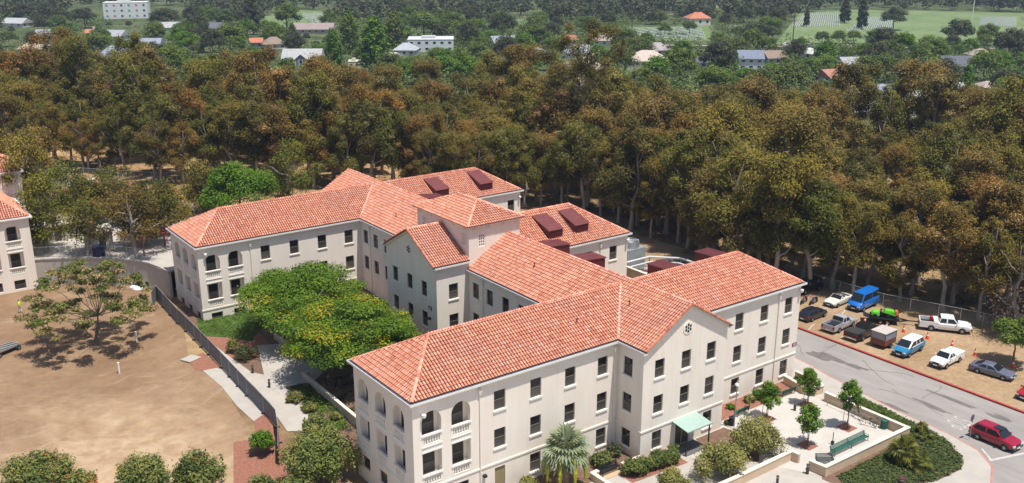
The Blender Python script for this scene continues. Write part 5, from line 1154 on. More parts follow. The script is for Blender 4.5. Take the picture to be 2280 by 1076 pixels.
cv = car('convertible', 'white convertible with its top down parked beside the blue van', 'car', (44.6, -19.2, 0.02), PI+0.06, cream, 4.5, 1.78, 1.3, 0.8, 0.98, 0.92, (0.32, 0.46), (0.5, 0.6), 0.22, 0.32, None, None, False)
q = MB(); q.add([(0.75, -0.78, 0.92), (0.75, 0.78, 0.92), (0.2, 0.66, 1.3), (0.2, -0.66, 1.3)], [(0, 1, 2, 3)]); q.build('windscreen', carglass, cv)
q = MB(); q.beam((0.75, -0.8, 0.92), (0.2, -0.68, 1.32), 0.05, 0.05); q.beam((0.75, 0.8, 0.92), (0.2, 0.68, 1.32), 0.05, 0.05); q.beam((0.2, -0.68, 1.32), (0.2, 0.68, 1.32), 0.05, 0.05); q.build('windscreen_frame', cream, cv)
q = MB(); q.box(-1.2, 0.15, -0.7, 0.7, 0.93, 0.955); q.build('cabin_interior', M('dark_interior', (0.05, 0.035, 0.03), 0.8), cv)
for y in (-0.36, 0.36): q = MB(); q.box(-0.62, -0.4, y-0.25, y+0.25, 0.956, 1.22); q.build('seat', M('seat_grey', (0.16, 0.14, 0.13), 0.8), cv)
q = MB(); q.box(-1.55, -1.15, -0.7, 0.7, 0.95, 1.06); q.build('folded_top', M('dark_canvas', (0.04, 0.035, 0.03), 0.9), cv)
car('work_van', 'boxy bright blue van with raised roof parked at the fence', 'van', (46.2, -21.9, 0.02), PI+0.12, bluep, 5.2, 2.0, 2.35, 1.05, 1.3, 1.25, (0.10, 0.24), (0.97, 0.995), 0.32, 0.37, None, None, True, 2)
car('dark_suv', 'black SUV in the tree shade behind the motorcycles', 'car', (45.3, -13.6, 0.02), PI, blackp, 4.8, 1.9, 1.8, 1.0, 1.2, 1.12, (0.24, 0.38), (0.9, 0.98), 0.3, 0.38)
# white work truck with tool box and the trailer behind it
hw = head((2050, 733), (2160, 745)); p = G(2104, 738)
wt = car('pickup_truck', 'long white extended-cab work pickup towing the green machine on a trailer', 'pickup', (p.x+0.3, p.y+0.3, 0.02), hw, whitep, 6.0, 1.98, 1.92, 1.1, 1.2, 1.16, (0.25, 0.35), (0.60, 0.64), 0.36, 0.41, None, (0.64, 1.24, 0.8, None, None), True, 2)
q = MB(); q.box(-1.35, -0.85, -0.9, 0.9, 1.0, 1.36); q.build('tool_box', white_p, wt); q = MB(); q.box(-1.75, -1.5, 0.4, 0.75, 0.85, 1.4); q.build('fuel_can', M('red_plastic', (0.5, 0.02, 0.02), 0.5), wt)
p = G(1975, 722); c, s = math.cos(hw), math.sin(hw); tl = thing('equipment_trailer', 'low black trailer with tandem wheels hitched to the white work truck', 'trailer', (p.x+0.3, p.y+0.5, 0.02), hw)
q = MB(); q.box(-1.9, 1.6, -0.85, 0.85, 0.55, 0.65); q.build('bed', black_m, tl)
q = MB(); q.beam((1.6, 0, 0.55), (3.9, 0, 0.55), 0.12, 0.12); q.beam((1.6, -0.7, 0.55), (2.8, 0, 0.55), 0.1, 0.1); q.beam((1.6, 0.7, 0.55), (2.8, 0, 0.55), 0.1, 0.1); q.build('tongue', black_m, tl)
for sy in (-1, 1):
    q = MB(); q.box(-1.1, 0.75, sy*1.0-0.12, sy*1.0+0.12, 0.78, 0.82); q.build('mudguard', black_m, tl); q = MB(); q.box(-1.9, 1.6, sy*0.85-0.03, sy*0.85+0.03, 0.65, 0.9); q.build('side_rail', black_m, tl)
q = MB(); q.beam((-1.9, 0, 0.62), (-2.7, 0, 0.9), 1.5, 0.06); q.build('ramp', black_m, tl); wheels(tl, (-0.6, 0.25), 1.05, 0.3, 0.2)
mg = thing('green_machine', 'lime green wood chipper machine with orange chute riding on the trailer', 'machine', (p.x+0.3, p.y+0.5, 0.67), hw); lime = M('lime_green', (0.12, 0.55, 0.03), 0.4)
def rbox(q, x0, x1, y0, y1, z0, z1, b=0.12):
    loft(q, [(x0, [(0, z0), (y1*0.8, z0), (y1*0.85, (z0+z1)/2), (y1*0.7, z1-b), (0, z1-b)]), (x0+b, [(0, z0), (y1, z0), (y1, (z0+z1)/2), (y1*0.85, z1-b*0.2), (0, z1)]), (x1-b, [(0, z0), (y1, z0), (y1, (z0+z1)/2), (y1*0.85, z1-b*0.2), (0, z1)]), (x1, [(0, z0), (y1*0.8, z0), (y1*0.85, (z0+z1)/2), (y1*0.7, z1-b), (0, z1-b)])])
q = MB(); rbox(q, -1.75, -0.75, -0.5, 0.5, 0.25, 0.8, 0.18); q.build('engine_hood', lime, mg, 40); q = MB(); q.box(-0.7, -0.55, -0.45, 0.45, 0.3, 1.0); q.build('radiator_guard', black_m, mg)
q = MB(); rbox(q, -0.3, 0.95, -0.36, 0.36, 0.75, 1.12, 0.15); q.build('boom_cover', lime, mg, 40)
for sy in (-0.5, 0.5): q = MB(); q.beam((-0.6, sy, 0.95), (1.1, sy, 0.55), 0.1, 0.14); q.build('lift_arm', lime, mg)
q = MB(); q.box(-0.5, 0.9, -0.42, 0.42, 0.12, 0.72); q.build('chassis', black_m, mg)
q = MB(); q.beam((-0.2, -0.3, 0.7), (-0.2, -0.3, 1.5), 0.05, 0.05); q.beam((-0.2, 0.3, 0.7), (-0.2, 0.3, 1.5), 0.05, 0.05); q.beam((-0.2, -0.3, 1.5), (-0.2, 0.3, 1.5), 0.05, 0.05); q.build('roll_bar', black_m, mg)
q = MB(); rbox(q, 1.0, 1.4, -0.4, 0.4, 0.5, 1.1, 0.12); q.beam((1.25, 0.3, 0.7), (1.4, 0.9, -0.1), 0.22, 0.1); q.build('orange_chute', M('rusty_orange', (0.50, 0.16, 0.05), 0.6), mg, 40)
for x in (-1.3, 0.3):
    for sy in (-0.6, 0.6): q = MB(); q.lathe([(0.14, -0.1), (0.27, -0.09), (0.28, 0.09), (0.14, 0.1)], 14, 0, Matrix.Translation((x, sy, 0.28)) @ Matrix.Rotation(R_(90), 4, 'X')); q.build('wheel', rubber, mg, 40)
# brown box trailer
bt = thing('box_trailer', 'small brown box trailer with grey upper sides and pale flat top', 'trailer', (36.9, -31.1, 0.02), 0.04)
q = MB(); q.box(-1.2, 1.2, -0.95, 0.95, 0.45, 1.15); q.build('lower_box', M('brown_panel', (0.20, 0.075, 0.05), 0.7, 0.2, 2.0), bt); q = MB(); q.box(-1.17, 1.17, -0.92, 0.92, 1.15, 2.0); q.build('upper_box', M('grey_panel', (0.30, 0.31, 0.34), 0.6, 0.2, 1.5), bt)
q = MB(); q.box(-1.26, 1.26, -1.0, 1.0, 2.0, 2.07); q.build('lid', M('pale_lid', (0.50, 0.44, 0.41), 0.7, 0.15, 2.0), bt)
for x in (-1.18, 1.13):
    for y in (-0.95, 0.9): q = MB(); q.box(x-0.01, x+0.07, y-0.01, y+0.07, 1.15, 2.0); q.build('corner_post', M('brown_panel', (0.2, 0.07, 0.05)), bt)
q = MB(); q.beam((1.2, 0, 0.45), (2.3, 0, 0.45), 0.1, 0.1); q.build('tongue', black_m, bt); wheels(bt, (0,), 1.08, 0.3, 0.2)
# motorcycles
def motorcycle(label, loc, rot, col):
    o = thing('motorcycle', label, 'motorcycle', loc, rot, 'motorcycles beside the building corner')
    for x in (-0.72, 0.72):
        q = MB(); m = Matrix.Translation((x, 0, 0.31)) @ Matrix.Rotation(R_(90), 4, 'X'); q.lathe([(0.2, -0.06), (0.3, -0.05), (0.31, 0), (0.3, 0.05), (0.2, 0.06)], 16, 0, m); e = q.build('wheel', rubber, o, 40)
        q = MB(); q.lathe([(0.05, -0.05), (0.2, -0.03), (0.2, 0.03), (0.05, 0.05)], 12, 0, m); q.build('rim', chrome, e)
    q = MB(); q.tube([(-0.75, 0, 0.35), (-0.3, 0, 0.5), (0.35, 0, 0.8)], 0.05, 6); q.tube([(0.72, 0, 0.31), (0.5, 0, 0.95)], 0.04, 6); q.build('frame', chrome, o)
    q = MB(); q.lathe([(0.05, -0.3), (0.17, -0.1), (0.17, 0.15), (0.05, 0.32)], 10, 0, Matrix.Translation((0.15, 0, 0.82)) @ Matrix.Rotation(R_(90), 4, 'Y')); q.build('tank', col, o, 40)
    q = MB(); q.box(-0.75, -0.12, -0.14, 0.14, 0.68, 0.8); q.build('seat', black_m, o); q = MB(); q.box(-0.2, 0.25, -0.2, 0.2, 0.3, 0.62); q.build('engine', galv, o)
    q = MB(); q.tube([(0.42, -0.38, 1.02), (0.5, -0.1, 0.98), (0.5, 0.1, 0.98), (0.42, 0.38, 1.02)], 0.02, 6); q.build('handlebar', chrome, o)
    q = MB(); q.lathe([(0.02, 0), (0.11, 0.02), (0.11, 0.1)], 10, 0, Matrix.Translation((0.6, 0, 0.88)) @ Matrix.Rotation(R_(90), 4, 'Y')); q.build('headlight', lamp_glass, o)
motorcycle('red and white motorcycle parked at the building corner, nearer the wall', (41.0, -16.4, 0.02), PI+0.2, M('red_tank', (0.4, 0.01, 0.02), 0.3)); motorcycle('motorcycle with purple tank parked beside the red and white one', (41.9, -17.3, 0.02), PI+0.1, M('purple_tank', (0.05, 0.01, 0.15), 0.3))
# traffic cones
q = MB(); q.box(-0.19, 0.19, -0.19, 0.19, 0, 0.035); CB = q.mesh('base', cone_m); q = MB(); q.lathe([(0.15, 0.036), (0.035, 0.72)], 14); CC = q.mesh('cone_body', cone_m, 40); q = MB(); q.lathe([(0.108, 0.34), (0.085, 0.47)], 14); CSl = q.mesh('white_band', white_p, 40)
for (px, py, d) in ((1925, 720, 'beside the tail of the equipment trailer'), (1973, 732, 'next to the trailer wheels'), (2011, 740, 'at the trailer tongue'), (2064, 755, 'beside the rear wheel of the white work truck'), (2119, 773, 'alone on the dirt below the white work truck'), (2170, 792, 'between the white work truck and the grey coupe'), (2255, 818, 'at the foot of the small tree')):
    p = G(px, py); o = thing('traffic_cone', 'orange traffic cone ' + d, 'traffic cone', (p.x, p.y, 0.02), 0.3, 'traffic cones on the dirt parking'); o.scale = (1.25,)*3; obj('base', CB, o); obj('cone_body', CC, o); obj('white_band', CSl, o)
# ------------------------------------------------------------------ plaza furniture, walls, fences
def lowwall(name, lab, path, h, w=0.3, z0=0.1, cap=True):
    o = thing(name, lab, 'wall', (path[0][0], path[0][1], 0)); off = Vector((path[0][0], path[0][1])); P = [(p[0]-off.x, p[1]-off.y) for p in path]
    q = MB(); sweep(q, P, [(-w/2, z0), (-w/2, h), (w/2, h), (w/2, z0)]); q.build('wall_body', planter, o)
    if cap: q = MB(); sweep(q, P, [(-w/2-0.05, h+0.002), (-w/2-0.05, h+0.1), (w/2+0.05, h+0.1), (w/2+0.05, h+0.002)]); q.build('cap', planter_cap, o)
    return o
lowwall('planter_wall', 'tan stucco plaza wall along the road side and the palm bed, with pale coping', [(18.85, -36.3), (18.85, -45.85), (6.2, -45.75), (6.0, -44.2)], 1.05)
lowwall('planter_wall', 'tan wall with coping along the entrance path at the bottom', [(6.2, -42.9), (6.1, -42.06), (-1.42, -42.16), (-6.0, -42.1)], 1.0)
lowwall('planter_wall', 'low tan wall between the road pavement and the building corner shrub', [(18.9, -31.0), (18.3, -34.0), (18.65, -34.8), (20.1, -34.95), (20.7, -33.6), (20.8, -31.0)], 0.95)
lowwall('planter_wall', 'low pale wall between the black bench and the gable corner', [(-5.6, -34.2), (-7.9, -34.2)], 0.75)
lowwall('planter_wall', 'low pale wall beyond the black bench, turning to the bottom edge', [(-10.4, -33.8), (-11.1, -33.85), (-11.1, -36.6)], 0.75)
lowwall('court_wall', 'long low wall in the court under the flowering trees', [(-23.8, -16.5), (-23.7, -0.3), (-23.0, -0.2)], 1.45, 0.25, 0.2)
lowwall('court_wall', 'low wall beside the shaded court walk', [(-22.2, 3.0), (-22.2, 11.0)], 1.9, 0.25, 0.6)
def bench(name, lab, loc, rot, L, mat, n=5, group='benches in the plaza'):
    o = thing(name, lab, 'bench', loc, rot, group)
    for k in range(n): q = MB(); y = -0.2+k*0.42/(n-1); q.box(-L/2, L/2, y-0.037, y+0.037, 0.42, 0.455); q.build('seat_slat', mat, o)
    for k in range(n-1): q = MB(); q.beam((-L/2, 0.24+k*0.035, 0.52+k*0.11), (L/2, 0.24+k*0.035, 0.52+k*0.11), 0.03, 0.08); q.build('back_slat', mat, o)
    for x in ([-L/2+0.12, L/2-0.12] + ([0] if L > 2.5 else [])):
        q = MB(); q.beam((x, -0.22, 0.0), (x, -0.2, 0.42), 0.05, 0.05); q.beam((x, 0.2, 0.0), (x, 0.36, 0.9), 0.05, 0.05); q.beam((x, -0.22, 0.415), (x, 0.24, 0.415), 0.05, 0.04); q.build('leg', mat, o)
        q = MB(); q.beam((x, -0.22, 0.42), (x, -0.22, 0.64), 0.04, 0.04); q.beam((x, -0.24, 0.64), (x, 0.3, 0.66), 0.05, 0.03); q.build('arm_rest', mat, o)
    return o
bench('park_bench', 'green slatted bench by the wall nearest the gable corner', (*g2(1650, 925), 0.15), PI+0.05, 1.9, green_bench)
bench('park_bench', 'green slatted bench by the wall nearest the road', (*g2(1752, 882), 0.15), PI-0.05, 2.0, green_bench)
bench('park_bench', 'longest green bench standing beside the plaza wall and the palm bed', (12.4, -43.95, 0.15), 0.0, 5.4, green_bench)
bench('park_bench', 'dark grey bench in the bottom corner of the plaza', (8.0, -44.4, 0.15), -0.6, 1.7, M('dark_grey_paint', (0.09, 0.10, 0.10), 0.5))
bench('park_bench', 'black metal bench between low pale walls near the palm', (-9.1, -33.9, 0.15), 0.0, 2.2, black_m)
q = MB(); q.box(-1.0, 1.0, -0.5, 0.35, 0, 0.02); o = q.build('bench_pad', M('pad_sand', (0.48, 0.36, 0.22), 0.95)); o.location = (-9.1, -34.1, 0.155); struct(o)
def bin_(lab, loc, mat, r=0.3, h=0.95, lid=None):
    o = thing('litter_bin', lab, 'bin', loc, 0); q = MB(); q.lathe([(r*0.85, 0), (r*0.9, 0.05), (r, h*0.85), (r, h*0.9)], 16); q.build('bin_body', mat, o, 40)
    for k in range(12): a = R_(30*k); q = MB(); q.box(r*0.96, r*1.03, -0.035, 0.035, 0.06, h*0.86, 0, Matrix.Rotation(a, 4, 'Z')); q.build('slat', mat, o)
    q = MB(); q.lathe([(r*1.06, h*0.9), (r*1.06, h*0.95), (r*0.55, h), (r*0.5, h*0.93)], 16); q.build('lid', lid or mat, o, 40); return o
bin_('dark green litter bin beside the bicycles at the plaza wall', (*g2(1967, 957), 0.15), green_bench); bin_('black litter bin beside the first green bench', (*g2(1628, 950), 0.15), black_m, 0.28)
bl = bin_('blue recycling bin near the plaza entrance by the road', (*g2(1801, 882), 0.15), M('blue_plastic', (0.01, 0.07, 0.30), 0.5), 0.36, 1.0)
def bollard(lab, loc, h=0.95, r=0.12, mat=None):
    o = thing('bollard_light', lab, 'bollard', loc); q = MB(); q.lathe([(r, 0), (r, h*0.72)], 12); q.build('post', mat or M('bronze', (0.06, 0.05, 0.045), 0.5), o, 40); q = MB(); q.lathe([(r*0.85, h*0.72), (r*0.85, h*0.86)], 12); q.build('lamp_louvre', galv, o, 40); q = MB(); q.lathe([(r*1.08, h*0.86), (r*1.1, h*0.96), (r*0.6, h)], 12); q.build('cap', mat or M('bronze', (0.06, 0.05, 0.045), 0.5), o, 40)
bollard('bronze bollard light on the path beside the fence, nearer the camera', (*g2(600, 864), T(-27.6, -0.2)+0.06)); bollard('bollard light on the path beside the shaded bed', (*g2(563, 832), T(-27.7, 4)+0.05))
bollard('dark bollard standing in the plaza beside the young tree stakes', (*g2(1769, 917), 0.15), 1.0, 0.14); bollard('dark bollard beside the opening in the plaza wall at the bottom', (*g2(1797, 1058), 0.14), 1.0, 0.14); bollard('grey bollard at the bottom edge before the entrance path', (*g2(1730, 1082), 0.14), 0.9, 0.12)
bollard('thick brown bollard at the bottom edge below the palm bed', (*g2(2005, 1090), 0.14), 1.1, 0.28, M('brown_bollard', (0.08, 0.035, 0.03), 0.7))
# bicycles leaning at the rack by the plaza wall
def bicycle(lab, loc, rot, col):
    o = thing('bicycle', lab, 'bicycle', loc, rot, 'bicycles at the plaza rack')
    for x in (-0.52, 0.52):
        q = MB(); q.tube([(x+0.33*math.cos(a), 0, 0.34+0.33*math.sin(a)) for a in [R_(22.5*k) for k in range(17)]], 0.02, 5, cap=False)
        for k in range(8): a = R_(45*k); q.tube([(x, 0, 0.34), (x+0.32*math.cos(a), 0, 0.34+0.32*math.sin(a))], 0.004, 3, cap=False)
        q.build('wheel', rubber, o)
    q = MB()
    for a, b in (((-0.52, 0, 0.34), (-0.12, 0, 0.32)), ((-0.52, 0, 0.34), (-0.2, 0, 0.78)), ((-0.12, 0, 0.32), (-0.22, 0, 0.88)), ((-0.12, 0, 0.32), (0.36, 0, 0.72)), ((-0.2, 0, 0.78), (0.36, 0, 0.8)), ((0.52, 0, 0.34), (0.34, 0, 0.92))): q.tube([a, b], 0.022, 6)
    q.build('frame', col, o); q = MB(); q.box(-0.36, -0.1, -0.07, 0.07, 0.88, 0.93); q.build('saddle', black_m, o); q = MB(); q.tube([(0.38, -0.28, 0.98), (0.34, 0, 0.94), (0.38, 0.28, 0.98)], 0.018, 5); q.build('handlebar', black_m, o)
bicycle('bicycle standing at the rack, farthest from the litter bin', (*g2(1906, 934), 0.15), 1.3, M('grey_frame', (0.2, 0.2, 0.21), 0.4)); bicycle('bicycle in the middle of the rack by the plaza wall', (*g2(1931, 952), 0.15), 1.9, M('dark_frame', (0.05, 0.05, 0.06), 0.4)); bicycle('bicycle at the rack nearest the litter bin', (*g2(1950, 950), 0.15), 0.6, M('silver_frame', (0.4, 0.4, 0.42), 0.4))
o = thing('bicycle_rack', 'low galvanised bicycle rack along the plaza wall', 'bicycle rack', (18.4, -39.8, 0.15))
for y in (0, 2.6): q = MB(); q.tube([(-0.3, y-2.5, 0), (-0.3, y-2.5, 0.75), (-0.3, y, 0.75), (-0.3, y, 0)], 0.03, 6); q.build('rail', galv, o)
# drinking fountain / post near the bench, signs
o = thing('parking_meter_post', 'thin dark pedestal standing at the end of the longest green bench', 'post', (*g2(1853, 993), 0.15)); q = MB(); q.tube([(0, 0, 0), (0, 0, 1.3)], 0.04, 6); q.build('post', black_m, o); q = MB(); q.box(-0.12, 0.12, -0.12, 0.12, 0.1, 0.35); q.build('pedestal', black_m, o)
p = G(2158, 980); o = thing('stop_sign', 'octagonal stop sign seen from its grey back on a leaning post at the kerb', 'sign', (p.x, p.y, 0.13)); q = MB(); q.tube([(0, 0, 0), (0.1, 0, 2.5)], 0.035, 6); q.build('post', galv, o)
oct_ = [(0.38*math.cos(R_(22.5+45*k)), 0.38*math.sin(R_(22.5+45*k))) for k in range(8)]
q = MB(); q.poly([(0.1+x, 0.055, 2.2+z) for x, z in oct_]); q.build('sign_face', M('sign_red', (0.4, 0.01, 0.015), 0.4), o); q = MB(); q.poly([(0.1+x, 0.045, 2.2+z) for x, z in oct_[::-1]]); q.build('sign_back', M('sign_back_grey', (0.16, 0.18, 0.22), 0.6, metal=0.3), o)
cu = bpy.data.curves.new('sign_text', 'FONT'); cu.body = 'STOP'; cu.size = 0.26; cu.align_x = 'CENTER'; cu.align_y = 'CENTER'; to = bpy.data.objects.new('tmp', cu); COL.objects.link(to); bpy.context.view_layer.update(); me = bpy.data.meshes.new_from_object(to); bpy.data.objects.remove(to); me.materials.clear(); me.materials.append(white_p)
t = obj('lettering', me, o); t.location = (0.1, 0.06, 2.2); t.rotation_euler = (R_(90), 0, PI)
p = G(1962, 1120); o = thing('red_sign', 'dark red sign with white stripe on a post at the bottom edge', 'sign', (p.x, p.y, 0.13)); q = MB(); q.tube([(0, 0, 0), (0, 0, 2.0)], 0.035, 6); q.build('post', galv, o)
m = Matrix.Rotation(0.55, 4, 'Z'); q = MB(); q.box(-0.38, 0.38, -0.045, -0.04, 1.55, 2.3, 0, m); q.build('sign_face', M('maroon_sign', (0.22, 0.02, 0.03), 0.5), o); q = MB(); q.box(-0.02, 0.05, -0.052, -0.046, 1.65, 2.2, 0, m); q.build('stripe', white_p, o)
p = G(1632, 930); o = thing('lamp_post', 'thin white floodlight pole standing in front of the gable corner', 'lamp', (6.4, -34.9, 0.14)); q = MB(); q.tube([(0, 0, 0), (0, 0, 5.2)], 0.05, 6); q.build('post', galv, o)
q = MB(); q.lathe([(0.05, 0), (0.28, 0.1), (0.3, 0.4), (0.1, 0.5)], 10, 0, Matrix.Translation((-0.2, 0, 4.8)) @ Matrix.Rotation(0.9, 4, 'X') @ Matrix.Scale(0.6, 4)); q.build('lamp_head', metal_w, o, 40); q = MB(); q.tube([(0, 0, 5.1), (0.5, 0, 5.3)], 0.03, 5); q.build('arm', galv, o)
# grey screened construction fence along the dirt lot
fp = [G(340, 684), G(350, 668), G(397, 721), G(434, 757), G(466, 790), G(494, 820), G(551, 882), G(588, 921), G(616, 953), G(622, 988), G(622, 1038)]
o = thing('construction_fence', 'grey screened temporary fence curving along the edge of the dirt lot', 'fence', (fp[0].x, fp[0].y, T(fp[0].x, fp[0].y)))
org = Vector(o.location); prev = None; FH = 1.95
def panel_between(a, b):
    n = max(1, round((b-a).length/3.0))
    for k in range(n):
        p, q_ = a+(b-a)*k/n, a+(b-a)*(k+1)/n; z0, z1 = T(p.x, p.y)+0.06, T(q_.x, q_.y)+0.06; m1 = MB(); nrm = Vector((-(b-a).y, (b-a).x, 0)).normalized(); md = (p+q_)/2
        sag = random.Random(k+int(p.x*10)).uniform(-0.06, 0.06)
        A, B = Vector((p.x, p.y, 0))-Vector((org.x, org.y, 0)), Vector((q_.x, q_.y, 0))-Vector((org.x, org.y, 0)); C_ = (A+B)/2+nrm*sag
        for off in (0.0, 0.02): m1.poly([Vector((v.x, v.y, 0))+nrm*off+Vector((0, 0, z-org.z)) for v, z in ((A, z0), (C_, (z0+z1)/2), (B, z1), (B, z1+FH), (C_, (z0+z1)/2+FH-0.03), (A, z0+FH))])
        m1.build('panel', screen_m, o)
        m1 = MB(); m1.tube([A+Vector((0, 0, z0-org.z-0.06)), A+Vector((0, 0, z0-org.z+FH+0.03))], 0.03, 6); m1.tube([A+Vector((0, 0, z0-org.z+FH)), B+Vector((0, 0, z1-org.z+FH))], 0.02, 5); m1.build('post', galv_pipe, o)
        m1 = MB(); m1.box(A.x-0.3, A.x+0.3, A.y-0.1, A.y+0.1, z0-org.z-0.06, z0-org.z+0.04); m1.build('foot', rubber, o)
for a, b in zip(fp, fp[1:]): panel_between(Vector((a.x, a.y)), Vector((b.x, b.y)))
# chain-link fences: each a frame of pipes and a mesh of real wires
def chainlink(lab, path, h, step=3.0, cell=0.32, zoff=0.0):
    o = thing('chain_link_fence', lab, 'fence', (path[0][0], path[0][1], 0)); ox, oy = path[0]; q = MB(); wv = []; 
    for (a, b) in zip(path, path[1:]):
        a, b = Vector(a), Vector(b); L = (b-a).length; n = max(1, round(L/step))
        for k in range(n):
            p, r = a+(b-a)*k/n, a+(b-a)*(k+1)/n; z0, z1 = T(p.x, p.y)+zoff, T(r.x, r.y)+zoff
            q1 = MB(); q1.tube([(p.x-ox, p.y-oy, z0-0.1), (p.x-ox, p.y-oy, z0+h+0.05)], 0.035, 6); q1.build('post', galv_pipe, o)
            q1 = MB(); q1.tube([(p.x-ox, p.y-oy, z0+h), (r.x-ox, r.y-oy, z1+h)], 0.025, 5); q1.build('top_rail', galv_pipe, o)
            nn = int(L/n/cell)
            for s in range(-int(h/cell), nn):
                for sg in (0, 1):
                    t0, t1 = s*cell/(L/n), (s*cell+h)/(L/n); za, zb_ = (0, h) if sg == 0 else (h, 0)
                    lo, hi = max(t0, 0), min(t1, 1)
                    if hi <= lo: continue
                    f = lambda t: za + (zb_-za)*(t-t0)/(t1-t0); P = lambda t: (p.x+(r.x-p.x)*t-ox, p.y+(r.y-p.y)*t-oy, z0+(z1-z0)*t+f(t)); q.beam(P(lo), P(hi), 0.012, 0.012)
    q.build('wire_mesh', galv_pipe, o); return o
chainlink('chain link fence between the parking and the eucalyptus grove', [(47.6, -8), (47.4, -14), (48.2, -23.5), (50.5, -30), (53, -37.5), (56, -46)], 1.9)
chainlink('chain link fence on top of the curved retaining wall', [(-41.2, 47.4), (-38.0, 45.9), (-34.4, 43.6), (-30.8, 40.1), (-28.6, 37.2)], 1.6, 2.4, 0.3)
chainlink('chain link fence along the back road behind the left trees', [(-35, 104), (-24, 93), (-15, 82), (-8, 77)], 2.0, 4.0, 0.5)
# curved retaining wall with coping and a dark basement opening
o = thing('retaining_wall', 'curved pale retaining wall joining the left building to the far wing', 'wall', (-42, 46, 1.5))
cvp = [(-41.4, 46.6), (-40.2, 46.2), (-38, 45.0), (-36.2, 44.0), (-34.5, 42.8), (-32.6, 41.0), (-31, 39.2), (-30.0, 37.8), (-29.2, 36.2), (-28.5, 33.5), (-28.15, 30.9)][::-1]
sh = [(x+42, y-46) for x, y in cvp]
q = MB(); sweep(q, sh, [(0.0, -0.6), (0.0, 3.8), (-0.35, 3.8), (-0.35, -0.6)]); q.build('wall_body', M('pale_grey_stucco', (0.42, 0.385, 0.345), 0.9, scale=0.8, col2=(0.36, 0.33, 0.295), detail=8), o)
q = MB(); sweep(q, sh, [(0.09, 3.802), (0.09, 3.98), (-0.55, 3.98), (-0.55, 3.802)]); q.build('coping', concrete, o)
q = MB(); sweep(q, sh, [(-0.56, 3.86), (-0.56, 3.9), (-2.6, 3.9), (-2.6, 3.86)]); q.build('walkway', concrete, o)
for f in (7.3, 5.0):
    i = int(f); a = Vector(sh[i]); b = Vector(sh[i+1]); c = a+(b-a)*(f-i)
for (t0, t1, z0) in ((2.15, 2.55, 0.25), (6.3, 6.7, 1.3)):
    P = lambda t: Vector(sh[int(t)])+(Vector(sh[int(t)+1])-Vector(sh[int(t)]))*(t-int(t)); a, b = P(t0), P(t1); d = (b-a).normalized(); n = Vector((-d.y, d.x))*0.03
    q = MB(); q.poly([(a.x+n.x, a.y+n.y, z0), (b.x+n.x, b.y+n.y, z0), (b.x+n.x, b.y+n.y, z0+0.85), (a.x+n.x, a.y+n.y, z0+0.85)]); q.build('opening', M('dark_opening', (0.015, 0.014, 0.013), 0.9), o)
    q = MB(); q.beam((a.x+n.x*2, a.y+n.y*2, z0-0.05), (b.x+n.x*2, b.y+n.y*2, z0-0.05), 0.1, 0.1); q.build('sill', trim, o)
# plastic heap by the wall, pipes in the dirt, cart, worker
p = Vector((-30.4, 37.0, 1.7)); q = MB(); rr = random.Random(3)
for k in range(9): q.lathe([(0.02, 0), (rr.uniform(.3, .6), 0.05), (rr.uniform(.2, .4), rr.uniform(.2, .5)), (0.05, rr.uniform(.5, .8))], 7, 0, Matrix.Translation((rr.uniform(-.9, .9), rr.uniform(-.6, .6), 0)) @ Matrix.Rotation(rr.uniform(-.4, .4), 4, 'X'))
o = q.build('plastic_heap', white_p); o.location = (p.x, p.y, T(p.x, p.y)); tag(o, 'crumpled white plastic sheeting dumped at the foot of the curved wall', 'sheeting')
for (px, py, h, lab) in ((305, 762, 1.3, 'white pipe standing upright in the dirt beside the silk tree shadow'), (266, 832, 1.3, 'white pipe standing upright in the dirt below the silk tree shadow')):
    p = G(px, py); q = MB(); q.lathe([(0.1, -0.1), (0.1, h-0.08)], 12); q.lathe([(0.115, h-0.08), (0.115, h), (0.02, h+0.01)], 12); o = q.build('standpipe', white_p, None, 40); o.location = (p.x, p.y, T(p.x, p.y)); tag(o, lab, 'pipe', 'white standpipes in the dirt lot')
p = G(10, 785); o = thing('equipment_cart', 'grey flat metal cart with small wheels at the left edge of the dirt lot', 'cart', (p.x, p.y, T(p.x, p.y)), 0.5); q = MB(); q.box(-1.8, 1.6, -0.8, 0.8, 0.5, 0.62)
q.build('deck', galv, o)
for k in range(9): q = MB(); q.box(-1.75+k*0.38, -1.62+k*0.38, -0.78, 0.78, 0.622, 0.75); q.build('plank', M('weathered_plank', (0.30, 0.28, 0.26), 0.9, 0.3), o)
wheels(o, (-1.3, 1.2), 0.95, 0.28, 0.18)
p = G(425, 800); q = MB(); q.box(-0.9, 0.9, -0.7, 0.7, 0, 0.1); o = q.build('concrete_slab', concrete); o.location = (p.x, p.y, T(p.x, p.y)+0.03); o.rotation_euler = (0.03, 0.05, 0.5); tag(o, 'broken concrete slab edge lying at the end of the path beside the dirt', 'slab')
p = G(645, 893); o = thing('folded_scooter', 'small teal and black scooter lying in the planting beside the path', 'scooter', (p.x, p.y, T(p.x, p.y)+0.08), 0.5); q = MB(); q.tube([(-0.5, 0, 0.1), (0.5, 0, 0.12)], 0.05, 6); q.build('board', M('teal_plastic', (0.08, 0.25, 0.25), 0.5), o); q = MB(); q.tube([(0.5, 0, 0.12), (0.3, 0.2, 0.55), (0.1, 0.2, 0.6)], 0.03, 6); q.build('handlebar', black_m, o)
for x in (-0.5, 0.5): q = MB(); q.lathe([(0.1, -0.03), (0.1, 0.03)], 10, 0, Matrix.Translation((x, 0, 0.1)) @ Matrix.Rotation(R_(90), 4, 'X')); q.build('wheel', rubber, o)
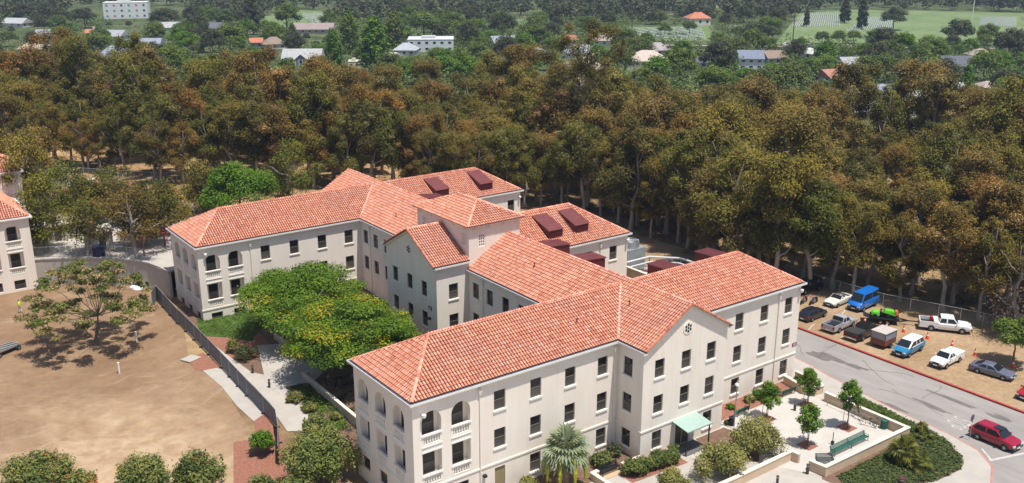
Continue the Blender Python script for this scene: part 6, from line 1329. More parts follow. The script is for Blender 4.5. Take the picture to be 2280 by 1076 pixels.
# worker in a hi-vis shirt walking across the dirt
def person(lab, loc, rot):
    J = dict(pel=(0, 0, .95), wst=(0, 0, 1.1), chs=(0.02, 0, 1.32), nck=(0.03, 0, 1.5), hd0=(0.05, 0, 1.6), hd1=(0.06, 0, 1.72), sl=(0, .19, 1.43), el=(-.08, .26, 1.17), wl=(0.1, .27, .95), hl=(.16, .26, .87), sr=(0, -.19, 1.43), er=(0.02, -.26, 1.16), wr=(.2, -.24, 1.0), hr=(.27, -.22, .95), kl=(.16, .1, .52), al=(.06, .1, .09), tl=(.2, .1, .04), kr=(-.02, -.1, .5), ar=(-.24, -.1, .12), trr=(-.12, -.11, .04), hpl=(0, .1, .9), hpr=(0, -.1, .9))
    Rd = dict(pel=.15, wst=.14, chs=.165, nck=.06, hd0=.085, hd1=.10, sl=.075, el=.05, wl=.036, hl=.04, sr=.075, er=.05, wr=.036, hr=.04, kl=.065, al=.045, tl=.04, kr=.065, ar=.045, trr=.04, hpl=.1, hpr=.1)
    ks = list(J); ix = {k: i for i, k in enumerate(ks)}; Ed = [('pel', 'wst'), ('wst', 'chs'), ('chs', 'nck'), ('nck', 'hd0'), ('hd0', 'hd1'), ('chs', 'sl'), ('sl', 'el'), ('el', 'wl'), ('wl', 'hl'), ('chs', 'sr'), ('sr', 'er'), ('er', 'wr'), ('wr', 'hr'), ('pel', 'hpl'), ('hpl', 'kl'), ('kl', 'al'), ('al', 'tl'), ('pel', 'hpr'), ('hpr', 'kr'), ('kr', 'ar'), ('ar', 'trr')]
    me = bpy.data.meshes.new('tmp'); me.from_pydata([J[k] for k in ks], [(ix[a], ix[b]) for a, b in Ed], []); ob = bpy.data.objects.new('tmp', me); COL.objects.link(ob); md = ob.modifiers.new('s', 'SKIN')
    for k in ks: v = me.skin_vertices[0].data[ix[k]]; v.radius = (Rd[k], Rd[k]); v.use_root = (k == 'pel')
    sb = ob.modifiers.new('d', 'SUBSURF'); sb.levels = 2; sb.render_levels = 2; dg = bpy.context.evaluated_depsgraph_get(); nm = bpy.data.meshes.new_from_object(ob.evaluated_get(dg)); bpy.data.objects.remove(ob)
    nm.materials.clear()
    for m in (M('skin', (0.42, 0.24, 0.16), 0.6), M('hi_vis_yellow', (0.55, 0.80, 0.03), 0.7), M('pale_trousers', (0.52, 0.50, 0.52), 0.9), M('boot', (0.10, 0.06, 0.04), 0.8), M('dark_hair', (0.03, 0.02, 0.015), 0.8)): nm.materials.append(m)
    for pl in nm.polygons:
        c = pl.center; pl.material_index = 3 if c.z < .13 else 2 if c.z < .93 and abs(c.y) < .22 else 0 if (c.z > 1.5 and abs(c.y) < .12 and not (c.z > 1.66 or c.x < 0.02)) else 4 if c.z > 1.54 and abs(c.y) < .13 else 1 if c.z > 1.12 or (abs(c.y) < .19 and c.z >= .93) else 0
    for pl in nm.polygons: pl.use_smooth = True
    nm.name = 'person'; o = obj('person', nm); o.location = loc; o.rotation_euler = (0, 0, rot); return tag(o, lab, 'person')
p = G(46, 697); person('person in a bright yellow hi-vis shirt and pale trousers walking across the dirt', (p.x, p.y, T(p.x, p.y)), 2.6)
# ------------------------------------------------------------------ left building, mechanical yard, back road
lb = thing('left_building', 'neighbouring cream building with tile roof and loggia cut off by the left edge', 'building', (-41.2, 46, 1.5))
lb_off = Vector(lb.location); mb = MB(); LX, LY = -41.3, 45.6; DZ = 0.75
pL = (LX-22-lb_off.x, LY-lb_off.y)
keep_bld = bld
m_l = MB(); us_l = [22-2.15, 22-4.95, 22-7.75, 22-10.5]
hl = bays(m_l, pL, S_, us_l, 0, (), True, lb)
wall(m_l, pL, S_, 22, -0.9, 11.0, hl); wall(m_l, (LX-lb_off.x, LY-lb_off.y), E_, 15.0, -0.9, 11.0); wall(m_l, (LX-lb_off.x, LY+15-lb_off.y), N_, 22, -0.9, 11.0)
wl_ = m_l.build('wall', stucco, lb)
for o in lb.children: o.location.z += DZ - 1.5
def simple_roof(parent, x0, x1, y0, y1, ze, rise, hx=5.0, name='roof', mat=None):
    """hipped roof with real tiles, in the parent's coordinates"""
    v = Vol(x0, x1, y0, y1, ze, 'x', rise/((y1-y0)/2-0.34), None, rise/hx); q = MB(); ym = (y0+y1)/2; zr = ze+0.04+rise; xb = x1-0.34-hx
    A, B, C_, D_ = (x0, y0+.34, ze), (x1-.34, y0+.34, ze), (x1-.34, y1-.34, ze), (x0, y1-.34, ze); r0, r1 = (x0, ym, zr), (xb, ym, zr)
    q.poly([A, B, r1, r0]); q.poly([C_, D_, r0, r1]); q.poly([B, C_, r1]); q.poly([A, D_, C_, B]); q.build(name, deck_m, parent)
    q = MB(); sweep(q, [(x0, y0), (x1, y0), (x1, y1), (x0, y1)][::-1], [(-0.5, ze-0.27), (-0.1, ze-0.25), (0, ze-0.16), (0, ze+0.02), (-0.5, ze-0.0)]); q.build('cornice', cornice_m, parent)
    VS, FS, TO, bs = [], [], [], 0; n0 = len(tiles)
    saved = list(VOLS); VOLS.clear(); VOLS.append(v)
    for p in v.pl: plane_tiles2(v, p)
    VOLS.clear(); VOLS.extend(saved); new = tiles[n0:]; del tiles[n0:]
    for k, t in enumerate(new):
        M3, oo = tile_mat(t, (rng.normal(0, 0.02), rng.uniform(0, 0.015))); VS.append(local @ M3.T + oo); FS.append(quads+bs); bs += len(local); TO += [t[4]]*len(quads)
    me = bpy.data.meshes.new('roof_tiles'); me.from_pydata(np.concatenate(VS).tolist(), [], np.concatenate(FS).tolist()); me.materials.append(tile_m); me.attributes.new('tone', 'FLOAT', 'FACE').data.foreach_set('value', TO); stuff(obj('roof_tiles', me, parent))
    rg = [(r0, r1), (B, r1), (C_, r1)]; 
    c = caps([(tuple(Vector(a)+Vector((0, 0, .04))), tuple(Vector(b)+Vector((0, 0, .04)))) for a, b in rg], 'ridge_tiles'); c.parent = parent
def plane_tiles2(v, p):
    global blocked
    keep = blocked; blocked = lambda a, x, y: np.zeros(x.shape, bool)
    plane_tiles(v, p); blocked = keep
simple_roof(lb, LX-22-lb_off.x, LX+0.42-lb_off.x, LY-0.42-lb_off.y, LY+15.42-lb_off.y, 11.0+DZ-1.5, 4.4, 6.6)
lb2 = thing('left_rear_building', 'tile-roofed cream building behind the left one, half hidden by trees', 'building', (-43.6, 62.5, 6.3)); q = MB(); wall(q, (-20, -5), S_, 24, -0.5, 9.2, std([20, 16], (5.2,))); wall(q, (4, -5), E_, 12, -0.5, 9.2, std([3, 7], (5.2,))); wall(q, (4, 7), N_, 24, -0.5, 9.2); q.build('wall', stucco, lb2)
for p0, n, uu in (((-20, -5), S_, (20, 16)), ((4, -5), E_, (3, 7))):
    for u in uu: window(p0, n, u, 5.2, 0, lb2)
simple_roof(lb2, -20, 4.4, -5.4, 7.4, 9.2, 3.3, 5.2)
# mechanical yard behind the building: cooling tower, pipes, tan wall, tanks
ct = thing('cooling_tower', 'grey galvanised cooling tower with round fan guard behind the centre wing', 'machine', (29.5, 5.6, 0.0)); q = MB(); q.box(-1.7, 1.7, -1.6, 1.6, 1.3, 4.6); q.build('casing', M('blue_grey_casing', (0.36, 0.385, 0.405), 0.5, 0.2, 1.5, metal=0.3), ct); q = MB(); q.lathe([(1.5, 4.6), (1.4, 5.5), (1.33, 5.5), (1.4, 4.62)], 28); q.build('fan_cowl', galv, ct, 40)
q = MB()
for k in range(1, 5): q.tube([(1.38*k/4.6*math.cos(R_(15*a)), 1.38*k/4.6*math.sin(R_(15*a)), 5.52) for a in range(25)], 0.015, 4, cap=False)
for k in range(12): a = R_(30*k); q.tube([(0, 0, 5.53), (1.4*math.cos(a), 1.4*math.sin(a), 5.5)], 0.015, 4)
q.build('fan_guard', galv, ct)
for k in range(5): a = R_(72*k); q = MB(); q.box(0.1, 1.25, -0.16, 0.16, 5.15, 5.18, 0, Matrix.Rotation(a, 4, 'Z')); q.build('fan_blade', galv, ct)
for x, y in ((-1.6, -1.5), (1.5, -1.5), (-1.6, 1.4), (1.5, 1.4)): q = MB(); q.box(x, x+0.15, y, y+0.15, 0, 1.3); q.build('leg', galv, ct)
q = MB(); q.box(-1.9, -1.71, -1.3, 0.2, 2.4, 4.2); q.build('side_panel', M('pale_panel', (0.55, 0.58, 0.6), 0.5), ct)
wpipe = M('insulated_pipe', (0.60, 0.59, 0.57), 0.6, 0.15, 2.0)
PL = [([(26.5, 3.4, 3.2), (31.5, 3.4, 3.2), (34.6, 0.2, 3.2), (34.6, -9.0, 3.2)], 0.15, 'thick pale pipe run nearest the grove in the mechanical yard'), ([(26.5, 2.7, 2.7), (31.2, 2.7, 2.7), (33.9, -0.1, 2.7), (33.9, -9.0, 2.7)], 0.12, 'lower pale pipe run beneath the thick one'), ([(24.6, 1.2, 2.9), (27.4, -1.6, 2.9), (27.4, -9.0, 2.9)], 0.13, 'pale pipe run nearest the building in the mechanical yard'), ([(25.2, 0.2, 2.4), (28.0, -2.4, 2.4), (28.0, -9.0, 2.4)], 0.1, 'thin pale pipe run beside the one nearest the building'), ([(28.6, 3.0, 2.2), (30.6, 0.8, 2.2), (30.6, -3.4, 2.2), (33.6, -3.4, 2.2)], 0.1, 'pale pipe bending round the machinery cabinet in the yard'), ([(29.4, -5.0, 2.6), (33.8, -5.0, 2.6)], 0.09, 'short pale cross pipe in the middle of the mechanical yard')]
for pts, r, lab in PL:
    o = thing('insulated_pipe', lab, 'pipe', (pts[0][0], pts[0][1], 0)); q = MB(); q.tube([(a-pts[0][0], b-pts[0][1], c) for a, b, c in pts], r, 10); q.build('pipe_run', wpipe, o, 60)
    for a, b, c in pts: q = MB(); q.box(a-pts[0][0]-0.06, a-pts[0][0]+0.06, b-pts[0][1]-0.06, b-pts[0][1]+0.06, 0, c-r); q.build('support', galv, o)
    for f in (0.35, 0.7):
        a, b, c = Vector(pts[-2])+(Vector(pts[-1])-Vector(pts[-2]))*f; q = MB(); q.lathe([(r*1.6, -0.06), (r*1.6, 0.06)], 10, 0, Matrix.Translation((a-pts[0][0], b-pts[0][1], c)) @ (Vector(pts[-1])-Vector(pts[-2])).to_track_quat('Z', 'Y').to_matrix().to_4x4()); q.build('flange', galv, o)
o = thing('yard_wall', 'tan screen wall of the mechanical yard beside the centre wing', 'wall', (21.6, -2.0, 0)); q = MB(); q.box(-0.15, 0.15, -6.5, 1.8, -0.2, 5.2); q.build('wall_body', planter, o); q = MB(); q.box(-0.2, 0.2, -6.55, 1.85, 5.202, 5.32); q.build('cap', planter_cap, o)
q = MB(); q.box(0, 14, -9, 6, 0, 0.12); o = q.build('yard_slab', plaza_m); o.location = (22.5, -3, 0.0); struct(o)
for k, (x, y, w, d, h, m, lab) in enumerate(((31.6, -1.2, 2.2, 1.4, 2.0, 'grey', 'grey machinery cabinet in the mechanical yard'), (30.0, -7.0, 2.6, 1.6, 2.2, 'pale', 'pale chiller box at the near end of the mechanical yard'), (35.6, 1.5, 1.0, 1.0, 2.0, 'dark2', 'dark cabinet at the grove side of the mechanical yard'), (33.4, -3.0, 1.0, 1.0, 1.8, 'orange', 'orange pump unit in the mechanical yard'), (27.2, -0.2, 1.6, 1.2, 2.2, 'dark', 'dark pump housing beside the cooling tower'))):
    q = MB(); q.box(-w/2, w/2, -d/2, d/2, 0.12, h); q.box(-w/2-0.05, w/2+0.05, -d/2-0.05, d/2+0.05, h, h+0.08); q.box(-w*0.3, w*0.3, -d/2-0.04, -d/2, h*0.3, h*0.8); o = q.build('machinery_unit', M('unit_'+m, {'grey': (.35, .36, .36), 'orange': (.5, .16, .06), 'dark': (.06, .06, .065), 'dark2': (.04, .04, .045), 'pale': (.5, .5, .49)}[m], 0.6, 0.2)); o.location = (x, y, 0); tag(o, lab, 'machine')
o = thing('pipe_rack', 'cluttered steel rack of pumps, valves and ducts in the mechanical yard', 'machine', (30.0, -3.0, 0.12)); rr = random.Random(12)
for x in (-4.5, -1.5, 1.5, 4.2):
    for y in (-5, 0, 4.5): q = MB(); q.box(x-.06, x+.06, y-.06, y+.06, 0, 2.6); q.build('post', galv, o)
for y in (-5, 0, 4.5): q = MB(); q.box(-4.6, 4.3, y-.07, y+.07, 2.6, 2.72); q.build('cross_beam', galv, o)
for k in range(16):
    x, y, w, d, h = rr.uniform(-4.4, 4), rr.uniform(-5.4, 4.6), rr.uniform(.4, 1.1), rr.uniform(.4, 1.0), rr.uniform(.5, 1.9); m_ = rr.choice((galv, wpipe, black_m, galv, M('rusty_orange', (0.50, 0.16, 0.05)), M('unit_blue', (.12, .2, .32), .6))); q = MB(); q.box(x-w/2, x+w/2, y-d/2, y+d/2, 0.1, h); q.lathe([(w*.3, h), (w*.3, h+.3), (w*.12, h+.42)], 10, 0, Matrix.Translation((x, y, 0))); q.build('pump_unit', m_, o)
for k in range(12):
    x, y, z = rr.uniform(-4, 3), rr.uniform(-5, 4), rr.uniform(1.6, 3.0); q = MB(); L = rr.uniform(1.5, 5); pts = [(x, y, z), (x+L, y, z)] if k % 2 else [(x, y, z), (x, y-L*.6, z), (x, y-L*.6, 0.1)]; q.tube(pts, rr.uniform(.05, .11), 8); q.build('duct', rr.choice((wpipe, galv, wpipe)), o)
# back road, terrace hut, lamp posts, parasol behind the curved wall
sheet('back_road', gp([(60, 395), (140, 398), (250, 408), (330, 428), (450, 462), (440, 492), (380, 470), (290, 446), (200, 440), (60, 440)]), 0.05, asphalt, T, ((0, (-20, -10, 0)),))
sheet('terrace_paving', [(-40.5, 48.5), (-28.0, 36.5), (-27.6, 31.2), (-8, 31.2), (-8, 52), (-20, 60), (-38, 66)], 0.045, concrete, T, ((0, (-10,)),))
sheet('red_bed', gp([(345, 583), (378, 590), (378, 606), (352, 594)]), 0.06, mulch, T, ((0, (-10,)),))
def lamp_post(lab, px, py, h=4.6):
    p = G(px, py); o = thing('lamp_post', lab, 'lamp', (p.x, p.y, T(p.x, p.y)), 0, 'lamp posts on the terrace'); q = MB(); q.tube([(0, 0, 0), (0, 0, h)], 0.07, 8); q.build('post', black_m, o); q = MB(); q.box(-0.75, 0.75, -0.2, 0.2, h, h+0.14); q.build('lamp_head', white_p, o)
lamp_post('dark lamp post with flat white head beside the back road, left one', 208, 462); lamp_post('dark lamp post with flat white head beside the back road, right one', 258, 470, 4.0)
def hut(lab, px, py, w, d, h, rot, wc, rc, flat=False):
    p = G(px, py); o = thing('garden_hut', lab, 'hut', (p.x, p.y, T(p.x, p.y)), rot); q = MB(); q.box(-w/2, w/2, -d/2, d/2, -0.2, h); q.build('wall', M('hut_wall_%s' % px, wc, 0.85, 0.15, 2.0), o); rh = 0.1 if flat else 0.9; q = MB()
    q.poly([(-w/2-.3, -d/2-.3, h), (w/2+.3, -d/2-.3, h), (w/2+.3, 0, h+rh), (-w/2-.3, 0, h+rh)]); q.poly([(w/2+.3, d/2+.3, h), (-w/2-.3, d/2+.3, h), (-w/2-.3, 0, h+rh), (w/2+.3, 0, h+rh)]); q.poly([(-w/2-.3, -d/2-.3, h), (-w/2-.3, 0, h+rh), (-w/2-.3, d/2+.3, h)]); q.poly([(w/2+.3, -d/2-.3, h), (w/2+.3, d/2+.3, h), (w/2+.3, 0, h+rh)]); q.build('roof', M('hut_roof_%s' % px, rc, 0.8, 0.15, 2.0), o)
    q = MB(); q.box(-0.45, 0.45, -d/2-0.03, -d/2-0.003, 0, 2.0); q.build('door', M('hut_door', (0.1, 0.08, 0.07), 0.7), o)
hut('small white hut behind the curved wall beside the blue bin', 222, 555, 3.0, 2.4, 2.6, 0.2, (0.62, 0.6, 0.56), (0.5, 0.47, 0.43)); hut('white-walled hut with red roof beyond the terrace near the back road', 140, 470, 4.0, 3.0, 2.6, 0.5, (0.62, 0.6, 0.56), (0.42, 0.13, 0.09)); hut('low pale flat-roofed shed among the trees of the terrace', 120, 530, 6.5, 4.5, 2.4, 0.1, (0.5, 0.46, 0.42), (0.52, 0.47, 0.43), True)
bin_('dark blue bin standing on top of the curved wall', (*g2(222, 572), 5.3), M('navy_plastic', (0.02, 0.03, 0.09), 0.5), 0.8, 1.6)
p = G(345, 560); o = thing('pergola', 'reddish timber pergola with white canopy behind the far left wing', 'pergola', (p.x, p.y, 5.3), 0.1)
for x in (-2, 2):
    for y in (-1.3, 1.3): q = MB(); q.box(x-0.09, x+0.09, y-0.09, y+0.09, 0, 2.6); q.build('post', M('red_timber', (0.22, 0.05, 0.035), 0.8), o)
for y in (-1.3, 1.3): q = MB(); q.box(-2.6, 2.6, y-0.09, y+0.09, 2.6, 2.85); q.build('beam', M('red_timber', (0.22, 0.05, 0.035)), o)
for k in range(9): q = MB(); x = -2.3+k*0.575; q.box(x-0.05, x+0.05, -1.8, 1.8, 2.852, 2.98); q.build('rafter', M('red_timber', (0.22, 0.05, 0.035)), o)
# ------------------------------------------------------------------ suburb, cemetery and far woodland
def gw(px, py): p = G(px, py); return (p.x, p.y)
hw_m = {}
def house(name, lab, px, py, wpx, hpx, depth, rot, wc, rc, kind='hip', storeys=1, chimney=False, rise=0.28, win=4, cat='house', wincol=None, dx=0.0):
    """wpx/hpx: width and wall height in photo pixels at that distance"""
    p = G(px, py); s = mpp(p); w = wpx*s; h = max(hpx*s, 2.4); d = depth; o = thing(name, lab, cat, (p.x, p.y, T(p.x, p.y)), YAW-PI/2+rot); wm = M('hw_%s_%s' % (px, py), wc, 0.85, 0.08, 0.6); rm = M('hr_%s_%s' % (px, py), rc, 0.9, 0.25, 1.0)
    q = MB(); q.box(-w/2, w/2, -d/2, d/2, -0.5, h); q.build('wall', wm, o); e = 0.5; rz = rise*min(w, d)*0.5+0.3; q = MB(); a = [(-w/2-e, -d/2-e, h-0.05), (w/2+e, -d/2-e, h-0.05), (w/2+e, d/2+e, h-0.05), (-w/2-e, d/2+e, h-0.05)]
    if kind == 'flat':
        q.box(-w/2-0.1, w/2+0.1, -d/2-0.1, d/2+0.1, h+0.002, h+0.25); q.box(-w*0.2, w*0.1, -d*0.2, d*0.1, h+0.25, h+1.2)
    else:
        k = (w/2-min(d/2, w*0.35)) if kind == 'hip' else w/2+e; r0, r1 = (-k, 0, h+rz), (k, 0, h+rz)
        q.poly([a[0], a[1], r1, r0]); q.poly([a[2], a[3], r0, r1]); q.poly([a[1], a[2], r1]); q.poly([a[3], a[0], r0]); q.poly([a[0], a[3], a[2], a[1]])
    rf = q.build('roof', rm, o)
    if kind == 'gable':
        for sx in (-1, 1): q = MB(); q.poly([(sx*(w/2+0.003), -d/2, h-0.06), (sx*(w/2+0.003), d/2, h-0.06), (sx*(w/2+0.003), 0, h+rz-0.25)]); q.build('gable_wall', wm, o)
    if chimney: q = MB(); q.box(w*0.2, w*0.2+0.9, -0.4, 0.4, h, h+rz+1.2); q.build('chimney', M('chimney_white', (0.62, 0.58, 0.54), 0.9), rf)
    sh_ = h/storeys
    for st in range(storeys):
        for k in range(win):
            x = -w/2 + w*(k+0.5)/win; ww = min(0.8, w/win*0.32); z = st*sh_+sh_*0.35; q = MB(); q.box(x-ww, x+ww, -d/2-0.05, -d/2-0.003, z, z+sh_*0.42); f = q.build('window', M('win_trim', (0.66, 0.66, 0.66), 0.6), o); q = MB(); q.box(x-ww*0.82, x+ww*0.82, -d/2-0.075, -d/2-0.052, z+0.1, z+sh_*0.42-0.1); q.build('pane', (M('pane_%s' % k, wincol[k % len(wincol)], 0.2) if wincol else carglass), f)
    for sx in (-1, 1):
        for k in range(2): y = (-0.25+0.5*k)*d; q = MB(); x0 = sx*(w/2+0.003); x1 = sx*(w/2+0.06); q.box(min(x0, x1), max(x0, x1), y-0.7, y+0.7, 0.9, 2.1); q.build('window', carglass, o)
    return o
W_h, G_r, T_r, O_r = (0.62, 0.62, 0.60), (0.26, 0.27, 0.29), (0.42, 0.34, 0.29), (0.50, 0.19, 0.11)
house('office_building', 'white three-storey block with pale blue and pink windows at the top left', 285, 40, 92, 34, 16, 0.25, (0.66, 0.68, 0.68), (0.62, 0.62, 0.60), 'flat', 3, False, 0.2, 6, 'building', [(0.12, 0.3, 0.33), (0.4, 0.2, 0.22), (0.05, 0.07, 0.1)])
house('office_building', 'pale low building in the top left corner of the picture', 12, 24, 60, 14, 14, 0.1, (0.5, 0.54, 0.6), (0.55, 0.56, 0.6), 'flat', 1, False, 0.2, 4, 'building')
H = [(105, 88, 38, 9, 9, .2, W_h, (.30, .32, .36), 'gable', 'house with grey gable roof left of the domed dark trees'), (140, 112, 40, 8, 9, -.1, W_h, (.48, .38, .34), 'hip', 'house with pinkish tan roof near the left edge behind the grove'),
 (205, 84, 20, 12, 8, .3, (.64, .62, .58), O_r, 'gable', 'small white house with orange roof and chimney at upper left'), (262, 90, 40, 10, 10, -.2, W_h, (.36, .37, .40), 'gable', 'white house with grey roof below the white block'),
 (265, 162, 78, 38, 12, .12, (.60, .64, .70), (.27, .30, .36), 'hip', 'large two-storey bluish white house seen over the grove at left'), (330, 112, 60, 9, 10, .1, (.5, .52, .55), (.28, .31, .38), 'gable', 'long house with blue-grey roof right of the large bluish white one'),
 (572, 105, 26, 12, 9, .2, (.28, .36, .52), O_r, 'gable', 'blue-walled house with orange porch roof'), (676, 142, 82, 12, 12, .05, (.55, .60, .66), (.40, .41, .42), 'gable', 'grey-roofed house with blue-trimmed porch left of the tall green trees'),
 (790, 150, 26, 10, 7, .1, (.68, .64, .52), (.60, .56, .46), 'flat', 'cream open carport between the tall green trees'), (960, 112, 100, 26, 16, .06, (.62, .65, .68), (.58, .60, .62), 'flat', 'wide white flat-roofed modern building beyond the grove'),
 (905, 122, 48, 7, 9, -.1, (.5, .52, .55), (.40, .43, .47), 'hip', 'house with pale grey hip roof in front of the flat-roofed building'), (700, 74, 86, 7, 10, .05, (.40, .33, .30), (.33, .26, .25), 'gable', 'long low brown-roofed building below the striped lawn at left centre'),
 (1298, 166, 92, 15, 13, .1, (.55, .60, .66), (.52, .44, .38), 'hip', 'house with broad tan hip roof beneath the tallest eucalyptus'), (1285, 128, 50, 9, 10, -.15, (.50, .52, .55), (.34, .37, .42), 'gable', 'house with dark grey gable roof behind the tan-roofed one'),
 (1268, 98, 26, 9, 8, .2, (.66, .6, .55), O_r, 'gable', 'small house with bright orange roof beside the tallest eucalyptus crown'), (1440, 146, 92, 13, 12, -.05, (.66, .56, .48), (.56, .46, .40), 'hip', 'peach-coloured house with bay window behind the grove'),
 (1462, 122, 48, 8, 10, .1, (.5, .47, .44), (.38, .34, .34), 'hip', 'house with brown-grey roof above the peach one'), (1552, 56, 48, 16, 11, .15, (.66, .62, .58), (.52, .20, .12), 'hip', 'white chapel with bright orange tile roof beside the cemetery'),
 (1668, 152, 52, 24, 10, -.1, (.60, .62, .68), (.20, .23, .30), 'gable', 'two-storey house with dark slate blue roof right of centre'), (1892, 156, 48, 10, 10, .1, (.64, .62, .58), (.36, .37, .40), 'gable', 'white house with grey roof between green trees at right'),
 (2125, 158, 66, 8, 11, .0, (.3, .32, .36), (.12, .13, .16), 'gable', 'house with charcoal roof at upper right'), (2072, 236, 120, 26, 12, -.08, (.66, .68, .70), (.42, .45, .48), 'gable', 'white two-storey house with grey roof seen over the grove at right'),
 (2152, 258, 42, 9, 8, .1, (.56, .48, .42), (.50, .24, .15), 'hip', 'house with low orange roof right of the white two-storey one'), (1915, 262, 56, 8, 9, .1, (.55, .56, .58), (.48, .49, .52), 'gable', 'house with light grey roof glimpsed between eucalyptus at right'),
 (2196, 208, 32, 10, 8, .0, (.5, .44, .4), (.46, .38, .35), 'hip', 'small house with brownish roof at the right near bright trees'), (380, 70, 40, 8, 9, .2, (.5, .5, .5), (.40, .40, .42), 'gable', 'house with plain grey roof among dark trees at upper left')]
rr = random.Random(77); adj = ['pale grey', 'tan', 'charcoal', 'brown', 'white', 'dusty red', 'blue-grey']; rcs = [(.42, .43, .45), (.46, .38, .31), (.14, .15, .17), (.28, .21, .17), (.60, .59, .57), (.42, .20, .15), (.28, .32, .38)]
XH = [(40, 60), (75, 120), (480, 72), (610, 108), (870, 140), (1010, 120), (1120, 105), (1195, 130), (1350, 100), (1560, 150), (1720, 140), (1800, 130), (1850, 185), (1960, 215), (2010, 175), (2180, 135), (2245, 110), (2000, 255)]
for k, (px, py) in enumerate(XH):
    if any(abs(px-h_[0]) < (h_[2]/2+24) and abs(py-h_[1]) < 14 for h_ in H): continue
    c = k % 7; H.append((px, py, rr.uniform(30, 58), 9, rr.uniform(8, 11), rr.uniform(-.5, .5), (.6, .58, .55), rcs[c], ('gable', 'hip')[k % 2], 'small house with %s %s roof near %s' % (adj[c], ('gable', 'hipped')[k % 2], 'the left edge' if px < 300 else 'the upper left' if px < 640 else 'the flat-roofed building' if px < 1130 else 'the tallest eucalyptus' if px < 1420 else 'the slate-roofed house' if px < 1780 else 'the far boulevard' if py < 150 else 'the white house at right')))
for (px, py, w, h, d, r, wc, rc, kd, lab) in H:
    o = house('suburban_house', lab, px, py, w, h, d, r, wc, rc, kd, 2 if h > 20 else 1, px in (205, 265, 1440, 1298), 0.55 if kd != 'flat' else 0.2, max(2, min(6, int(w/14))))
    if px == 676:                                   # porch gable facing the camera
        q = MB(); q.poly([(-2.4, -6.6, 2.3), (2.4, -6.6, 2.3), (0, -6.6, 4.2)]); q.build('porch_gable', M('blue_trim', (0.12, 0.17, 0.28), 0.7), o); q = MB(); q.poly([(-2.7, -6.9, 2.2), (0, -6.9, 4.4), (0, -2, 4.4), (-2.7, -2, 2.2)]); q.poly([(2.7, -6.9, 2.2), (0, -6.9, 4.4), (0, -2, 4.4), (2.7, -2, 2.2)]); q.build('porch_roof', M('hr_676_142', G_r), o)
        for x in (-2.1, -0.7, 0.7, 2.1): q = MB(); q.box(x-.1, x+.1, -6.65, -6.5, 0, 2.3); q.build('porch_post', white_p, o)
# cemetery lawns with rows of white headstones
lawns = [[(1395, 90), (1580, 92), (1590, 58), (1400, 62)], [(1725, 100), (2010, 100), (2300, 100), (2300, 30), (1900, 22), (1780, 30)], [(585, 62), (750, 60), (750, 26), (640, 22), (580, 40)], [(1120, 60), (1190, 55), (1190, 42), (1120, 45)], [(930, 24), (990, 24), (985, 4), (930, 4)], [(1460, 20), (1600, 20), (1600, 8), (1480, 8)]]
LW = [[gw(*q) for q in L] for L in lawns]
for L in LW: sheet('cemetery_lawn', L, 0.12, far_lawn, lambda x, y: 0)
HS = [([(1405, 88), (1572, 90), (1560, 64), (1412, 66)], .0, 'white headstones in rows on the lawn behind the peach house'), ([(1755, 62), (1872, 60), (1868, 30), (1790, 32)], .4, 'white headstones in rows on the sloping lawn at upper right'), ([(700, 58), (748, 56), (745, 30), (668, 32)], .3, 'white headstones in rows on the lawn at upper left of centre'), ([(1880, 70), (1990, 66), (1990, 40), (1930, 40)], .2, 'white headstones on the lawn among cypresses at upper right'), ([(2180, 60), (2262, 62), (2262, 40), (2180, 40)], .2, 'white headstones on the lawn at the far right')]
for P, rot, lab in HS:
    W2 = [gw(*q) for q in P]; q = MB(); cx = sum(a for a, b in W2)/4; cy = sum(b for a, b in W2)/4; c, s = math.cos(YAW-PI/2+0.25+rot), math.sin(YAW-PI/2+0.25+rot); n = 0
    for i in range(-34, 35):
        for j in range(-95, 96):
            u, v = i*6.5, j*1.5; x, y = cx+u*c-v*s, cy+u*s+v*c
            if n < 3000 and in_poly(x, y, W2): q.box(x-.3, x+.3, y-.3, y+.3, 0.0, 1.0, 0); n += 1
    stuff(q.build('headstones', M('white_marble', (0.72, 0.72, 0.70), 0.6)), lab, 'headstones')
# far boulevard with retaining wall, cars and poles
A, B = gw(1395, 103), gw(2300, 112); d = Vector(B)-Vector(A); n = Vector((-d.y, d.x)).normalized()
strip('far_road', A, B, 13, 0.18, M('pale_road', (0.50, 0.46, 0.42), 0.95, 0.15, 0.05))
off = -n*7.0 if (Vector(A)-n*7-Vector((CAM[0], CAM[1]))).length < (Vector(A)+n*7-Vector((CAM[0], CAM[1]))).length else n*7.0
a, b = Vector(A)+off, Vector(B)+off; o = thing('boulevard_wall', 'long brown retaining wall below the far boulevard at upper right', 'wall', (a.x, a.y, 0)); q = MB(); q.beam((0, 0, 0.4), (b.x-a.x, b.y-a.y, 0.4), 0.5, 1.6); q.build('wall_body', M('brown_wall', (0.22, 0.17, 0.14), 0.9, 0.2, 0.3), o)
ang = math.atan2(d.y, d.x)
for px, py, m_, lab in ((1752, 103, whitep, 'white car on the far boulevard beside the utility pole'), (1808, 106, paint('far_blue', (0.05, 0.10, 0.25)), 'small blue car on the far boulevard'), (1870, 105, blackp, 'dark car on the far boulevard at right'), (1892, 104, whitep, 'white car on the far boulevard behind the dark one'), (1640, 103, silver, 'silver car on the far boulevard near the centre'), (2160, 108, whitep, 'pale car on the far boulevard near the right edge')):
    p = G(px, py); car('distant_car', lab, 'car', (p.x, p.y, 0.19), ang, m_, 4.7, 1.85, 1.55, 0.85, 1.0, 0.95, (0.25, 0.4), (0.82, 0.95))
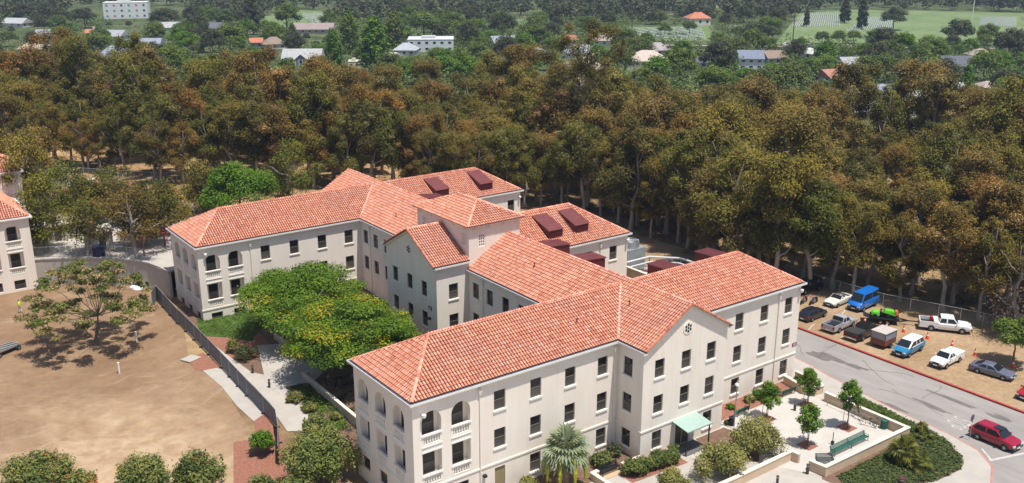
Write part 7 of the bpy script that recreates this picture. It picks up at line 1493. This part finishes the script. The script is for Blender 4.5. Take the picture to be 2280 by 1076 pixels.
def pole(lab, px, py, h, arms=True, m_=None):
    p = G(px, py); o = thing('utility_pole', lab, 'pole', (p.x, p.y, T(p.x, p.y)), ang); q = MB(); q.tube([(0, 0, 0), (0, 0, h)], [0.28, 0.16], 8); q.build('post', m_ or M('pole_wood', (0.09, 0.07, 0.06), 0.9), o)
    if arms:
        for z in (h-0.8, h-2.2): q = MB(); q.box(-1.3, 1.3, -0.08, 0.08, z, z+0.16); q.build('cross_arm', M('pole_wood', (0.09, 0.07, 0.06)), o)
pole('dark utility pole rising from the far boulevard', 1764, 104, 19); pole('tall white pole at the top right among the cemetery trees', 2163, 52, 26, False, white_p); pole('dark utility pole left of the tall green trees', 733, 62, 12); pole('utility pole beside the striped lawn behind the peach house', 1406, 100, 13)
for px, y0, y1, k in ((1765, 30, 104, 0),): pass
# trees of the suburb: hand-placed ones first (base pixel, height px, kind)
ST = []
def btree(px, py, hpx, pool, lab, group=None, name='suburban_tree', wide=1.0):
    p = G(px, py); h = hpx*mpp(p)*1.02; me = pool; H0 = {id(v): 10 for v in RND}; base = 10.0
    for pl, hh in ((RND, 10.0), (DRK, 12.0), (BRT, 9.0)):
        if me in pl: base = hh
    if me in COLM: base = (15, 16, 14)[COLM.index(me)]
    s = h/base*1.05; ST.append((p.x, p.y, 4.5*s)); return tree(name, lab, 'tree', me[0], me[1], (p.x, p.y, T(p.x, p.y)-0.1), (px*7.1) % 6.28, (s*wide, s*wide, s), group)
BT = [(100, 76, 44, DRK[0], 'broad dark domed tree at upper left, leftmost of three', 1.25), (190, 64, 46, DRK[1], 'broad dark domed tree left of the white block', 1.35), (370, 66, 50, DRK[2], 'very broad dark tree right of the white block', 1.6), (565, 78, 80, COLM[1], 'tall dark cypress-like tree at upper left of centre', 1.4), (455, 82, 54, COLM[0], 'upright green tree right of the broad dark ones', 1.1),
 (232, 100, 38, RND[0], 'round green tree beside the house with orange roof', 1.0), (188, 128, 38, BRT[0], 'bright green flat-topped tree over the left grove edge', 1.3), (350, 84, 34, RND[1], 'dusty purple-grey looking round tree below the dark ones', 1.0), (410, 90, 40, RND[2], 'dark green round tree left of the leafy olive one', 1.1), (515, 120, 66, RND[3], 'large grey-olive tree above the brown grove at left', 1.2), (455, 118, 40, RND[1], 'grey-green bushy tree left of the large olive one', 1.1), (570, 138, 34, BRT[1], 'dark green tree above the pink-flowered bush', 1.2),
 (655, 122, 64, COLM[0], 'upright green tree above the grey-roofed house with porch', 1.0), (640, 178, 54, RND[0], 'pale dotted round shrub-like tree below the porch house', .8), (718, 150, 26, BRT[0], 'small vivid green tree right of the porch house', 1.0), (745, 158, 88, COLM[2], 'tall bright green tree, left of the pair at the carport', 1.0), (835, 158, 112, COLM[2], 'tallest bright green tree above the carport', 1.25), (880, 120, 90, COLM[0], 'tall green tree right of the bright pair', 1.2), (780, 120, 92, COLM[0], 'tall dark green tree behind the bright pair', 1.1),
 (945, 84, 60, RND[1], 'spreading grey-green tree behind the flat-roofed building', 1.3), (1010, 82, 52, RND[2], 'round green tree behind the flat-roofed building, right side', 1.2), (1120, 90, 66, DRK[0], 'large dusky tree right of the flat-roofed building', 1.1), (1090, 102, 34, BRT[0], 'bright round tree at the right end of the flat-roofed building', 1.3), (1040, 104, 34, BRT[1], 'light green tree beside the flat-roofed building', 1.0), (640, 70, 62, RND[3], 'olive-brown tree left of the brown-roofed building', 1.0),
 (1185, 110, 60, RND[0], 'mid green broad tree left of the tallest eucalyptus', 1.3), (1225, 158, 38, BRT[1], 'vivid green round tree left of the tan-roofed house', 1.2), (1160, 150, 54, BRT[0], 'light green tree beside the small lane', 1.0), (1425, 130, 30, RND[1], 'dark round tree above the peach house', .9), (1520, 132, 40, BRT[1], 'light green tree right of the peach house', 1.2), (1595, 178, 86, DRK[1], 'large dark brownish tree left of the slate-roofed house', 1.1), (1600, 104, 30, RND[2], 'yellow-green tree above the dark brownish one', 1.2), (1685, 108, 60, DRK[2], 'broad dark tree below the chapel lawn at right', 1.6),
 (1480, 78, 26, RND[2], 'round lawn tree left of the chapel', 1.2), (1535, 78, 34, RND[1], 'lawn tree directly below the orange chapel roof', 1.0), (1795, 60, 40, COLM[1], 'dark upright tree on the sloping lawn', 1.2), (1880, 52, 50, COLM[1], 'dark conifer on the lawn, left of two', 1.8), (1918, 66, 66, COLM[1], 'taller dark conifer on the lawn, right of two', 1.3), (1988, 68, 54, DRK[0], 'spreading dark conifer at upper right', 1.2), (1830, 98, 30, RND[0], 'pollarded round tree behind the far boulevard, leftmost', 1.1), (1865, 98, 30, RND[2], 'pollarded round tree behind the far boulevard, second', 1.0), (1900, 98, 32, RND[1], 'pollarded round tree behind the far boulevard, third', 1.0), (1945, 100, 34, RND[3], 'pollarded round tree behind the far boulevard, fourth', 1.1), (2190, 108, 34, RND[0], 'bare-limbed round tree on the far right lawn', 1.1),
 (2008, 138, 66, BRT[0], 'bright green upright tree at right behind the charcoal-roofed house', .9), (2072, 146, 60, RND[3], 'large dense green tree right of the bright one', 1.2), (2130, 110, 66, DRK[1], 'big dark drooping tree above the charcoal roof', 1.2), (2240, 150, 90, DRK[2], 'tall dark brown-green tree at the right edge', .9), (1980, 170, 62, DRK[0], 'tall dusky pine left of the bright green trees', 1.0), (2148, 225, 76, COLM[2], 'bright green conical tree at right above the white house', .9), (2080, 195, 54, RND[1], 'broad mid green tree above the white two-storey house', 1.4), (2225, 255, 70, RND[2], 'big round green tree at the right edge above the grove', 1.2), (2265, 215, 70, RND[3], 'green tree cut by the right edge', 1.2), (1940, 165, 40, RND[0], 'green tree right of the white house with grey roof', 1.3), (1750, 205, 44, BRT[0], 'bright green tree half hidden behind the grove, right of centre', 1.2), (1700, 215, 44, BRT[1], 'bright green bush half hidden behind the grove', 1.0), (2050, 250, 30, RND[0], 'green tree in front of the white two-storey house', 1.0)]
for (px, py, h, me, lab, wd_) in BT: btree(px, py, h, me, lab, None, 'suburban_tree', wd_)
p = G(600, 130); o = shrub('bougainvillea', 'magenta flowering bush beside the blue-walled house', 0, 0, 3.0, 4.0, tone_mat('magenta_leaves', [(0, (.10, .02, .05)), (.5, (.28, .02, .11)), (1, (.4, .05, .2))], .8, .1, .2), 690, 1600, 0.7, xy=(p.x, p.y))
# scattered trees fill the gaps
rr = random.Random(21); n = 0; lawn_px = [[(q[0], q[1]) for q in L] for L in lawns]; hbox = [(h_[0], h_[1], h_[2]) for h_ in H] + [(285, 40, 92)]
SG = 'garden trees across the suburb'
for k in range(6000):
    if n > 238: break
    px, py = rr.uniform(-40, 2320), 255 - 205*rr.random()**0.75
    if py > interp(YF, px) - 100 or py > 200 - 0.0*px and px < 1500 and py > 165: continue
    if any(in_poly(px, py, L) for L in lawn_px) and rr.random() < 0.93: continue
    if any(abs(px-a) < w/2+8 and -4 < py-b < 16 for a, b, w in hbox): continue
    if abs(py-interp([(1395, 103), (2300, 112)], px)) < 9 and px > 1390: continue
    p = G(px, py)
    s = rr.uniform(0.7, 1.3)
    if any((p.x-a)**2+(p.y-b)**2 < (2.6*s+r*0.5)**2 for a, b, r in ST): continue
    for a, b, w in hbox:
        if abs(px-a) < w/2+4 and 0 < py-b < 40: s = min(s, 0.42)
    me = rr.choice(RND+RND+DRK+BRT+BRT) if py > 70 else rr.choice(RND+DRK+DRK+COLM[:2]); ST.append((p.x, p.y, 4.5*s)); n += 1
    kd = 'bright green' if me in BRT else 'dark' if me in DRK else 'upright' if me in COLM else 'round green'; zn = 'upper left' if px < 560 else 'left of centre' if px < 1000 else 'centre' if px < 1400 else 'right of centre' if px < 1800 else 'upper right'; dp = 'just beyond the grove' if py > 125 else 'among the far houses' if py > 75 else 'near the far woodland'
    tree('suburban_tree', '%s garden tree %s, %s' % (kd, dp, zn), 'tree', me[0], me[1], (p.x, p.y, T(p.x, p.y)-0.1), rr.uniform(0, 6.28), s, '%s garden trees %s, %s' % (kd, dp, zn))
# far woodland closing the view: one mass nobody could count
cls = []; rr = random.Random(31)
for k in range(1900):
    px = rr.uniform(-80, 2360); py = 56 - 66*rr.random()**0.9 
    if py > 0:
        if any(in_poly(px, py, L) for L in lawn_px): continue
        if 150 < px < 420 and py > 16: continue
        p = G(px, py); d_ = dcam(p)
    else: d_ = rr.uniform(850, 1250); f = ray(px, 0); v = Vector((f[0], f[1])).normalized(); p = Vector((CAM[0]+v.x*d_, CAM[1]+v.y*d_, 0))
    h = rr.uniform(7, 15); r = rr.uniform(3.5, 6.5)
    for q in range(3): cls.append((p.x+rr.uniform(-3, 3), p.y+rr.uniform(-3, 3), h*rr.uniform(.45, .8), r*.6, r*.6, h*.33))
stuff(obj('far_woodland', leafmesh('far_woodland', cls, 90000, 2.0, dark_m, 9, 1.5, 0.5, 0.6, 0.4)), 'dark belt of far trees along the top of the picture', 'woodland')
# hedges, shrubs and small crowns filling the gardens between the houses
cls = []; rr = random.Random(41)
for k in range(3600):
    px, py = rr.uniform(-60, 2340), 300 - 262*rr.random()**0.62
    if py > interp(YF, px) - 120 or any(in_poly(px, py, L) for L in lawn_px): continue
    if any(abs(px-a) < w/2+6 and -5 < py-b < 9 for a, b, w in hbox): continue
    if px > 1390 and abs(py-interp([(1395, 103), (2300, 112)], px)) < 6: continue
    p = G(px, py); r = rr.uniform(1.4, 4.4) if not any(abs(px-a) < w/2+4 and 0 < py-b < 45 for a, b, w in hbox) else rr.uniform(.7, 1.5)
    for q in range(2): cls.append((p.x+rr.uniform(-2, 2), p.y+rr.uniform(-2, 2), T(p.x, p.y)+r*rr.uniform(.6, 1.3), r, r, r*.8))
stuff(obj('garden_greenery', leafmesh('garden_greenery', cls, 135000, 0.85, mix_m, 29, 1.7, 0.5, 0.6, 0.4, 0, None, 0.4, 0.09, 0.2, 0.26)), 'hedges and shrubs crowding the gardens between the far houses', 'greenery')
# low undergrowth scrub beneath the grove
cls = []
for k in range(420):
    px = rr.uniform(-40, 2320); f = G(px, interp(YF, px)); az = f-Vector(CAM); az.z = 0; az.normalize(); d_ = dcam(f)+rr.uniform(1, 40); x, y = CAM[0]+az.x*d_, CAM[1]+az.y*d_; r = rr.uniform(.5, 1.4); cls.append((x, y, T(x, y)+r*.4, r, r, r*.7))
stuff(obj('undergrowth', leafmesh('undergrowth', cls, 9000, 0.4, eucg_m, 19, 1.8, .6)), 'scattered low scrub on the floor of the eucalyptus grove', 'undergrowth')
# ------------------------------------------------------------------ haze
HB = MB(); HB.box(-900, 1500, -300, 1700, -2.5, 47.5); hz = HB.build('haze', [], None); hz['kind'] = 'stuff'; hz['label'] = 'thin bluish daytime haze over the whole place'; hz['category'] = 'haze'
hm = bpy.data.materials.new('haze_air'); hm.use_nodes = True; nt = hm.node_tree; nt.nodes.remove(nt.nodes['Principled BSDF']); pv = nt.nodes.new('ShaderNodeVolumePrincipled'); pv.inputs['Color'].default_value = (0.62, 0.76, 1.0, 1); pv.inputs['Density'].default_value = 0.00016; pv.inputs['Anisotropy'].default_value = 0.2
nt.links.new(pv.outputs[0], nt.nodes['Material Output'].inputs['Volume']); hz.data.materials.append(hm)
